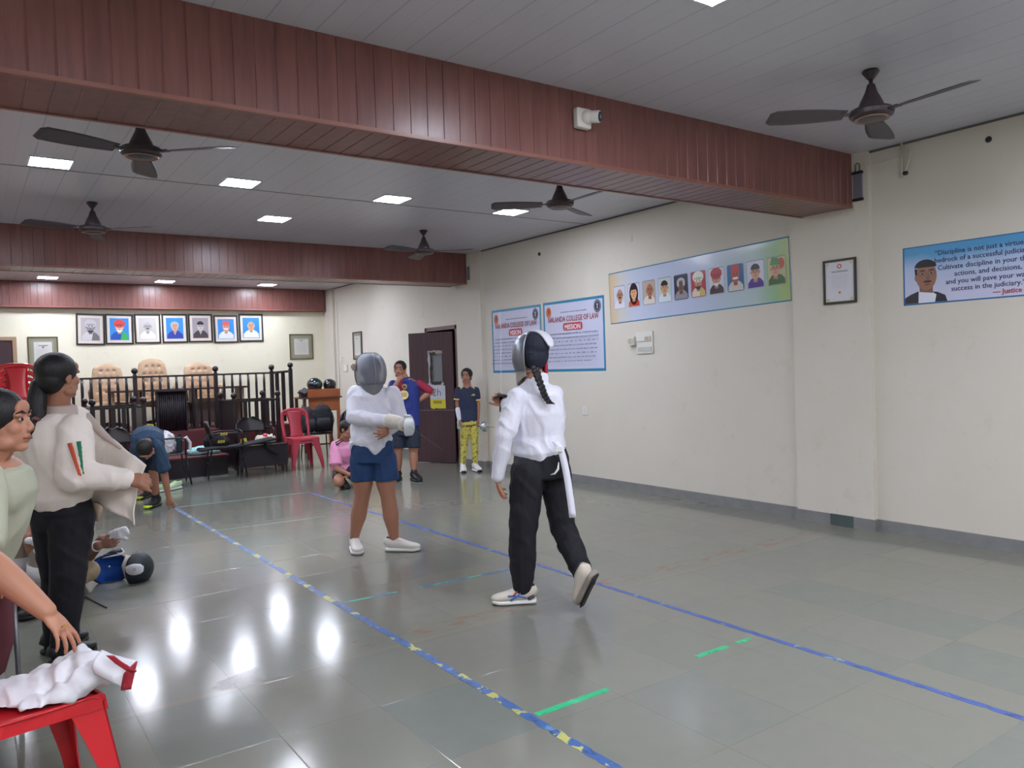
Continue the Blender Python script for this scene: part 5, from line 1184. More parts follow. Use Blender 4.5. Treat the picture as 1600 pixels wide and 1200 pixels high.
# ---------------- masked fencer in blue shorts
def fencer_one():
    f = Fig(6.42, 'person', 'fencer in wire mask, white jacket and blue shorts facing the camera', floor_at(590, 862)); J = f.J; t = f.t
    hc = J(580, 577, 0.0); FD = (TO+RI*0.45).normalized(); R = basis(FD)
    shR, shL = J(556, 616, 0.02), J(613, 616, -0.03); elR, wrR = J(553, 652, -0.12), J(622, 660, -0.34); elL, wrL = J(627, 655, -0.05), J(611, 671, -0.22)
    hip, waist, chest, sh = J(582, 706), J(580, 680), J(582, 645), J(585, 610)
    hR, hL = J(568, 712), J(598, 712, 0.0); kR, kL = J(566, 775, 0.0), J(606, 773, -0.03); aR, aL = J(554, 838, 0.05), J(616, 842, -0.02)
    b = MB(); head(b, hc, R); b.tube([sh, hc-UP*0.06], [0.056, 0.05]); torso(b, hip, waist, chest, sh, RI, 0.15, 0.13, 0.145, 0.15, 0.10, neck=hc)
    for a, e, w in ((shR, elR, wrR), (shL, elL, wrL)): seg(b, a, e, [0.040, 0.042, 0.036]); seg(b, e, w, [0.036, 0.032, 0.026])
    hand(b, wrL, (J(598, 675, -0.3)-wrL), TO*-1+UP*0.2, 0.95, curl=(20, 30, 35, 40, 40), side=1)
    hand(b, wrR, (J(645, 664, -0.4)-wrR), UP*-1, 0.95, curl=(40, 70, 70, 70, 70), side=-1)
    for h, k, a, tw in ((hR, kR, aR, 1), (hL, kL, aL, -1)):
        seg(b, h, k, [0.076, 0.082, 0.086, 0.064]); seg(b, k, a, [0.062, 0.064, 0.066, 0.05, 0.038])
    bake('body', b, M_skinA, t, 0.006, 3)
    j = MB(); torso(j, J(580, 690), J(580, 675), J(582, 645), J(585, 612), RI, 0.172, 0.17, 0.185, 0.2, 0.135)
    seg(j, shR, elR, [0.07, 0.066, 0.062]); seg(j, elR, wrR, [0.062, 0.056, 0.046, 0.042]); seg(j, shL, elL, [0.07, 0.064, 0.06]); seg(j, elL, wrL, [0.058, 0.05, 0.042])
    j.tube([J(586, 614), J(586, 600)], [0.08, 0.066])
    # crotch tongue of the jacket
    j.loft([(J(582, 683, -0.02), 0.165, 0.12), (J(587, 693, -0.04), 0.12, 0.115), (J(588, 703, -0.05), 0.065, 0.10), (J(588, 712, -0.04), 0.025, 0.07)], RI, 18)
    j.loft([(J(552, 690, 0.02), 0.03, 0.1), (J(549, 701, 0.02), 0.022, 0.09)], RI, 12)
    bake('jacket', j, M_whitej, t, 0.008, 3, 0.012, 0.13)
    s = MB(); s.loft([(J(581, 688), 0.168, 0.12), (J(582, 704), 0.178, 0.13), (J(582, 722), 0.182, 0.13)], RI, 20)
    seg(s, J(566, 718), J(567, 745), [0.104, 0.102]); seg(s, J(600, 718), J(603, 744, -0.02), [0.106, 0.106])
    s.tube([J(567, 735), J(567, 754)], [0.103, 0.101], 18); s.tube([J(602, 735, -0.015), J(603, 753, -0.02)], [0.107, 0.107], 18)
    bake('shorts', s, M_navy, t, 0.008, 3, 0.003, 0.14, hem=J(600, 749).z)
    obj('shorts_mark', MB().box(J(559, 739, -0.095), (0.008, 0.004, 0.045)), mat('light_mark', (150, 170, 190), 0.6), t, world=True)
    g = MB(); d = (J(641, 664, -0.42)-wrR).normalized(); seg(g, wrR-d*0.09, wrR+d*0.03, [0.056, 0.054, 0.046]); g.ell(wrR+d*0.085, (0.055, 0.055, 0.045)); g.ell(wrR+d*0.07-UP*0.02, (0.05, 0.055, 0.04)); limb(g, [wrR+d*0.05+UP*0.03, wrR+d*0.10+UP*0.035, wrR+d*0.13+UP*0.015], [0.016, 0.015, 0.013])
    for q in range(4): limb(g, [wrR+d*(0.09)+TO*0.035-UP*(0.03-q*0.02), wrR+d*0.125+TO*0.03-UP*(0.032-q*0.02), wrR+d*0.12-UP*(0.032-q*0.02)], [0.014, 0.013, 0.012])
    bake('glove', g, M_glove, t, 0.006, 3, 0.004, 0.06)
    X = mask(t, hc-UP*0.005, R, 0.98, M_mesh, M_bib)
    obj('mask_tab', MB().loft([(X((0.115, -0.02, 0.02)), 0.03, 0.008), (X((0.155, 0.0, 0.03)), 0.03, 0.012), (X((0.168, 0.01, 0.02)), 0.02, 0.006)], UP, 12), mat('mask_tab', (186, 170, 154), 0.7), t, smooth=True, world=True)
    hr = MB(); haircap(hr, hc, R, 0.97); bake('hair', hr, M_hair, t, 0.008, 3); face(t, hc, R)
    foot(t, aR, TO+RI*0.35, 0.27, 1.0, M_shoew, M_solew); foot(t, aL, RI+TO*0.12, 0.28, 1.0, M_shoew, M_solew)
    obj('sock', MB().cyl(aR-UP*0.01, aR-UP*0.05, 0.037, 0.036), M_dk, t, smooth=True, world=True); obj('sock', MB().cyl(aL-UP*0.01, aL-UP*0.05, 0.037, 0.036), M_dk, t, smooth=True, world=True)
    w = thing('fencing_sabre', 'sword with pale crescent guard held in the gloved hand of the blue shorts fencer', 'sword', wrR+d*0.09)
    dd = (RI*0.42+TO*0.95+UP*-0.15).normalized(); h0 = wrR+d*0.085
    obj('grip', MB().tube([h0-dd*0.05, h0+dd*0.06], 0.012, 10), M_dk, w, smooth=True, world=True)
    c0 = h0+dd*0.075; gd = MB()
    def gf(u, v):
        th = math.radians(-105+210*u); rr = 0.078; wv = 0.045*math.cos(math.radians(-105+210*u)*0.75)
        sd = dd.cross(UP).normalized(); return c0+dd*(rr*math.cos(th)*0.45-0.02)+UP*(rr*math.sin(th)*1.05)+sd*((v-0.5)*2*wv)
    obj('hand_guard', gd.grid(gf, 20, 8, 0.003), mat('pale_guard', (206, 210, 214), 0.35, 0.3), w, smooth=True, world=True)
    obj('guard_lining', MB().ell(c0-dd*0.028, (0.03, 0.03, 0.045)), mat('lining_blue', (52, 70, 104), 0.7), w, smooth=True, world=True)
    obj('blade', MB().tube([c0, c0+dd*0.8], [0.0014, 0.0008], 6), M_dk, w, world=True)
fencer_one()

# ---------------- masked fencer in black trousers, back to the camera
def fencer_two():
    f = Fig(4.88, 'person', 'fencer seen from behind in silver mask, white jacket and black trousers, mid stride', floor_at(830, 940)); J = f.J; t = f.t
    FD = (RI*-0.76-TO*0.65).normalized(); R = basis(FD); hc = J(829, 552, 0.0)
    SD = (RI*0.93+TO*-0.05+V((0, 0, 0))).normalized(); SD = (RI*0.95-TO*-0.30).normalized()
    shL, shR = J(808, 622, -0.09), J(866, 618, 0.08); elL, wrL = J(788, 680, -0.12), J(778, 744, -0.08); elR, wrR = J(835, 660, 0.36), J(792, 632, 0.50)
    hip, waist, chest, sh = J(845, 722), J(841, 690), J(838, 645), J(838, 606)
    hL, hR = J(825, 738, -0.06), J(866, 735, 0.05); kL, kR = J(817, 832, -0.05), J(880, 826, 0.0); aL, aR = J(816, 915, 0.0), J(915, 906, -0.18)
    b = MB(); head(b, hc, R); b.tube([sh, hc-UP*0.05], [0.06, 0.05]); torso(b, hip, waist, chest, sh, SD, 0.15, 0.13, 0.145, 0.13, 0.095, hc)
    for a, e, w in ((shL, elL, wrL), (shR, elR, wrR)): seg(b, a, e, [0.038, 0.04, 0.036]); seg(b, e, w, [0.036, 0.034, 0.026])
    hand(b, wrL, (J(779, 768, -0.04)-wrL), RI*1.0, 0.97, curl=(20, 25, 28, 30, 34), side=1, thumb=30)
    hand(b, wrR, (J(779, 622, 0.56)-wrR), TO, 0.95, curl=(40, 70, 70, 70, 70), side=-1)
    for h, k, a in ((hL, kL, aL), (hR, kR, aR)): seg(b, h, k, [0.085, 0.08, 0.065, 0.055]); seg(b, k, a, [0.053, 0.054, 0.044, 0.034])
    bake('body', b, M_skinB, t, 0.0055, 3)
    j = MB(); torso(j, J(843, 705), J(841, 680), J(839, 645), J(838, 608), SD, 0.168, 0.162, 0.18, 0.172, 0.14)
    seg(j, shL, elL, [0.064, 0.064, 0.062]); seg(j, elL, wrL, [0.06, 0.054, 0.046, 0.044]); seg(j, shR, elR, [0.062, 0.064, 0.06]); seg(j, elR, wrR, [0.058, 0.05, 0.044])
    j.tube([J(838, 612), J(841, 583)], [0.085, 0.062], 16)
    bake('jacket', j, M_whitej, t, 0.007, 3, 0.013, 0.14)
    s = MB(); s.loft([(J(845, 697), 0.155, 0.115), (J(845, 715), 0.178, 0.13), (J(846, 745), 0.185, 0.135)], SD, 20)
    seg(s, hL, kL, [0.108, 0.104, 0.095, 0.086]); seg(s, kL, aL, [0.086, 0.084, 0.080, 0.062]); seg(s, hR, kR, [0.108, 0.102, 0.09, 0.08]); seg(s, kR, aR, [0.08, 0.078, 0.07, 0.056])
    bake('trousers', s, M_blackp, t, 0.008, 3, 0.010, 0.12)
    for a in (aL, aR): obj('ankle_cuff', MB().cyl(a-UP*0.005, a-UP*0.028, 0.058, 0.054), M_blackp, t, smooth=True, world=True); obj('sock', MB().cyl(a-UP*0.02, a-UP*0.065, 0.036, 0.034), mat('pink_sock', (222, 150, 160), 0.8), t, smooth=True, world=True)
    M_cs = mat('cream_shoe', (206, 198, 184), 0.65); M_sb = mat('shoe_blue', (52, 110, 186), 0.5); M_sr = mat('shoe_red', (170, 56, 70), 0.5)
    d = (RI*-1+TO*0.05).normalized(); h0 = V((aL.x, aL.y, 0))-d*0.075; t0 = h0+d*0.27; s1 = shoe(t, h0, t0, None, 1.05, M_cs, M_solew)
    d = (t0-h0).normalized(); S = TO; L = (t0-h0).length
    q = lambda a, z, o=0.046: h0+d*(a*L)+UP*z*1.2+S*(o+0.008)
    obj('stripes', MB().tube([q(0.28, 0.075, 0.04), q(0.42, 0.045, 0.043), q(0.56, 0.03, 0.045)], 0.005).tube([q(0.2, 0.04), q(0.36, 0.05, 0.043), q(0.62, 0.052, 0.042)], 0.005), M_sb, s1, smooth=True, world=True)
    obj('red_stripe', MB().tube([q(0.38, 0.078, 0.038), q(0.5, 0.05, 0.043)], 0.005), M_sr, s1, smooth=True, world=True)
    obj('heel_patch', MB().loft([(q(0.02, 0.045, 0.02), 0.012, 0.02), (q(0.16, 0.032, 0.03), 0.010, 0.02)], UP, 8), M_dk, s1, world=True)
    # trailing foot on its toes, sole turned to the camera
    tp = J(908, 946, -0.20); tp.z = max(tp.z, 0.012); hl = J(929, 902, -0.30)
    hl = tp+(hl-tp).normalized()*0.25
    s2 = shoe(t, hl, tp, None, 1.05, M_cs, mat('grey_sole', (150, 142, 134), 0.7), U=(RI*-0.75+TO*-0.5+UP*0.35))
    obj('dark_outsole', MB().loft([(hl.lerp(tp, a)+(RI*0.75+TO*0.5-UP*0.35).normalized()*0.006, 0.032, 0.008) for a in (0.0, 0.3, 0.7, 0.98)], (tp-hl).cross(RI*-0.75+TO*-0.5+UP*0.35), 12), M_dk, s2, smooth=True, world=True)
    X = mask(t, hc-UP*0.0, R, 0.90, M_mesh2, mat('bib_beige', (172, 164, 154), 0.6), True, M_steel)
    m = MB(); haircap(m, hc, R, 1.07); m.ell(hc+R @ V((0, -0.035, -0.01)), (0.096, 0.082, 0.10), R); m.v = m.v; o = bake('mask_back', m, M_navyc, t, 0.007, 3)
    obj('mask_strap', MB().tube([X((0.105, 0.01, 0.0)), X((0.09, -0.08, 0.0)), X((0, -0.135, 0.0)), X((-0.09, -0.08, 0.0)), X((-0.105, 0.01, 0.0))], 0.007), M_navyc, t, smooth=True, world=True)
    def tg(u, v):
        a = -0.15+1.55*u; wv = (0.034+0.014*u)*(math.sqrt(max(0.03, 1-((u-0.6)/0.4)**2)) if u > 0.6 else 1); return X((0.012+(v-0.5)*2*wv, -0.03-0.150*math.sin(a), 0.01+0.150*math.cos(a)))
    obj('mask_tongue', MB().grid(tg, 14, 8, 0.01), mat('tongue_white', (222, 222, 232), 0.45), t, smooth=True, world=True)
    obj('bib_lining', MB().loft([(J(853, 566, 0.02), 0.012, 0.05), (J(853, 583, 0.02), 0.014, 0.04)], RI, 10), mat('lining_red', (176, 44, 60), 0.7), t, smooth=True, world=True)
    br = MB(); P = [J(836, 574, -0.12), J(840, 588, -0.15), J(846, 604, -0.165), J(851, 618, -0.17), J(858, 629, -0.17)]
    for i in range(19):
        a = i/18*4; k = min(3, int(a)); p = P[k].lerp(P[k+1], a-k); r = 0.019*(1-0.45*i/18)
        sd = RI*(0.011*(1 if i % 2 else -1)); br.ell(p+sd, (r, r*0.8, r*1.0), n=10, m=8)
    br.tube([P[4], J(864, 630, -0.16), J(868, 632, -0.15)], [0.010, 0.007, 0.002])
    bake('braid', br, M_hair, t, 0.005, 1)
    # belt strap and pocket piping
    def st(u, v):
        p = J(867+2*u**0.5*14, 690+119*u, -0.165-0.02*u); return p+RI*((v-0.5)*0.042)+UP*0
    obj('white_strap', MB().grid(st, 12, 2, 0.003), M_whitej, t, smooth=True, world=True)
    obj('strap_buckle', MB().box(J(873, 702, -0.18), (0.045, 0.008, 0.03), -YAW), M_solew, t, world=True, bevel=0.002)
    obj('pocket_flash', MB().tube([J(860, 742, -0.17), J(867, 740, -0.17), J(872, 733, -0.17), J(873, 722, -0.165)], [0.002, 0.006, 0.007, 0.002]), M_solew, t, smooth=True, world=True)
    w = thing('fencing_foil', 'sword held upright before the fencer seen from behind, dark guard', 'sword', wrR)
    foil(w, J(783, 630, 0.52), (RI*0.02+UP*1+FWD*0.25), M_dk, 0.62, 0.055, r=0.0014)
    hd = w
fencer_two()
# ---------------- boy in the red and blue football shirt
M_garnet = mat('shirt_garnet', (150, 30, 62), 0.7); M_blue = mat('shirt_blue', (34, 52, 128), 0.7); M_dshort = mat('dark_shorts', (34, 44, 62), 0.75); M_blk = mat('black_shoe', (26, 26, 30), 0.5)
def simple_legs(b, h, k, a, r=(0.072, 0.07, 0.058, 0.05), q=(0.048, 0.05, 0.045, 0.034)): seg(b, h, k, list(r)); seg(b, k, a, list(q))
def boy_shirt():
    f = Fig(10.5, 'person', 'boy in red and blue football shirt covering his mouth, hand on hip by the door', floor_at(635, 748)); J = f.J; t = f.t
    R = basis((TO-RI*0.1-UP*0.05)); hc = J(625, 578); s = 1.0
    shR, shL = J(614, 600), J(655, 600); elR, wrR = J(607, 620, -0.22), J(622, 596, -0.24); elL, wrL = J(674, 612, 0.02), J(654, 626, 0.0)
    hip, waist, chest, sh = J(634, 668), J(634, 645), J(634, 618), J(634, 595)
    b = MB(); head(b, hc, R, s); b.tube([sh, hc-UP*0.05], [0.058, 0.05]); torso(b, hip, waist, chest, sh, RI, 0.16, 0.15, 0.16, 0.16, 0.11, hc)
    for a, e, w in ((shR, elR, wrR), (shL, elL, wrL)): seg(b, a, e, [0.042, 0.046, 0.042]); seg(b, e, w, [0.042, 0.038, 0.027])
    hand(b, wrR, (J(626, 584, -0.17)-wrR), FWD+RI*0.4, 0.9, curl=(30, 40, 40, 42, 44), side=-1); hand(b, wrL, (J(646, 632, 0.02)-wrL), RI*-0.3+FWD, 0.9, side=1)
    kR, kL, aR, aL = J(622, 706), J(646, 706), J(622, 736, 0.05), J(647, 737, -0.05)
    simple_legs(b, J(624, 675), kR, aR, (0.08, 0.08, 0.075, 0.06), (0.058, 0.062, 0.052, 0.038)); simple_legs(b, J(645, 675), kL, aL, (0.08, 0.08, 0.075, 0.06), (0.058, 0.062, 0.052, 0.038))
    bake('body', b, M_skinA, t, 0.007, 2); face(t, hc, R, s, False)
    hr = MB(); haircap(hr, hc, R, s); bake('hair', hr, M_hair, t, 0.008, 2)
    j = MB(); torso(j, J(634, 664), J(634, 645), J(634, 618), J(634, 597), RI, 0.195, 0.19, 0.195, 0.19, 0.135)
    j.tube([J(634, 597), J(633, 590)], [0.075, 0.066], 14)
    o = bake('shirt', j, M_blue, t, 0.009, 2, 0.008, 0.12)
    o.data.materials.append(M_garnet)
    W = world_of(t); cx = J(631, 620); 
    for p in o.data.polygons:
        w_ = (W @ p.center)-cx; u = w_.dot(RI)
        if w_.dot(TO) > -0.02 and -0.15 < u < -0.0: p.material_index = 1
    for nm, a, e, M in (('sleeve', shR, shR.lerp(elR, 0.85), M_blue), ('sleeve', shL, shL.lerp(elL, 0.85), M_garnet)):
        sl = MB(); seg(sl, a, e, [0.056, 0.06, 0.058]); sl.tube([a.lerp(e, 0.7), e.lerp(a, -0.02)], [0.06, 0.06]); bake(nm, sl, M, t, 0.009, 2, 0.005, 0.1)
    c = J(632, 604, -0.16); p = Pic(c, RI, UP); p.oval(0, 0, 0.034, 0.038, (180, 150, 70)); p.rect(-0.02, -0.02, 0, 0.01, (150, 30, 60)); p.rect(0, -0.02, 0.02, 0.01, (40, 60, 130)); p.make('crest', t)
    c = J(631, 617, -0.165); p = Pic(c, RI, UP); p.oval(0, 0, 0.062, 0.062, (232, 206, 140))
    for k in range(3): p.rect(-0.04, -0.022+k*0.018, 0.04, -0.014+k*0.018, (120, 70, 50))
    p.make('chest_roundel', t)
    s_ = MB(); s_.loft([(J(634, 657), 0.17, 0.12), (J(634, 670), 0.185, 0.13), (J(634, 680), 0.185, 0.13)], RI, 18); seg(s_, J(623, 678), J(623, 690), [0.098, 0.1]); seg(s_, J(646, 678), J(646, 690), [0.098, 0.1]); s_.tube([J(623, 684), J(622, 699)], [0.1, 0.1], 16); s_.tube([J(646, 684), J(646, 699)], [0.1, 0.1], 16)
    bake('shorts', s_, M_dshort, t, 0.009, 2, 0.006, 0.1)
    for a, d in ((aR, TO-RI*0.1), (aL, TO+RI*0.55)):
        obj('sock', MB().cyl(a+UP*0.03, a-UP*0.04, 0.042, 0.04), M_blk, t, smooth=True, world=True); foot(t, a, d, 0.28, 1.1, M_blk, M_blk)
boy_shirt()
# ---------------- girl by the door
def girl():
    f = Fig(11.15, 'person', 'girl in navy tee and yellow patterned leggings standing by the door with a sword', floor_at(735, 737)); J = f.J; t = f.t
    R = basis((TO*1-RI*0.15)); s = 0.93; hc = J(729, 588.5)
    shR, shL = J(716, 610), J(744, 610); elR, wrR = J(714.5, 632), J(718, 654, -0.05); elL, wrL = J(747, 634), J(747, 654, -0.02)
    hip, waist, chest, sh = J(733, 660), J(732, 640), J(731, 622), J(730, 607)
    b = MB(); head(b, hc, R, s); b.tube([sh, hc-UP*0.05], [0.045, 0.04]); torso(b, hip, waist, chest, sh, RI, 0.115, 0.10, 0.11, 0.12, 0.08, hc)
    for a, e, w in ((shR, elR, wrR), (shL, elL, wrL)): seg(b, a, e, [0.034, 0.034, 0.031]); seg(b, e, w, [0.031, 0.029, 0.022])
    hand(b, wrL, UP*-1+RI*0.05, RI*-0.8+FWD*0.3, 0.85, curl=(30, 60, 60, 60, 60), side=-1); hand(b, wrR, UP*-1, RI*1, 0.85, side=1)
    aR, aL = J(723.5, 727), J(743, 725, 0.02); simple_legs(b, J(727, 668), J(725, 697), aR, (0.06, 0.058, 0.048, 0.042), (0.04, 0.042, 0.036, 0.028)); simple_legs(b, J(739, 668), J(742, 697), aL, (0.06, 0.058, 0.048, 0.042), (0.04, 0.042, 0.036, 0.028))
    bake('body', b, M_skinA, t, 0.006, 2); face(t, hc, R, s)
    hr = MB(); haircap(hr, hc, R, s*1.06); hr.tube([hc+FWD*0.1, hc+FWD*0.13-UP*0.12, hc+FWD*0.11-UP*0.24], [0.04, 0.035, 0.01]); bake('hair', hr, M_hair, t, 0.008, 2)
    M_nt = mat('navy_tee', (38, 46, 74), 0.75)
    j = MB(); torso(j, J(732, 656), J(732, 640), J(731, 622), J(730.5, 608), RI, 0.15, 0.14, 0.135, 0.145, 0.10)
    j.tube([J(732, 648), J(732, 660)], [0.15, 0.155], 20) if False else None
    for a, e in ((shR, elR), (shL, elL)): seg(j, a, a.lerp(e, 0.5), [0.05, 0.05, 0.05])
    bake('tee_shirt', j, M_nt, t, 0.008, 2, 0.005, 0.1)
    for a, e in ((shR, elR), (shL, elL)):
        q = a.lerp(e, 0.58); d = (e-a).normalized(); obj('sleeve_trim', MB().tube([q, q+d*0.02], [0.054, 0.055], 14), mat('trim_yellow', (226, 190, 110), 0.7), t, smooth=True, world=True)
    for sg, a in ((-1, shR), (1, shL)): obj('shoulder_stripe', MB().tube([J(730.5+sg*6, 604.5, -0.02), J(730.5+sg*10, 607, -0.03), J(730.5+sg*14, 611, -0.02)], 0.012), mat('trim_cream', (206, 200, 130), 0.7), t, smooth=True, world=True)
    c = J(739.5, 617, -0.12); p = Pic(c, RI, UP); p.poly([(-0.03, -0.012), (0.03, -0.012), (0.012, 0.02), (-0.02, 0.006)], (186, 190, 80)); p.make('chest_logo', t)
    M_leg = newmat('yellow_leggings'); tc = M_leg.n('ShaderNodeTexCoord'); n = M_leg.noise(tc.outputs['Object'], 30, 3, 0.6); M_leg.l(M_leg.mix(M_leg.math('GREATER_THAN', n, 0.56), lin((206, 196, 96)), lin((130, 124, 62))), M_leg.b.inputs['Base Color']); M_leg.b.inputs['Roughness'].default_value = 0.8
    l = MB(); l.loft([(J(732.5, 652), 0.13, 0.095), (J(733, 664), 0.14, 0.1)], RI, 16); simple_legs(l, J(727, 670), J(725, 697), aR.lerp(J(725, 697), 0.06), (0.078, 0.07, 0.058, 0.052), (0.05, 0.05, 0.043, 0.036)); simple_legs(l, J(739.5, 670), J(742, 697), aL.lerp(J(742, 697), 0.06), (0.078, 0.07, 0.058, 0.052), (0.05, 0.05, 0.043, 0.036))
    bake('leggings', l, M_leg.M, t, 0.007, 2, 0.003, 0.08)
    g = MB(); d = (wrR-elR).normalized(); seg(g, wrR-d*0.13, wrR, [0.042, 0.04, 0.036]); bake('glove_cuff', g, M_whitej, t, 0.006, 2)
    g = MB(); g.loft([(wrR, 0.03, 0.026), (wrR-UP*0.05, 0.04, 0.026), (wrR-UP*0.10, 0.034, 0.022)], RI, 12); 
    for q in range(4): limb(g, [wrR-UP*0.09+RI*(q*0.018-0.027), wrR-UP*(0.14+0.01*(q in (1, 2)))+RI*(q*0.019-0.028)], [0.011, 0.010])
    limb(g, [wrR-UP*0.04+RI*0.03, wrR-UP*0.10+RI*0.05], [0.013, 0.011]); bake('glove', g, mat('grey_glove', (186, 186, 184), 0.8), t, 0.005, 2)
    for a, d in ((aR, TO+RI*0.1), (aL, TO+RI*0.45)):
        d = d.normalized(); so = foot(t, a, d, 0.235, 0.95, M_solew, M_solew); q = V((a.x, a.y, 0))
        obj('toe_cap', MB().loft([(q+d*0.125+UP*0.02, 0.048, 0.016), (q+d*0.175+UP*0.018, 0.034, 0.016)], RI, 12), M_blk, so, smooth=True, world=True)
        obj('ankle_sock', MB().cyl(a+UP*0.03, a-UP*0.06, 0.036, 0.04), M_solew, t, smooth=True, world=True)
    w = thing('fencing_sword', 'sword with round steel guard held level by the girl in yellow leggings', 'sword', wrL-UP*0.07)
    h0 = J(748, 666, -0.06); d = (RI*0.50+TO*0.83+UP*0.02).normalized()
    obj('grip', MB().tube([h0-d*0.02, h0+d*0.2], 0.009, 10), M_dk, w, smooth=True, world=True)
    Rr = d.to_track_quat('Z', 'Y').to_matrix(); bell = 0.075
    pr = [(0.004, 0.0)]+[(bell*math.sin(math.radians(q)), -bell*0.6*(1-math.cos(math.radians(q)))) for q in range(8, 91, 9)]; pr += [(a*0.96, b_-0.002) for a, b_ in reversed(pr)]
    obj('bell_guard', MB().lathe(pr, h0+d*0.22, 28, Rr), mat('guard_steel', (190, 192, 196), 0.25, 0.8), w, smooth=True, world=True)
    obj('blade', MB().tube([h0+d*0.2, h0+d*0.45], [0.004, 0.003], 6), M_dk, w, world=True)
girl()
# ---------------- crouching boy in pink
def pink():
    f = Fig(10.05, 'person', 'boy in pink shirt crouching low beside the masked fencer', floor_at(533, 762)); J = f.J; t = f.t
    FD = (TO*0.55+RI*0.85-UP*0.25); R = basis(FD); s = 0.98; hc = J(543, 671)
    b = MB(); head(b, hc, R, s); sh, chest, waist, hip = J(536, 692, 0.05), J(535, 708, 0.08), J(536, 723, 0.12), J(538, 736, 0.15)
    b.tube([sh, hc-UP*0.04], [0.05, 0.045]); torso(b, hip, waist, chest, sh, RI*0.75+TO*-0.5, 0.15, 0.13, 0.14, 0.14, 0.1, hc)
    shR, shL = J(524, 697, -0.03), J(551, 694, 0.1); elR, wrR = J(524, 731, -0.12), J(545, 741, -0.22); elL, wrL = J(562, 725, 0.05), J(553, 741, -0.15)
    for a, e, w in ((shR, elR, wrR), (shL, elL, wrL)): seg(b, a, e, [0.038, 0.042, 0.038]); seg(b, e, w, [0.038, 0.034, 0.025])
    hand(b, wrR, RI+UP*-0.1, TO*-1-UP*0.3, 0.9, side=1); hand(b, wrL, RI*-0.8+TO*0.5, UP*-1, 0.9, side=-1)
    kR, kL = J(529, 753, -0.28), J(556, 748, -0.2); aR, aL = J(540, 757, 0.1), J(562, 756, 0.12)
    seg(b, J(531, 738, 0.12), kR, [0.07, 0.07, 0.066]); seg(b, kR, aR, [0.062, 0.06, 0.05, 0.036]); seg(b, J(548, 738, 0.12), kL, [0.07, 0.07, 0.066]); seg(b, kL, aL, [0.06, 0.058, 0.048, 0.036])
    bake('body', b, M_skinA, t, 0.007, 2); face(t, hc, R, s)
    hr = MB(); haircap(hr, hc, R, s); bake('hair', hr, M_hair, t, 0.008, 2)
    M_pk = mat('pink_shirt', (222, 148, 186), 0.75)
    j = MB(); torso(j, J(537, 732, 0.12), waist, chest, sh, RI*0.75+TO*-0.5, 0.175, 0.165, 0.17, 0.165, 0.125)
    seg(j, shR, shR.lerp(elR, 0.72), [0.066, 0.074, 0.08]); seg(j, shL, shL.lerp(elL, 0.7), [0.066, 0.07, 0.075]); j.tube([shR.lerp(elR, 0.4), shR.lerp(elR, 0.86)], [0.076, 0.086], 16)
    bake('shirt', j, M_pk, t, 0.008, 2, 0.008, 0.12)
    for k in range(2): obj('shoulder_stripe', MB().tube([J(524+k*1.2, 692+k*3, -0.10), J(530+k*1.2, 688.5+k*3, -0.085), J(536+k*0.8, 685+k*3, -0.06)], 0.008, 6), M_blk, t, smooth=True, world=True)
    s_ = MB(); seg(s_, J(532, 736, 0.12), J(530, 745, -0.1), [0.095, 0.09, 0.085]); seg(s_, J(548, 736, 0.12), J(555, 743, -0.08), [0.095, 0.09, 0.085]); bake('shorts', s_, M_blk, t, 0.009, 2, 0.005, 0.1)
    obj('glasses', MB().tube([V(hc)+R @ V((-0.055, 0.07, 0.012)), V(hc)+R @ V((-0.03, 0.095, 0.008)), V(hc)+R @ V((0.03, 0.095, 0.008)), V(hc)+R @ V((0.055, 0.07, 0.012))], 0.003), M_blk, t, world=True)
    shoe(t, floor_at(536, 762), floor_at(544, 766), 0.2, 1.0, M_blk, M_blk); shoe(t, floor_at(560, 760), floor_at(566, 764), 0.2, 1.0, M_blk, M_blk)
pink()
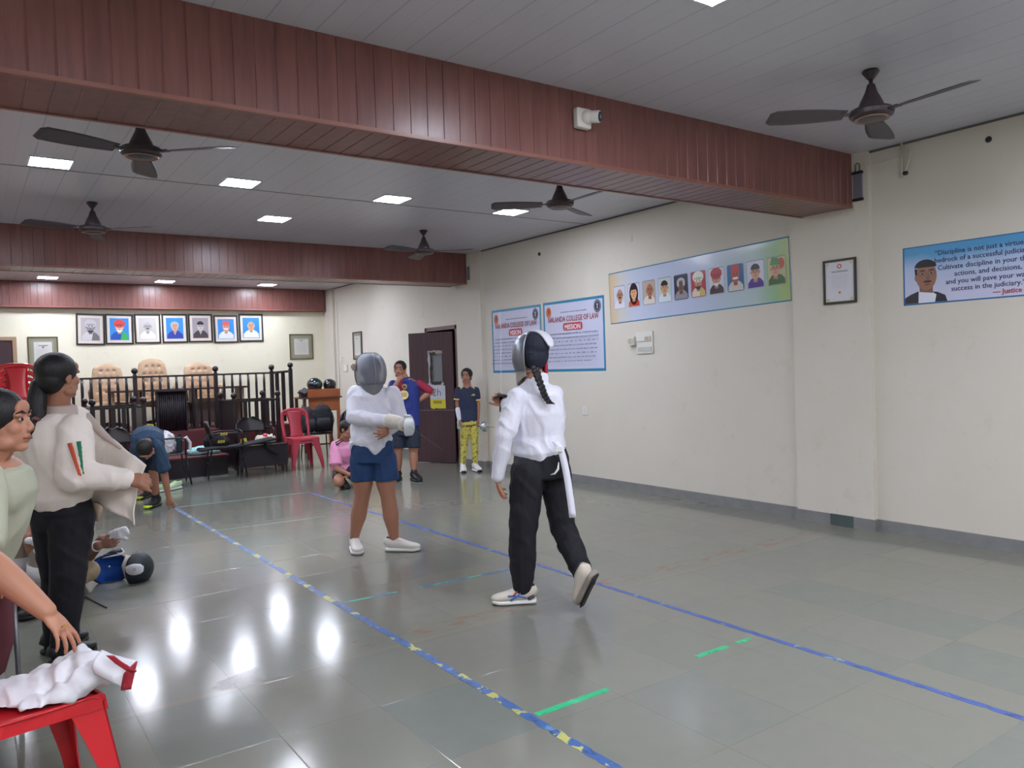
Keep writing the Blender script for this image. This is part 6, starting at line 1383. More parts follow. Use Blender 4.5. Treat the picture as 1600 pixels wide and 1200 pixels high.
# ---------------- boy bending down to the floor
def bending():
    f = Fig(8.95, 'person', 'boy in dark teal shirt bending down with one hand on the floor', floor_at(240, 795)); J = f.J; t = f.t
    M_tl = mat('teal_shirt', (40, 66, 92), 0.75); M_ns = mat('navy_short', (30, 42, 62), 0.8)
    hc = J(228, 703, -0.45); R = basis((UP*-1+TO*0.15), (TO)); 
    hip, waist, chest, sh = J(232, 690, 0.22), J(231, 682, 0.06), J(230, 683, -0.14), J(230, 690, -0.32)
    b = MB(); head(b, hc, R, 0.97); b.tube([sh, hc], [0.05, 0.05]); torso(b, hip, waist, chest, sh, RI, 0.14, 0.13, 0.14, 0.14, 0.1)
    shL, elL, wrL = J(246, 698, -0.32), J(257, 742, -0.2), J(263, 775, -0.12); shR, elR, wrR = J(214, 698, -0.32), J(210, 730, -0.2), J(216, 752, -0.1)
    seg(b, shL, elL, [0.042, 0.046, 0.042]); seg(b, elL, wrL, [0.042, 0.038, 0.027]); seg(b, shR, elR, [0.042, 0.044, 0.04]); seg(b, elR, wrR, [0.04, 0.036, 0.026])
    hand(b, wrL, (J(268, 789, -0.1)-wrL), TO*-1, 1.0, curl=(20, 10, 12, 14, 16), spread=12, side=-1); hand(b, wrR, UP*-1, RI, 0.95, side=1)
    hL, kL, aL = J(240, 700, 0.15), J(238, 733, -0.05), J(243, 775, 0.05); hR, kR, aR = J(224, 700, 0.25), J(222, 738, 0.25), J(229, 762, 0.75)
    seg(b, hL, kL, [0.075, 0.075, 0.06]); seg(b, kL, aL, [0.056, 0.058, 0.05, 0.036]); seg(b, hR, kR, [0.075, 0.075, 0.06]); seg(b, kR, aR, [0.056, 0.056, 0.046, 0.036])
    bake('body', b, M_skinA, t, 0.007, 2)
    hr = MB(); haircap(hr, hc, R, 1.0); bake('hair', hr, M_hair, t, 0.008, 2)
    j = MB(); torso(j, J(232, 690, 0.18), waist, chest, sh, RI, 0.165, 0.165, 0.175, 0.165, 0.13)
    seg(j, shL, shL.lerp(elL, 0.7), [0.07, 0.078, 0.082]); j.tube([shL.lerp(elL, 0.4), shL.lerp(elL, 0.8)], [0.08, 0.086]); seg(j, shR, shR.lerp(elR, 0.7), [0.07, 0.075, 0.08])
    bake('shirt', j, M_tl, t, 0.009, 2, 0.01, 0.13)
    s_ = MB(); s_.ell(J(232, 694, 0.2), (0.18, 0.16, 0.14)); seg(s_, hL, kL.lerp(hL, 0.1), [0.1, 0.095, 0.085]); seg(s_, hR, kR.lerp(hR, 0.1), [0.1, 0.095, 0.085]); bake('shorts', s_, M_ns, t, 0.009, 2, 0.006, 0.1)
    M_ln = mat('lime_toe', (216, 236, 60), 0.5)
    for a in (aL, aR):
        obj('sock', MB().cyl(a+UP*0.09, a-UP*0.06, 0.044, 0.046), M_blk, t, smooth=True, world=True); d = (TO-RI*0.1).normalized()
        so = foot(t, a, d, 0.26, 1.05, M_blk, M_blk); obj('toe_cap', MB().ell(V((a.x, a.y, 0))+d*0.165+UP*0.028, (0.05, 0.045, 0.026)), M_ln, so, smooth=True, world=True)
bending()
for hx, tx, lb in (((256, 768), (236, 771), 'white and lime running shoe on the floor behind the bending boy, left of the pair'), ((282, 763), (262, 767), 'white and lime running shoe on the floor, right of the pair')):
    a, b_ = floor_at(*hx), floor_at(*tx); t = thing('running_shoe', lb, 'shoe', a); d = (b_-a).normalized()
    shoe(t, a, a+d*0.26, None, 1.05, mat('lime_white', (190, 222, 176), 0.6), M_solew, lace=mat('lime_lace', (150, 220, 90), 0.6))
# ---------------- woman pulling on the white fencing jacket
def woman():
    f = Fig(4.08, 'person', 'woman with ponytail opening her off white fencing jacket with tricolour sleeve stripes, back turned', floor_at(92, 1046)); J = f.J; t = f.t
    M_oj = mat('offwhite_jacket', (240, 231, 222), 0.85, bump=0.12, bscale=50, var=0.03)
    FD = (RI*0.40-TO*0.9); R = basis(FD); hc = J(94, 590)
    SD = (RI*0.80+TO*0.55).normalized()
    sh, chest, waist, hip = J(90, 648, 0.02), J(88, 690), J(92, 745), J(98, 800)
    shR, elR, wrR = J(118, 672, -0.10), J(118, 742, -0.18), J(195, 749, -0.12); shL, elL, wrL = J(52, 668, 0.08), J(40, 730, 0.2), J(80, 770, 0.38)
    b = MB(); head(b, hc, R, 1.0); b.tube([sh, hc-UP*0.05], [0.055, 0.05]); torso(b, hip, waist, chest, sh, SD, 0.15, 0.12, 0.14, 0.14, 0.1, hc)
    seg(b, shR, elR, [0.038, 0.042, 0.038]); seg(b, elR, wrR, [0.038, 0.036, 0.027]); seg(b, shL, elL, [0.038, 0.04, 0.036]); seg(b, elL, wrL, [0.036, 0.034, 0.026])
    hand(b, wrR, (RI*1.0-UP*0.05+TO*-0.1), (UP*-0.5+TO*-0.8), 1.0, curl=(30, 62, 62, 62, 62), spread=4, side=-1, thumb=20); hand(b, wrL, RI+UP*0.2, TO*-1, 0.95, side=1)
    hL, hR = J(84, 812, 0.06), J(112, 810, -0.03); kL, kR = J(92, 900, 0.1), J(107, 890, -0.06); aL, aR = J(88, 1012, 0.2), J(99, 1018, 0.02)
    for h, k, a in ((hL, kL, aL), (hR, kR, aR)): seg(b, h, k, [0.085, 0.08, 0.06]); seg(b, k, a, [0.054, 0.052, 0.036])
    bake('body', b, M_skinA, t, 0.005, 5)
    obj('earring', MB().tube([hc+R @ V((0.084, -0.005, -0.04)), hc+R @ V((0.09, -0.002, -0.05)), hc+R @ V((0.084, 0.0, -0.058))], 0.003), mat('gold', (212, 170, 60), 0.3, 0.8), t, world=True)
    hr = MB(); haircap(hr, hc, R, 1.05); bake('hair', hr, M_hair, t, 0.006, 3)
    P = [J(66, 592, -0.02), J(60, 603, -0.06), J(58, 622, -0.08), J(57, 640, -0.09), J(60, 651, -0.1)]
    pt = MB(); limb(pt, P, [0.03, 0.040, 0.046, 0.046, 0.038]); bake('ponytail', pt, M_hair, t, 0.006, 2)
    P = [J(60, 651, -0.1), J(57, 660, -0.11), J(55, 672, -0.12), J(52, 690, -0.12), J(51, 700, -0.11)]; pt = MB(); limb(pt, P, [0.024, 0.033, 0.035, 0.028, 0.016]); bake('ponytail_end', pt, M_hair, t, 0.006, 2)
    M_sc = mat('hair_tie', (120, 84, 84), 0.8)
    obj('hair_tie', MB().tube([J(60, 591, 0.02), J(63, 588, -0.05), J(70, 592, -0.06), J(71, 597, -0.03)], 0.014), M_sc, t, smooth=True, world=True)
    obj('hair_tie', MB().tube([J(51, 657, -0.12), J(55, 654, -0.16), J(61, 655, -0.13)], 0.012), M_sc, t, smooth=True, world=True)
    j = MB(); torso(j, J(95, 775), J(90, 740), J(86, 695), J(88, 652, 0.02), SD, 0.20, 0.2, 0.205, 0.19, 0.15)
    seg(j, shR, elR, [0.082, 0.088, 0.09]); seg(j, elR, wrR-(wrR-elR).normalized()*0.005, [0.088, 0.076, 0.064, 0.056]); seg(j, shL, elL, [0.085, 0.09, 0.085]); seg(j, elL, wrL, [0.085, 0.07, 0.06])
    j.loft([(J(60, 735, 0.05), 0.12, 0.12), (J(64, 770, 0.05), 0.13, 0.12), (J(66, 784, 0.05), 0.12, 0.11)], SD, 18)
    j.ell(J(124, 668, 0.06), (0.09, 0.10, 0.07)); j.ell(J(112, 652, 0.04), (0.09, 0.09, 0.06))
    bake('jacket', j, M_oj, t, 0.008, 9, 0.012, 0.18)
    # stand-up collar
    def colr(u, v):
        a = math.radians(-50+250*u); r = 0.088+0.02*v; return J(96, 640)+SD*(r*math.cos(a))+FD.normalized()*(-r*0.85*math.sin(a))+UP*(0.05*(1-v)-0.028)
    obj('collar', MB().grid(colr, 20, 5, 0.006), mat('collar_beige', (188, 172, 162), 0.85), t, smooth=True, world=True)
    # the open front panel held out by the hand
    top = [J(108, 634, 0.06), J(138, 652, 0.06), J(165, 680, 0.06), J(190, 700, 0.0), J(212, 712, -0.06), J(229, 727, -0.10)]
    low = [J(100, 780, 0.12), J(125, 784, 0.08), J(150, 787, 0.03), J(175, 796, -0.02), J(197, 808, -0.06), J(211, 822, -0.08)]
    def pan(u, v):
        a = u*5; k = min(4, int(a)); A = top[k].lerp(top[k+1], a-k); B = low[k].lerp(low[k+1], a-k)
        if u > 0.8: B = B.lerp(J(220, 760, -0.09), 0.0)
        p = A.lerp(B, v); edge = RI*(-0.022*math.sin(math.pi*v)*(u**3)); return p+edge+TO*(0.03*math.sin(u*9+v*2)*math.sin(math.pi*u)+0.02*noise.noise(V((u*3, v*3, 2))))
    obj('jacket_front', MB().grid(pan, 40, 24, 0.006), M_oj, t, smooth=True, world=True)
    obj('front_facing', MB().tube([top[0]+TO*0.01]+[q+TO*0.012 for q in top[1:4]], [0.02, 0.026, 0.02, 0.006]), mat('collar_beige', (188, 172, 162), 0.85), t, smooth=True, world=True)
    obj('crotch_strap', MB().loft([(J(150, 775, 0.1), 0.03, 0.02), (J(154, 797, 0.08), 0.022, 0.015), (J(151, 814, 0.08), 0.012, 0.01)], RI, 10), mat('strap_beige', (196, 170, 148), 0.8), t, smooth=True, world=True)
    # sleeve stripes
    def onsleeve(px, py):
        d = ray(px, py); d = d/d.dot(FWD); a, b2 = shR, elR
        # nearest point on the sleeve cylinder seen from the camera
        best = None
        for i in range(41):
            q = a.lerp(b2, min(1.0, i/32)); dd = q.z
            pt_ = CAM+d*(q-CAM).dot(FWD)
            e = abs(pt_.z-q.z)
            if best is None or e < best[0]: best = (e, q, pt_)
        q, pt_ = best[1], best[2]; off = (pt_-q).dot(RI); r = 0.106; dep = math.sqrt(max(0.0, r*r-min(off*off, r*r*0.9)))
        return CAM+d*((q-CAM).dot(FWD)-dep)
    for col_, quad, nm in (((214, 92, 60), [(105, 693), (112, 691.5), (127, 744), (122, 742)], 'orange_stripe'), ((30, 124, 84), [(119, 690), (126.5, 689), (131, 742), (127, 730)], 'green_stripe')):
        A, B, C_, D_ = quad
        def g_(u, v, A=A, B=B, C_=C_, D_=D_):
            l = (A[0]+(D_[0]-A[0])*v, A[1]+(D_[1]-A[1])*v); r_ = (B[0]+(C_[0]-B[0])*v, B[1]+(C_[1]-B[1])*v); return onsleeve(l[0]+(r_[0]-l[0])*u, l[1]+(r_[1]-l[1])*u)
        obj(nm, MB().grid(g_, 4, 16, -0.004), fm(col_, 0.7), t, smooth=True, world=True)
    s_ = MB(); s_.ell(J(97, 800, 0.02), (0.15, 0.14, 0.12)); s_.loft([(J(96, 752), 0.165, 0.12), (J(97, 770), 0.165, 0.12), (J(100, 800), 0.175, 0.13)], SD, 20)
    for h, k, a in ((hL, kL, aL), (hR, kR, aR)): seg(s_, h, k, [0.112, 0.106, 0.096, 0.088]); seg(s_, k, a, [0.088, 0.08, 0.07, 0.062])
    bake('trousers', s_, M_blackp, t, 0.008, 3, 0.008, 0.14)
    for a in (aL, aR): foot(t, a, FD, 0.25, 1.0, M_blk, M_blk)
woman()
# ================================================================ foreground at the left edge
# red plastic chair with a jacket thrown over it
M_shirtg = mat('sage_tee', (180, 182, 160), 0.8, var=0.04); M_mar = mat('maroon_fabric', (92, 44, 52), 0.75, var=0.15)
c = on(158, 1082, 2, 0.43); cr = math.radians(103)
Rz = Matrix.Rotation(cr, 3, 'Z'); ctr = c-(Rz @ V((-0.20, -0.20, 0))); 
nc = dup(rc, (ctr.x, ctr.y, 0), cr, 'bright red plastic chair in the near left corner, a white jacket thrown on it', 'x')
del nc['group']
ch_ = c; 
# white jacket thrown on the seat
def near_jacket():
    D = c.dot(FWD)-0.02; J = lambda px, py, dd=0.0: dist_at(px, py, D+dd)
    t = thing('thrown_jacket', 'crumpled white fencing jacket with red lined collar lying on the near red chair', 'jacket', V((ctr.x, ctr.y, 0.44)))
    m = MB()
    for px, py, r, sx, dd in ((-10, 1105, 0.085, 1.3, -0.02), (30, 1095, 0.085, 1.2, 0.0), (70, 1078, 0.08, 1.2, 0.03), (105, 1058, 0.075, 1.1, 0.06), (135, 1045, 0.07, 1.0, 0.08), (155, 1050, 0.05, 1.1, 0.04), (20, 1085, 0.07, 1.3, 0.12), (70, 1065, 0.06, 1.3, 0.14), (122, 1032, 0.055, 1.0, 0.14), (15, 1122, 0.05, 1.2, -0.08), (130, 1066, 0.05, 1.2, -0.0), (55, 1108, 0.045, 1.4, -0.07), (95, 1088, 0.045, 1.3, -0.04)):
        q = J(px, py, dd); m.ell(q, (r*sx, r*1.2, r*0.85), Matrix.Rotation(-0.5, 3, 'Z') @ Matrix.Rotation(-0.3, 3, 'Y'), 16, 12)
    m.v = [V((p.x, p.y, max(p.z, 0.437))) for p in m.v]
    bake('jacket_cloth', m, M_whitec, t, 0.006, 6, 0.018, 0.12)
    # collar sticking out at the right with its red lining
    A = [J(158, 1018, 0.05), J(176, 1026, 0.05), J(196, 1031, 0.04), J(215, 1035, 0.02)]; B = [J(150, 1050, -0.02), J(165, 1058, -0.04), J(180, 1066, -0.05), J(196, 1078, -0.03)]
    def cf(u, v):
        a = u*3; k = min(2, int(a)); return A[k].lerp(A[k+1], a-k).lerp(B[k].lerp(B[k+1], a-k), v)+TO*(0.03*math.sin(math.pi*v))+UP*0.01*math.sin(math.pi*v)
    obj('collar', MB().grid(cf, 16, 12, 0.008), M_whitec, t, smooth=True, world=True)
    M_red2 = mat('red_lining', (164, 34, 48), 0.6, bump=0.3, bscale=90)
    A2 = [J(165, 1024, -0.0), J(180, 1037, -0.04), J(197, 1048, -0.065), J(206, 1052, -0.06)]; B2 = [J(178, 1024, -0.01), J(193, 1036, -0.05), J(208, 1047, -0.07), J(213, 1050, -0.06)]
    def c2(u, v):
        a = u*3; k = min(2, int(a)); return A2[k].lerp(A2[k+1], a-k).lerp(B2[k].lerp(B2[k+1], a-k), v)
    obj('red_band', MB().grid(c2, 12, 3, 0.006), M_red2, t, smooth=True, world=True)
    obj('collar_lining', MB().grid(lambda u, v: (J(215, 1033, 0.0).lerp(J(205, 1077, -0.03), v)).lerp(J(196, 1053, -0.06).lerp(J(189, 1079, -0.05), v), u), 6, 8, 0.006), M_red2, t, smooth=True, world=True)
near_jacket()
# maroon padded chair at the very edge
t = thing('padded_chair', 'maroon padded chair with grey steel leg at the left edge', 'chair', dist_at(-35, 1100, 3.3))
q = lambda px, py, dd=0: dist_at(px, py, 3.3+dd)
obj('backrest', MB().loft([(q(-18, 922), 0.09, 0.03), (q(-18, 932), 0.105, 0.035), (q(-18, 1000), 0.105, 0.035), (q(-26, 1040), 0.095, 0.03), (q(-34, 1058), 0.06, 0.02)], RI, 20, sq=0.4), M_mar, t, smooth=True, world=True)
a = q(21, 935, 0.12); obj('leg', MB().cyl(a, V((a.x+0.01, a.y, 0.012)), 0.011), mat('grey_tube', (120, 120, 124), 0.35, 0.5), t, smooth=True, world=True)
obj('foot_cap', MB().cyl(V((a.x+0.01, a.y, 0.03)), V((a.x+0.01, a.y, 0)), 0.017), M_dk, t, smooth=True, world=True)
a2 = q(-60, 935, 0.12); obj('leg', MB().cyl(a2, V((a2.x, a2.y, 0)), 0.011), mat('grey_tube', (120, 120, 124), 0.35, 0.5), t, smooth=True, world=True)
a3 = q(-60, 935, 0.5); obj('leg', MB().cyl(a3, V((a3.x, a3.y, 0)), 0.011), mat('grey_tube', (120, 120, 124), 0.35, 0.5), t, smooth=True, world=True)
obj('seat', MB().loft([(q(-60, 1010, 0.02), 0.17, 0.03), (q(-70, 1005, 0.45), 0.18, 0.03)], RI, 16, sq=0.5), M_mar, t, smooth=True, world=True)
# ---------------- person leaning in from the left, reaching to the jacket
def reaching():
    D = 2.95; J = lambda px, py, dd=0.0: dist_at(px, py, D+dd)
    t = thing('person', 'woman in sage green tee at left edge, in profile, reaching down with a ringed hand', 'person', V((J(-60, 900).x, J(-60, 900).y, 0)))
    FD = (RI*1.0-TO*0.10+UP*0.03); R = basis(FD); hc = J(4, 662); s = 1.03
    sh, chest, waist, hip = J(-22, 722), J(-20, 756), J(-30, 825), J(-150, 905, 0.05)
    SD = (TO*1+RI*-0.35).normalized()
    shR, elR, wrR = J(-26, 748, -0.20), J(-30, 868, -0.34), J(72, 955, -0.40)
    shL, elL, wrL = J(-16, 745, 0.17), J(-60, 830, 0.25), J(-40, 900, 0.3)
    b = MB(); head(b, hc, R, s); b.tube([sh, J(-4, 700), hc-UP*0.04], [0.062, 0.058, 0.055]); torso(b, hip, waist, chest, sh, SD, 0.14, 0.13, 0.14, 0.14, 0.1)
    seg(b, shR, elR, [0.044, 0.046, 0.045]); seg(b, elR, wrR, [0.048, 0.050, 0.047, 0.040, 0.032]); seg(b, shL, elL, [0.04, 0.042, 0.04]); seg(b, elL, wrL, [0.04, 0.036, 0.026])
    hand(b, wrR-(wrR-elR).normalized()*0.01, (RI*0.62-UP*0.78+FWD*0.05), (UP*-0.75-RI*0.75+TO*-0.1), 1.0, curl=(30, 12, 16, 20, 24), spread=7, side=1, thumb=30, tcurl=14)
    hand(b, wrL, RI-UP*0.3, UP*-1, 0.95, side=-1)
    for q_ in (-0.08, 0.09): seg(b, hip+SD*q_, hip+SD*q_-UP*0.42+RI*0.0, [0.08, 0.06]); seg(b, hip+SD*q_-UP*0.42, V(((hip+SD*q_).x, (hip+SD*q_).y, 0.09)), [0.055, 0.05, 0.034])
    bake('body', b, M_skinB, t, 0.0045, 9); face(t, hc, R, s)
    hr = MB(); haircap(hr, hc, R, s*1.06); limb(hr, [hc+R @ V((0, -0.09, 0.0)), hc+R @ V((0, -0.12, -0.06))], [0.05, 0.04]); bake('hair', hr, M_hair, t, 0.005, 3)
    j = MB(); torso(j, J(-62, 880, 0.03), J(-24, 815), J(-17, 765), J(-22, 736), SD, 0.19, 0.17, 0.18, 0.17, 0.135)
    seg(j, shR, shR.lerp(elR, 0.75), [0.07, 0.078, 0.08]); seg(j, shL, shL.lerp(elL, 0.6), [0.07, 0.076, 0.078])
    j.ell(J(0, 772), (0.09, 0.13, 0.10))
    bake('tee_shirt', j, M_shirtg, t, 0.007, 14, 0.008, 0.16)
    tr = MB()
    for q_ in (-0.08, 0.09): seg(tr, hip+SD*q_, V(((hip+SD*q_).x, (hip+SD*q_).y, 0.12)), [0.1, 0.09, 0.08, 0.07, 0.06])
    tr.ell(hip, (0.15, 0.15, 0.12)); bake('trousers', tr, M_mar, t, 0.01, 2)
    for q_ in (-0.08, 0.09): a = hip+SD*q_; foot(t, a, RI, 0.25, 1.0, M_blk, M_blk)
    # ring on the finger
    obj('ring', MB().lathe([(0.0098, -0.002), (0.0115, -0.002), (0.0115, 0.002), (0.0098, 0.002)], dist_at(101, 977, D-0.42), 16, (RI*0.5-UP*0.85).to_track_quat('Z', 'Y').to_matrix()), mat('gold', (212, 170, 60), 0.3, 0.8), t, smooth=True, world=True)
reaching()
# ---------------- seated person in taupe trousers, mostly hidden behind the jacket wearer
def seated():
    D = 4.95; J = lambda px, py, dd=0.0: dist_at(px, py, D+dd)
    t = thing('person', 'seated person in taupe trousers with white knee bands behind the jacket wearer', 'person', V((J(45, 950).x, J(45, 950).y, 0)))
    M_tp = mat('taupe_cloth', (150, 138, 128), 0.8); b = MB(); hc = J(80, 668, 0.2); R = basis(TO); sh, chest, waist, hip = J(78, 715, 0.25), J(75, 750, 0.3), J(68, 790, 0.38), J(60, 830, 0.42)
    head(b, hc, R); b.tube([sh, hc-UP*0.05], [0.055, 0.05]); torso(b, hip, waist, chest, sh, RI, 0.15, 0.13, 0.15, 0.15, 0.1)
    kR, kL = J(30, 852, 0.05), J(68, 866, 0.0); aR, aL = J(32, 955, 0.1), J(62, 962, 0.05)
    shR, shL = J(55, 735, 0.25), J(100, 735, 0.25); elR, wrR = J(40, 790, 0.15), J(42, 840, -0.05); elL, wrL = J(62, 800, 0.12), J(62, 845, -0.08)
    seg(b, shR, elR, [0.042, 0.044, 0.042]); seg(b, elR, wrR, [0.04, 0.036, 0.026]); seg(b, shL, elL, [0.044, 0.048, 0.05]); seg(b, elL, wrL, [0.055, 0.050, 0.034])
    hand(b, wrR, UP*-1+RI*0.3, FWD, 0.95, side=1); hand(b, wrL, UP*-1+RI*0.1, FWD, 0.95, side=-1)
    for h, k, a in ((J(50, 832, 0.4), kR, aR), (J(72, 834, 0.4), kL, aL)): seg(b, h, k, [0.07, 0.065, 0.055]); seg(b, k, a, [0.05, 0.052, 0.034])
    bake('body', b, M_skinA, t, 0.007, 2); face(t, hc, R); hr = MB(); haircap(hr, hc, R); bake('hair', hr, M_hair, t, 0.009, 2)
    tr = MB()
    for h, k, a in ((J(50, 832, 0.4), kR, aR), (J(72, 834, 0.4), kL, aL)): seg(tr, h, k, [0.095, 0.09, 0.082]); seg(tr, k, a, [0.082, 0.08, 0.074, 0.068])
    bake('trousers', tr, M_tp, t, 0.008, 3, 0.006, 0.1)
    for k, a in ((kR, aR), (kL, aL)):
        d = (a-k).normalized(); obj('white_band', MB().tube([k+d*0.06, k+d*0.15], [0.091, 0.089], 20), M_whitec, t, smooth=True, world=True); foot(t, a, TO, 0.25, 1.0, M_blk, M_blk)
    tj = MB(); torso(tj, hip, waist, chest, sh, RI, 0.18, 0.16, 0.18, 0.18, 0.125); seg(tj, shR, elR, [0.06, 0.06, 0.055]); seg(tj, shL, elL, [0.06, 0.06, 0.05]); bake('shirt', tj, mat('charcoal_shirt', (60, 58, 62), 0.8), t, 0.01, 2)
    g = thing('white_glove', 'crumpled white glove resting on the taupe knee', 'glove', J(55, 855, -0.12)); m = MB(); limb(m, [J(44, 845, -0.12), J(56, 846, -0.13), J(66, 855, -0.14), J(64, 866, -0.13), J(56, 860, -0.13)], [0.02, 0.026, 0.026, 0.022, 0.016]); bake('glove_cloth', m, M_whitec, g, 0.006, 2, 0.005, 0.05)
    s_ = thing('stool', 'low dark stool under the person in taupe trousers', 'stool', V((J(62, 900, 0.45).x, J(62, 900, 0.45).y, 0)))
    st = V((J(62, 900, 0.45).x, J(62, 900, 0.45).y, 0)); obj('seat', MB().lathe([(0, 0.36), (0.17, 0.36), (0.18, 0.385), (0.17, 0.40), (0, 0.40)], st), M_dk, s_, world=True)
    for k in range(4): a = k*math.pi/2+0.4; obj('leg', MB().cyl(st+V((0.12*math.cos(a), 0.12*math.sin(a), 0.365)), st+V((0.17*math.cos(a), 0.17*math.sin(a), 0)), 0.014), M_dk, s_, world=True)
seated()
# ---------------- person sitting on the floor holding a glove
def floor_sitter():
    D = 5.45; J = lambda px, py, dd=0.0: dist_at(px, py, D+dd)
    t = thing('person', 'person sitting cross legged behind the jacket wearer holding a white glove', 'person', V((J(115, 900).x, J(115, 900).y, 0)))
    b = MB(); hc = J(106, 742, 0.15); R = basis(TO*0.5+RI*0.8); sh, chest, waist, hip = J(104, 785, 0.2), J(102, 815, 0.22), J(100, 850, 0.25), J(98, 893, 0.25)
    head(b, hc, R, 0.95); b.tube([sh, hc-UP*0.05], [0.055, 0.05]); torso(b, hip, waist, chest, sh, RI*0.9, 0.15, 0.13, 0.15, 0.15, 0.1)
    kL, kR = J(140, 892, -0.02), J(70, 893, -0.1)
    seg(b, hip+RI*0.08, kL, [0.07, 0.062, 0.05]); seg(b, kL, J(112, 908, -0.25), [0.05, 0.05, 0.036]); seg(b, hip-RI*0.08, kR, [0.07, 0.062, 0.05]); seg(b, kR, J(108, 911, -0.3), [0.05, 0.05, 0.036])
    shR, elR, wrR = J(122, 800, 0.05), J(130, 862, 0.0), J(155, 852, -0.1); shL, elL, wrL = J(120, 800, 0.25), J(140, 868, 0.2), J(160, 842, 0.02)
    seg(b, shR, elR, [0.04, 0.042, 0.04]); seg(b, elR, wrR, [0.042, 0.04, 0.032]); seg(b, shL, elL, [0.04, 0.042, 0.04]); seg(b, elL, wrL, [0.042, 0.038, 0.032])
    hand(b, wrR, (RI+UP*0.1), TO*-1+UP*0.4, 0.9, curl=(30, 30, 34, 40, 44), side=1); hand(b, wrL, RI+UP*-0.1, TO, 0.9, side=-1)
    bake('body', b, M_skinC, t, 0.006, 2); face(t, hc, R, 0.95); hr = MB(); haircap(hr, hc, R, 0.97); bake('hair', hr, M_hair, t, 0.009, 2)
    k_ = MB(); seg(k_, hip+RI*0.08, kL, [0.09, 0.082, 0.07]); seg(k_, kL, J(115, 906, -0.22), [0.068, 0.066, 0.06]); seg(k_, hip-RI*0.08, kR, [0.09, 0.082, 0.07]); seg(k_, kR, J(108, 909, -0.27), [0.068, 0.066, 0.06]); k_.v = [V((p.x, p.y, max(p.z, 0.003))) for p in k_.v]
    bake('khaki_trousers', k_, mat('khaki', (150, 132, 104), 0.8), t, 0.009, 2, 0.005, 0.1)
    tj = MB(); torso(tj, hip, waist, chest, sh, RI, 0.18, 0.16, 0.18, 0.17, 0.125); seg(tj, shR, shR.lerp(elR, 0.6), [0.058, 0.06, 0.06]); seg(tj, shL, shL.lerp(elL, 0.6), [0.058, 0.06, 0.06]); bake('shirt', tj, mat('charcoal_shirt', (60, 58, 62), 0.8), t, 0.01, 2)
    obj('wrist_band', MB().lathe([(0.034, -0.008), (0.038, -0.008), (0.038, 0.008), (0.034, 0.008)], wrR-(wrR-elR).normalized()*0.03, 16, (wrR-elR).to_track_quat('Z', 'Y').to_matrix()), M_whitec, t, world=True)
    g = thing('white_glove', 'white glove held up in the dark brown hands behind the jacket wearer', 'glove', J(190, 832, -0.1)); m = MB(); m.loft([(J(172, 838, -0.08), 0.035, 0.02), (J(188, 833, -0.1), 0.04, 0.02), (J(200, 828, -0.1), 0.028, 0.015)], UP, 14); limb(m, [J(186, 838, -0.1), J(198, 842, -0.1)], [0.018, 0.012]); bake('glove_cloth', m, M_whitec, g, 0.006, 2, 0.005, 0.05)
floor_sitter()
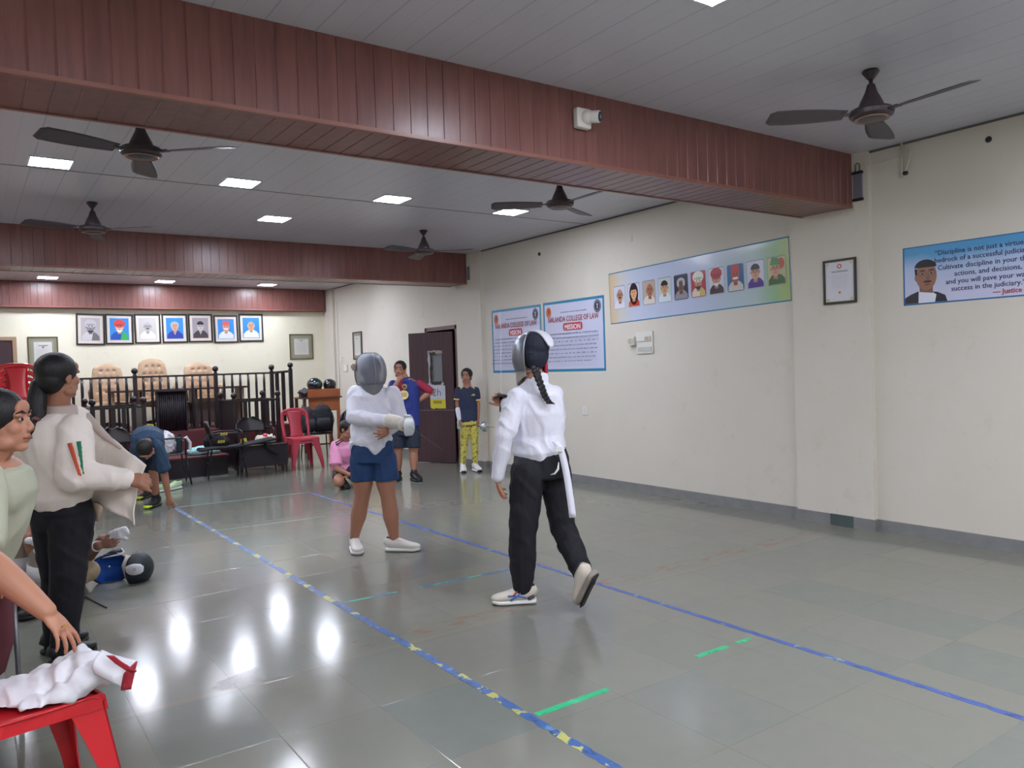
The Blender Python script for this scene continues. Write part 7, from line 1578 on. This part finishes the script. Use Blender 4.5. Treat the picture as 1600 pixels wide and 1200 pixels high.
# ---------------- fencing helmet lying on the floor
def lying_mask():
    c = floor_at(200, 908); D = c.dot(FWD); J = lambda px, py, dd=0.0: dist_at(px, py, D+dd)
    t = thing('fencing_mask', 'fencing mask on its side on the floor, blue lining and white bib showing', 'mask', c)
    M_bl = mat('blue_lining', (28, 86, 176), 0.7, bump=0.2); M_mk = mat('dark_mesh', (34, 42, 48), 0.4, 0.3, bump=0.6, bscale=200)
    o_ = J(213, 888); r = 0.118
    def dome(u, v):
        a = math.radians(-100+200*u); b_ = math.pi*v
        return o_+RI*(r*math.cos(a)*math.sin(b_)*0.95)+UP*(r*1.0*math.cos(b_))+FWD*(r*math.sin(a)*math.sin(b_)*1.05)
    obj('mesh_dome', MB().grid(dome, 20, 16, 0.006), M_mk, t, smooth=True, world=True)
    O = (TO*0.85+RI*0.5).normalized(); X_ = UP.cross(O).normalized(); cc = J(172, 889)
    def shell(u, v):                                  # blue cup opening towards the camera
        a = 2*math.pi*v; k = math.cos(u*math.pi*0.48); return cc-O*(0.10*math.sin(u*math.pi*0.48))+X_*(0.135*math.cos(a)*k)+UP*(0.108*math.sin(a)*k)
    obj('blue_lining', MB().grid(shell, 12, 32, 0.006), M_bl, t, smooth=True, world=True)
    obj('lining_rim', MB().tube([shell(0, k/32) for k in range(32)], 0.006, closed=True), M_mk, t, smooth=True, world=True)
    for k in (3, 19): obj('lining_tab', MB().box(shell(0.12, k/32.0+0.2), (0.03, 0.01, 0.006), 0.4), M_whitec, t, world=True)
    obj('padding', MB().tube([shell(0.25, k/10*0.42+0.04)+O*0.012 for k in range(11)], 0.012), M_bl, t, smooth=True, world=True)
    obj('bib_strap', MB().loft([(J(201, 868, -0.06), 0.022, 0.01), (J(196, 884, -0.08), 0.03, 0.012), (J(201, 904, -0.07), 0.026, 0.01)], RI, 12), mat('bib_cream', (206, 200, 190), 0.7), t, smooth=True, world=True)
    m = MB(); m.loft([(J(196, 892, -0.105), 0.018, 0.012), (J(200, 891, -0.11), 0.034, 0.02), (J(210, 890, -0.12), 0.042, 0.022), (J(219, 889, -0.125), 0.036, 0.02), (J(224, 889, -0.12), 0.02, 0.012)], UP, 18, sq=0.4)
    obj('bib_pad', m, mat('bib_white', (214, 216, 222), 0.5), t, smooth=True, world=True)
    p = Pic(J(210, 890, -0.146), RI, UP); p.oval(0, 0, 0.011, 0.012, (150, 154, 160)); p.oval(0, 0, 0.006, 0.007, (205, 207, 212)); p.make('bib_emblem', t)
    obj('tongue', MB().loft([(J(165, 868, 0.06), 0.03, 0.012), (J(178, 861, 0.05), 0.045, 0.016), (J(190, 860, 0.04), 0.03, 0.012)], FWD, 14), mat('tongue_grey', (70, 72, 76), 0.6), t, smooth=True, world=True)
    obj('tongue_edge', MB().tube([J(160, 872, -0.02), J(175, 869, -0.02), J(190, 866, -0.02), J(194, 862, 0.0), J(190, 857, 0.02)], 0.005), M_whitec, t, smooth=True, world=True)
lying_mask()
a, b_ = floor_at(131, 933), floor_at(167, 951)
o = obj('dark_rod', MB().tube([V((a.x, a.y, 0.006)), V((b_.x, b_.y, 0.006))], 0.004), M_dk, smooth=True); tag(o, 'thin dark blade end lying on the floor right of the black trousers', 'rod')
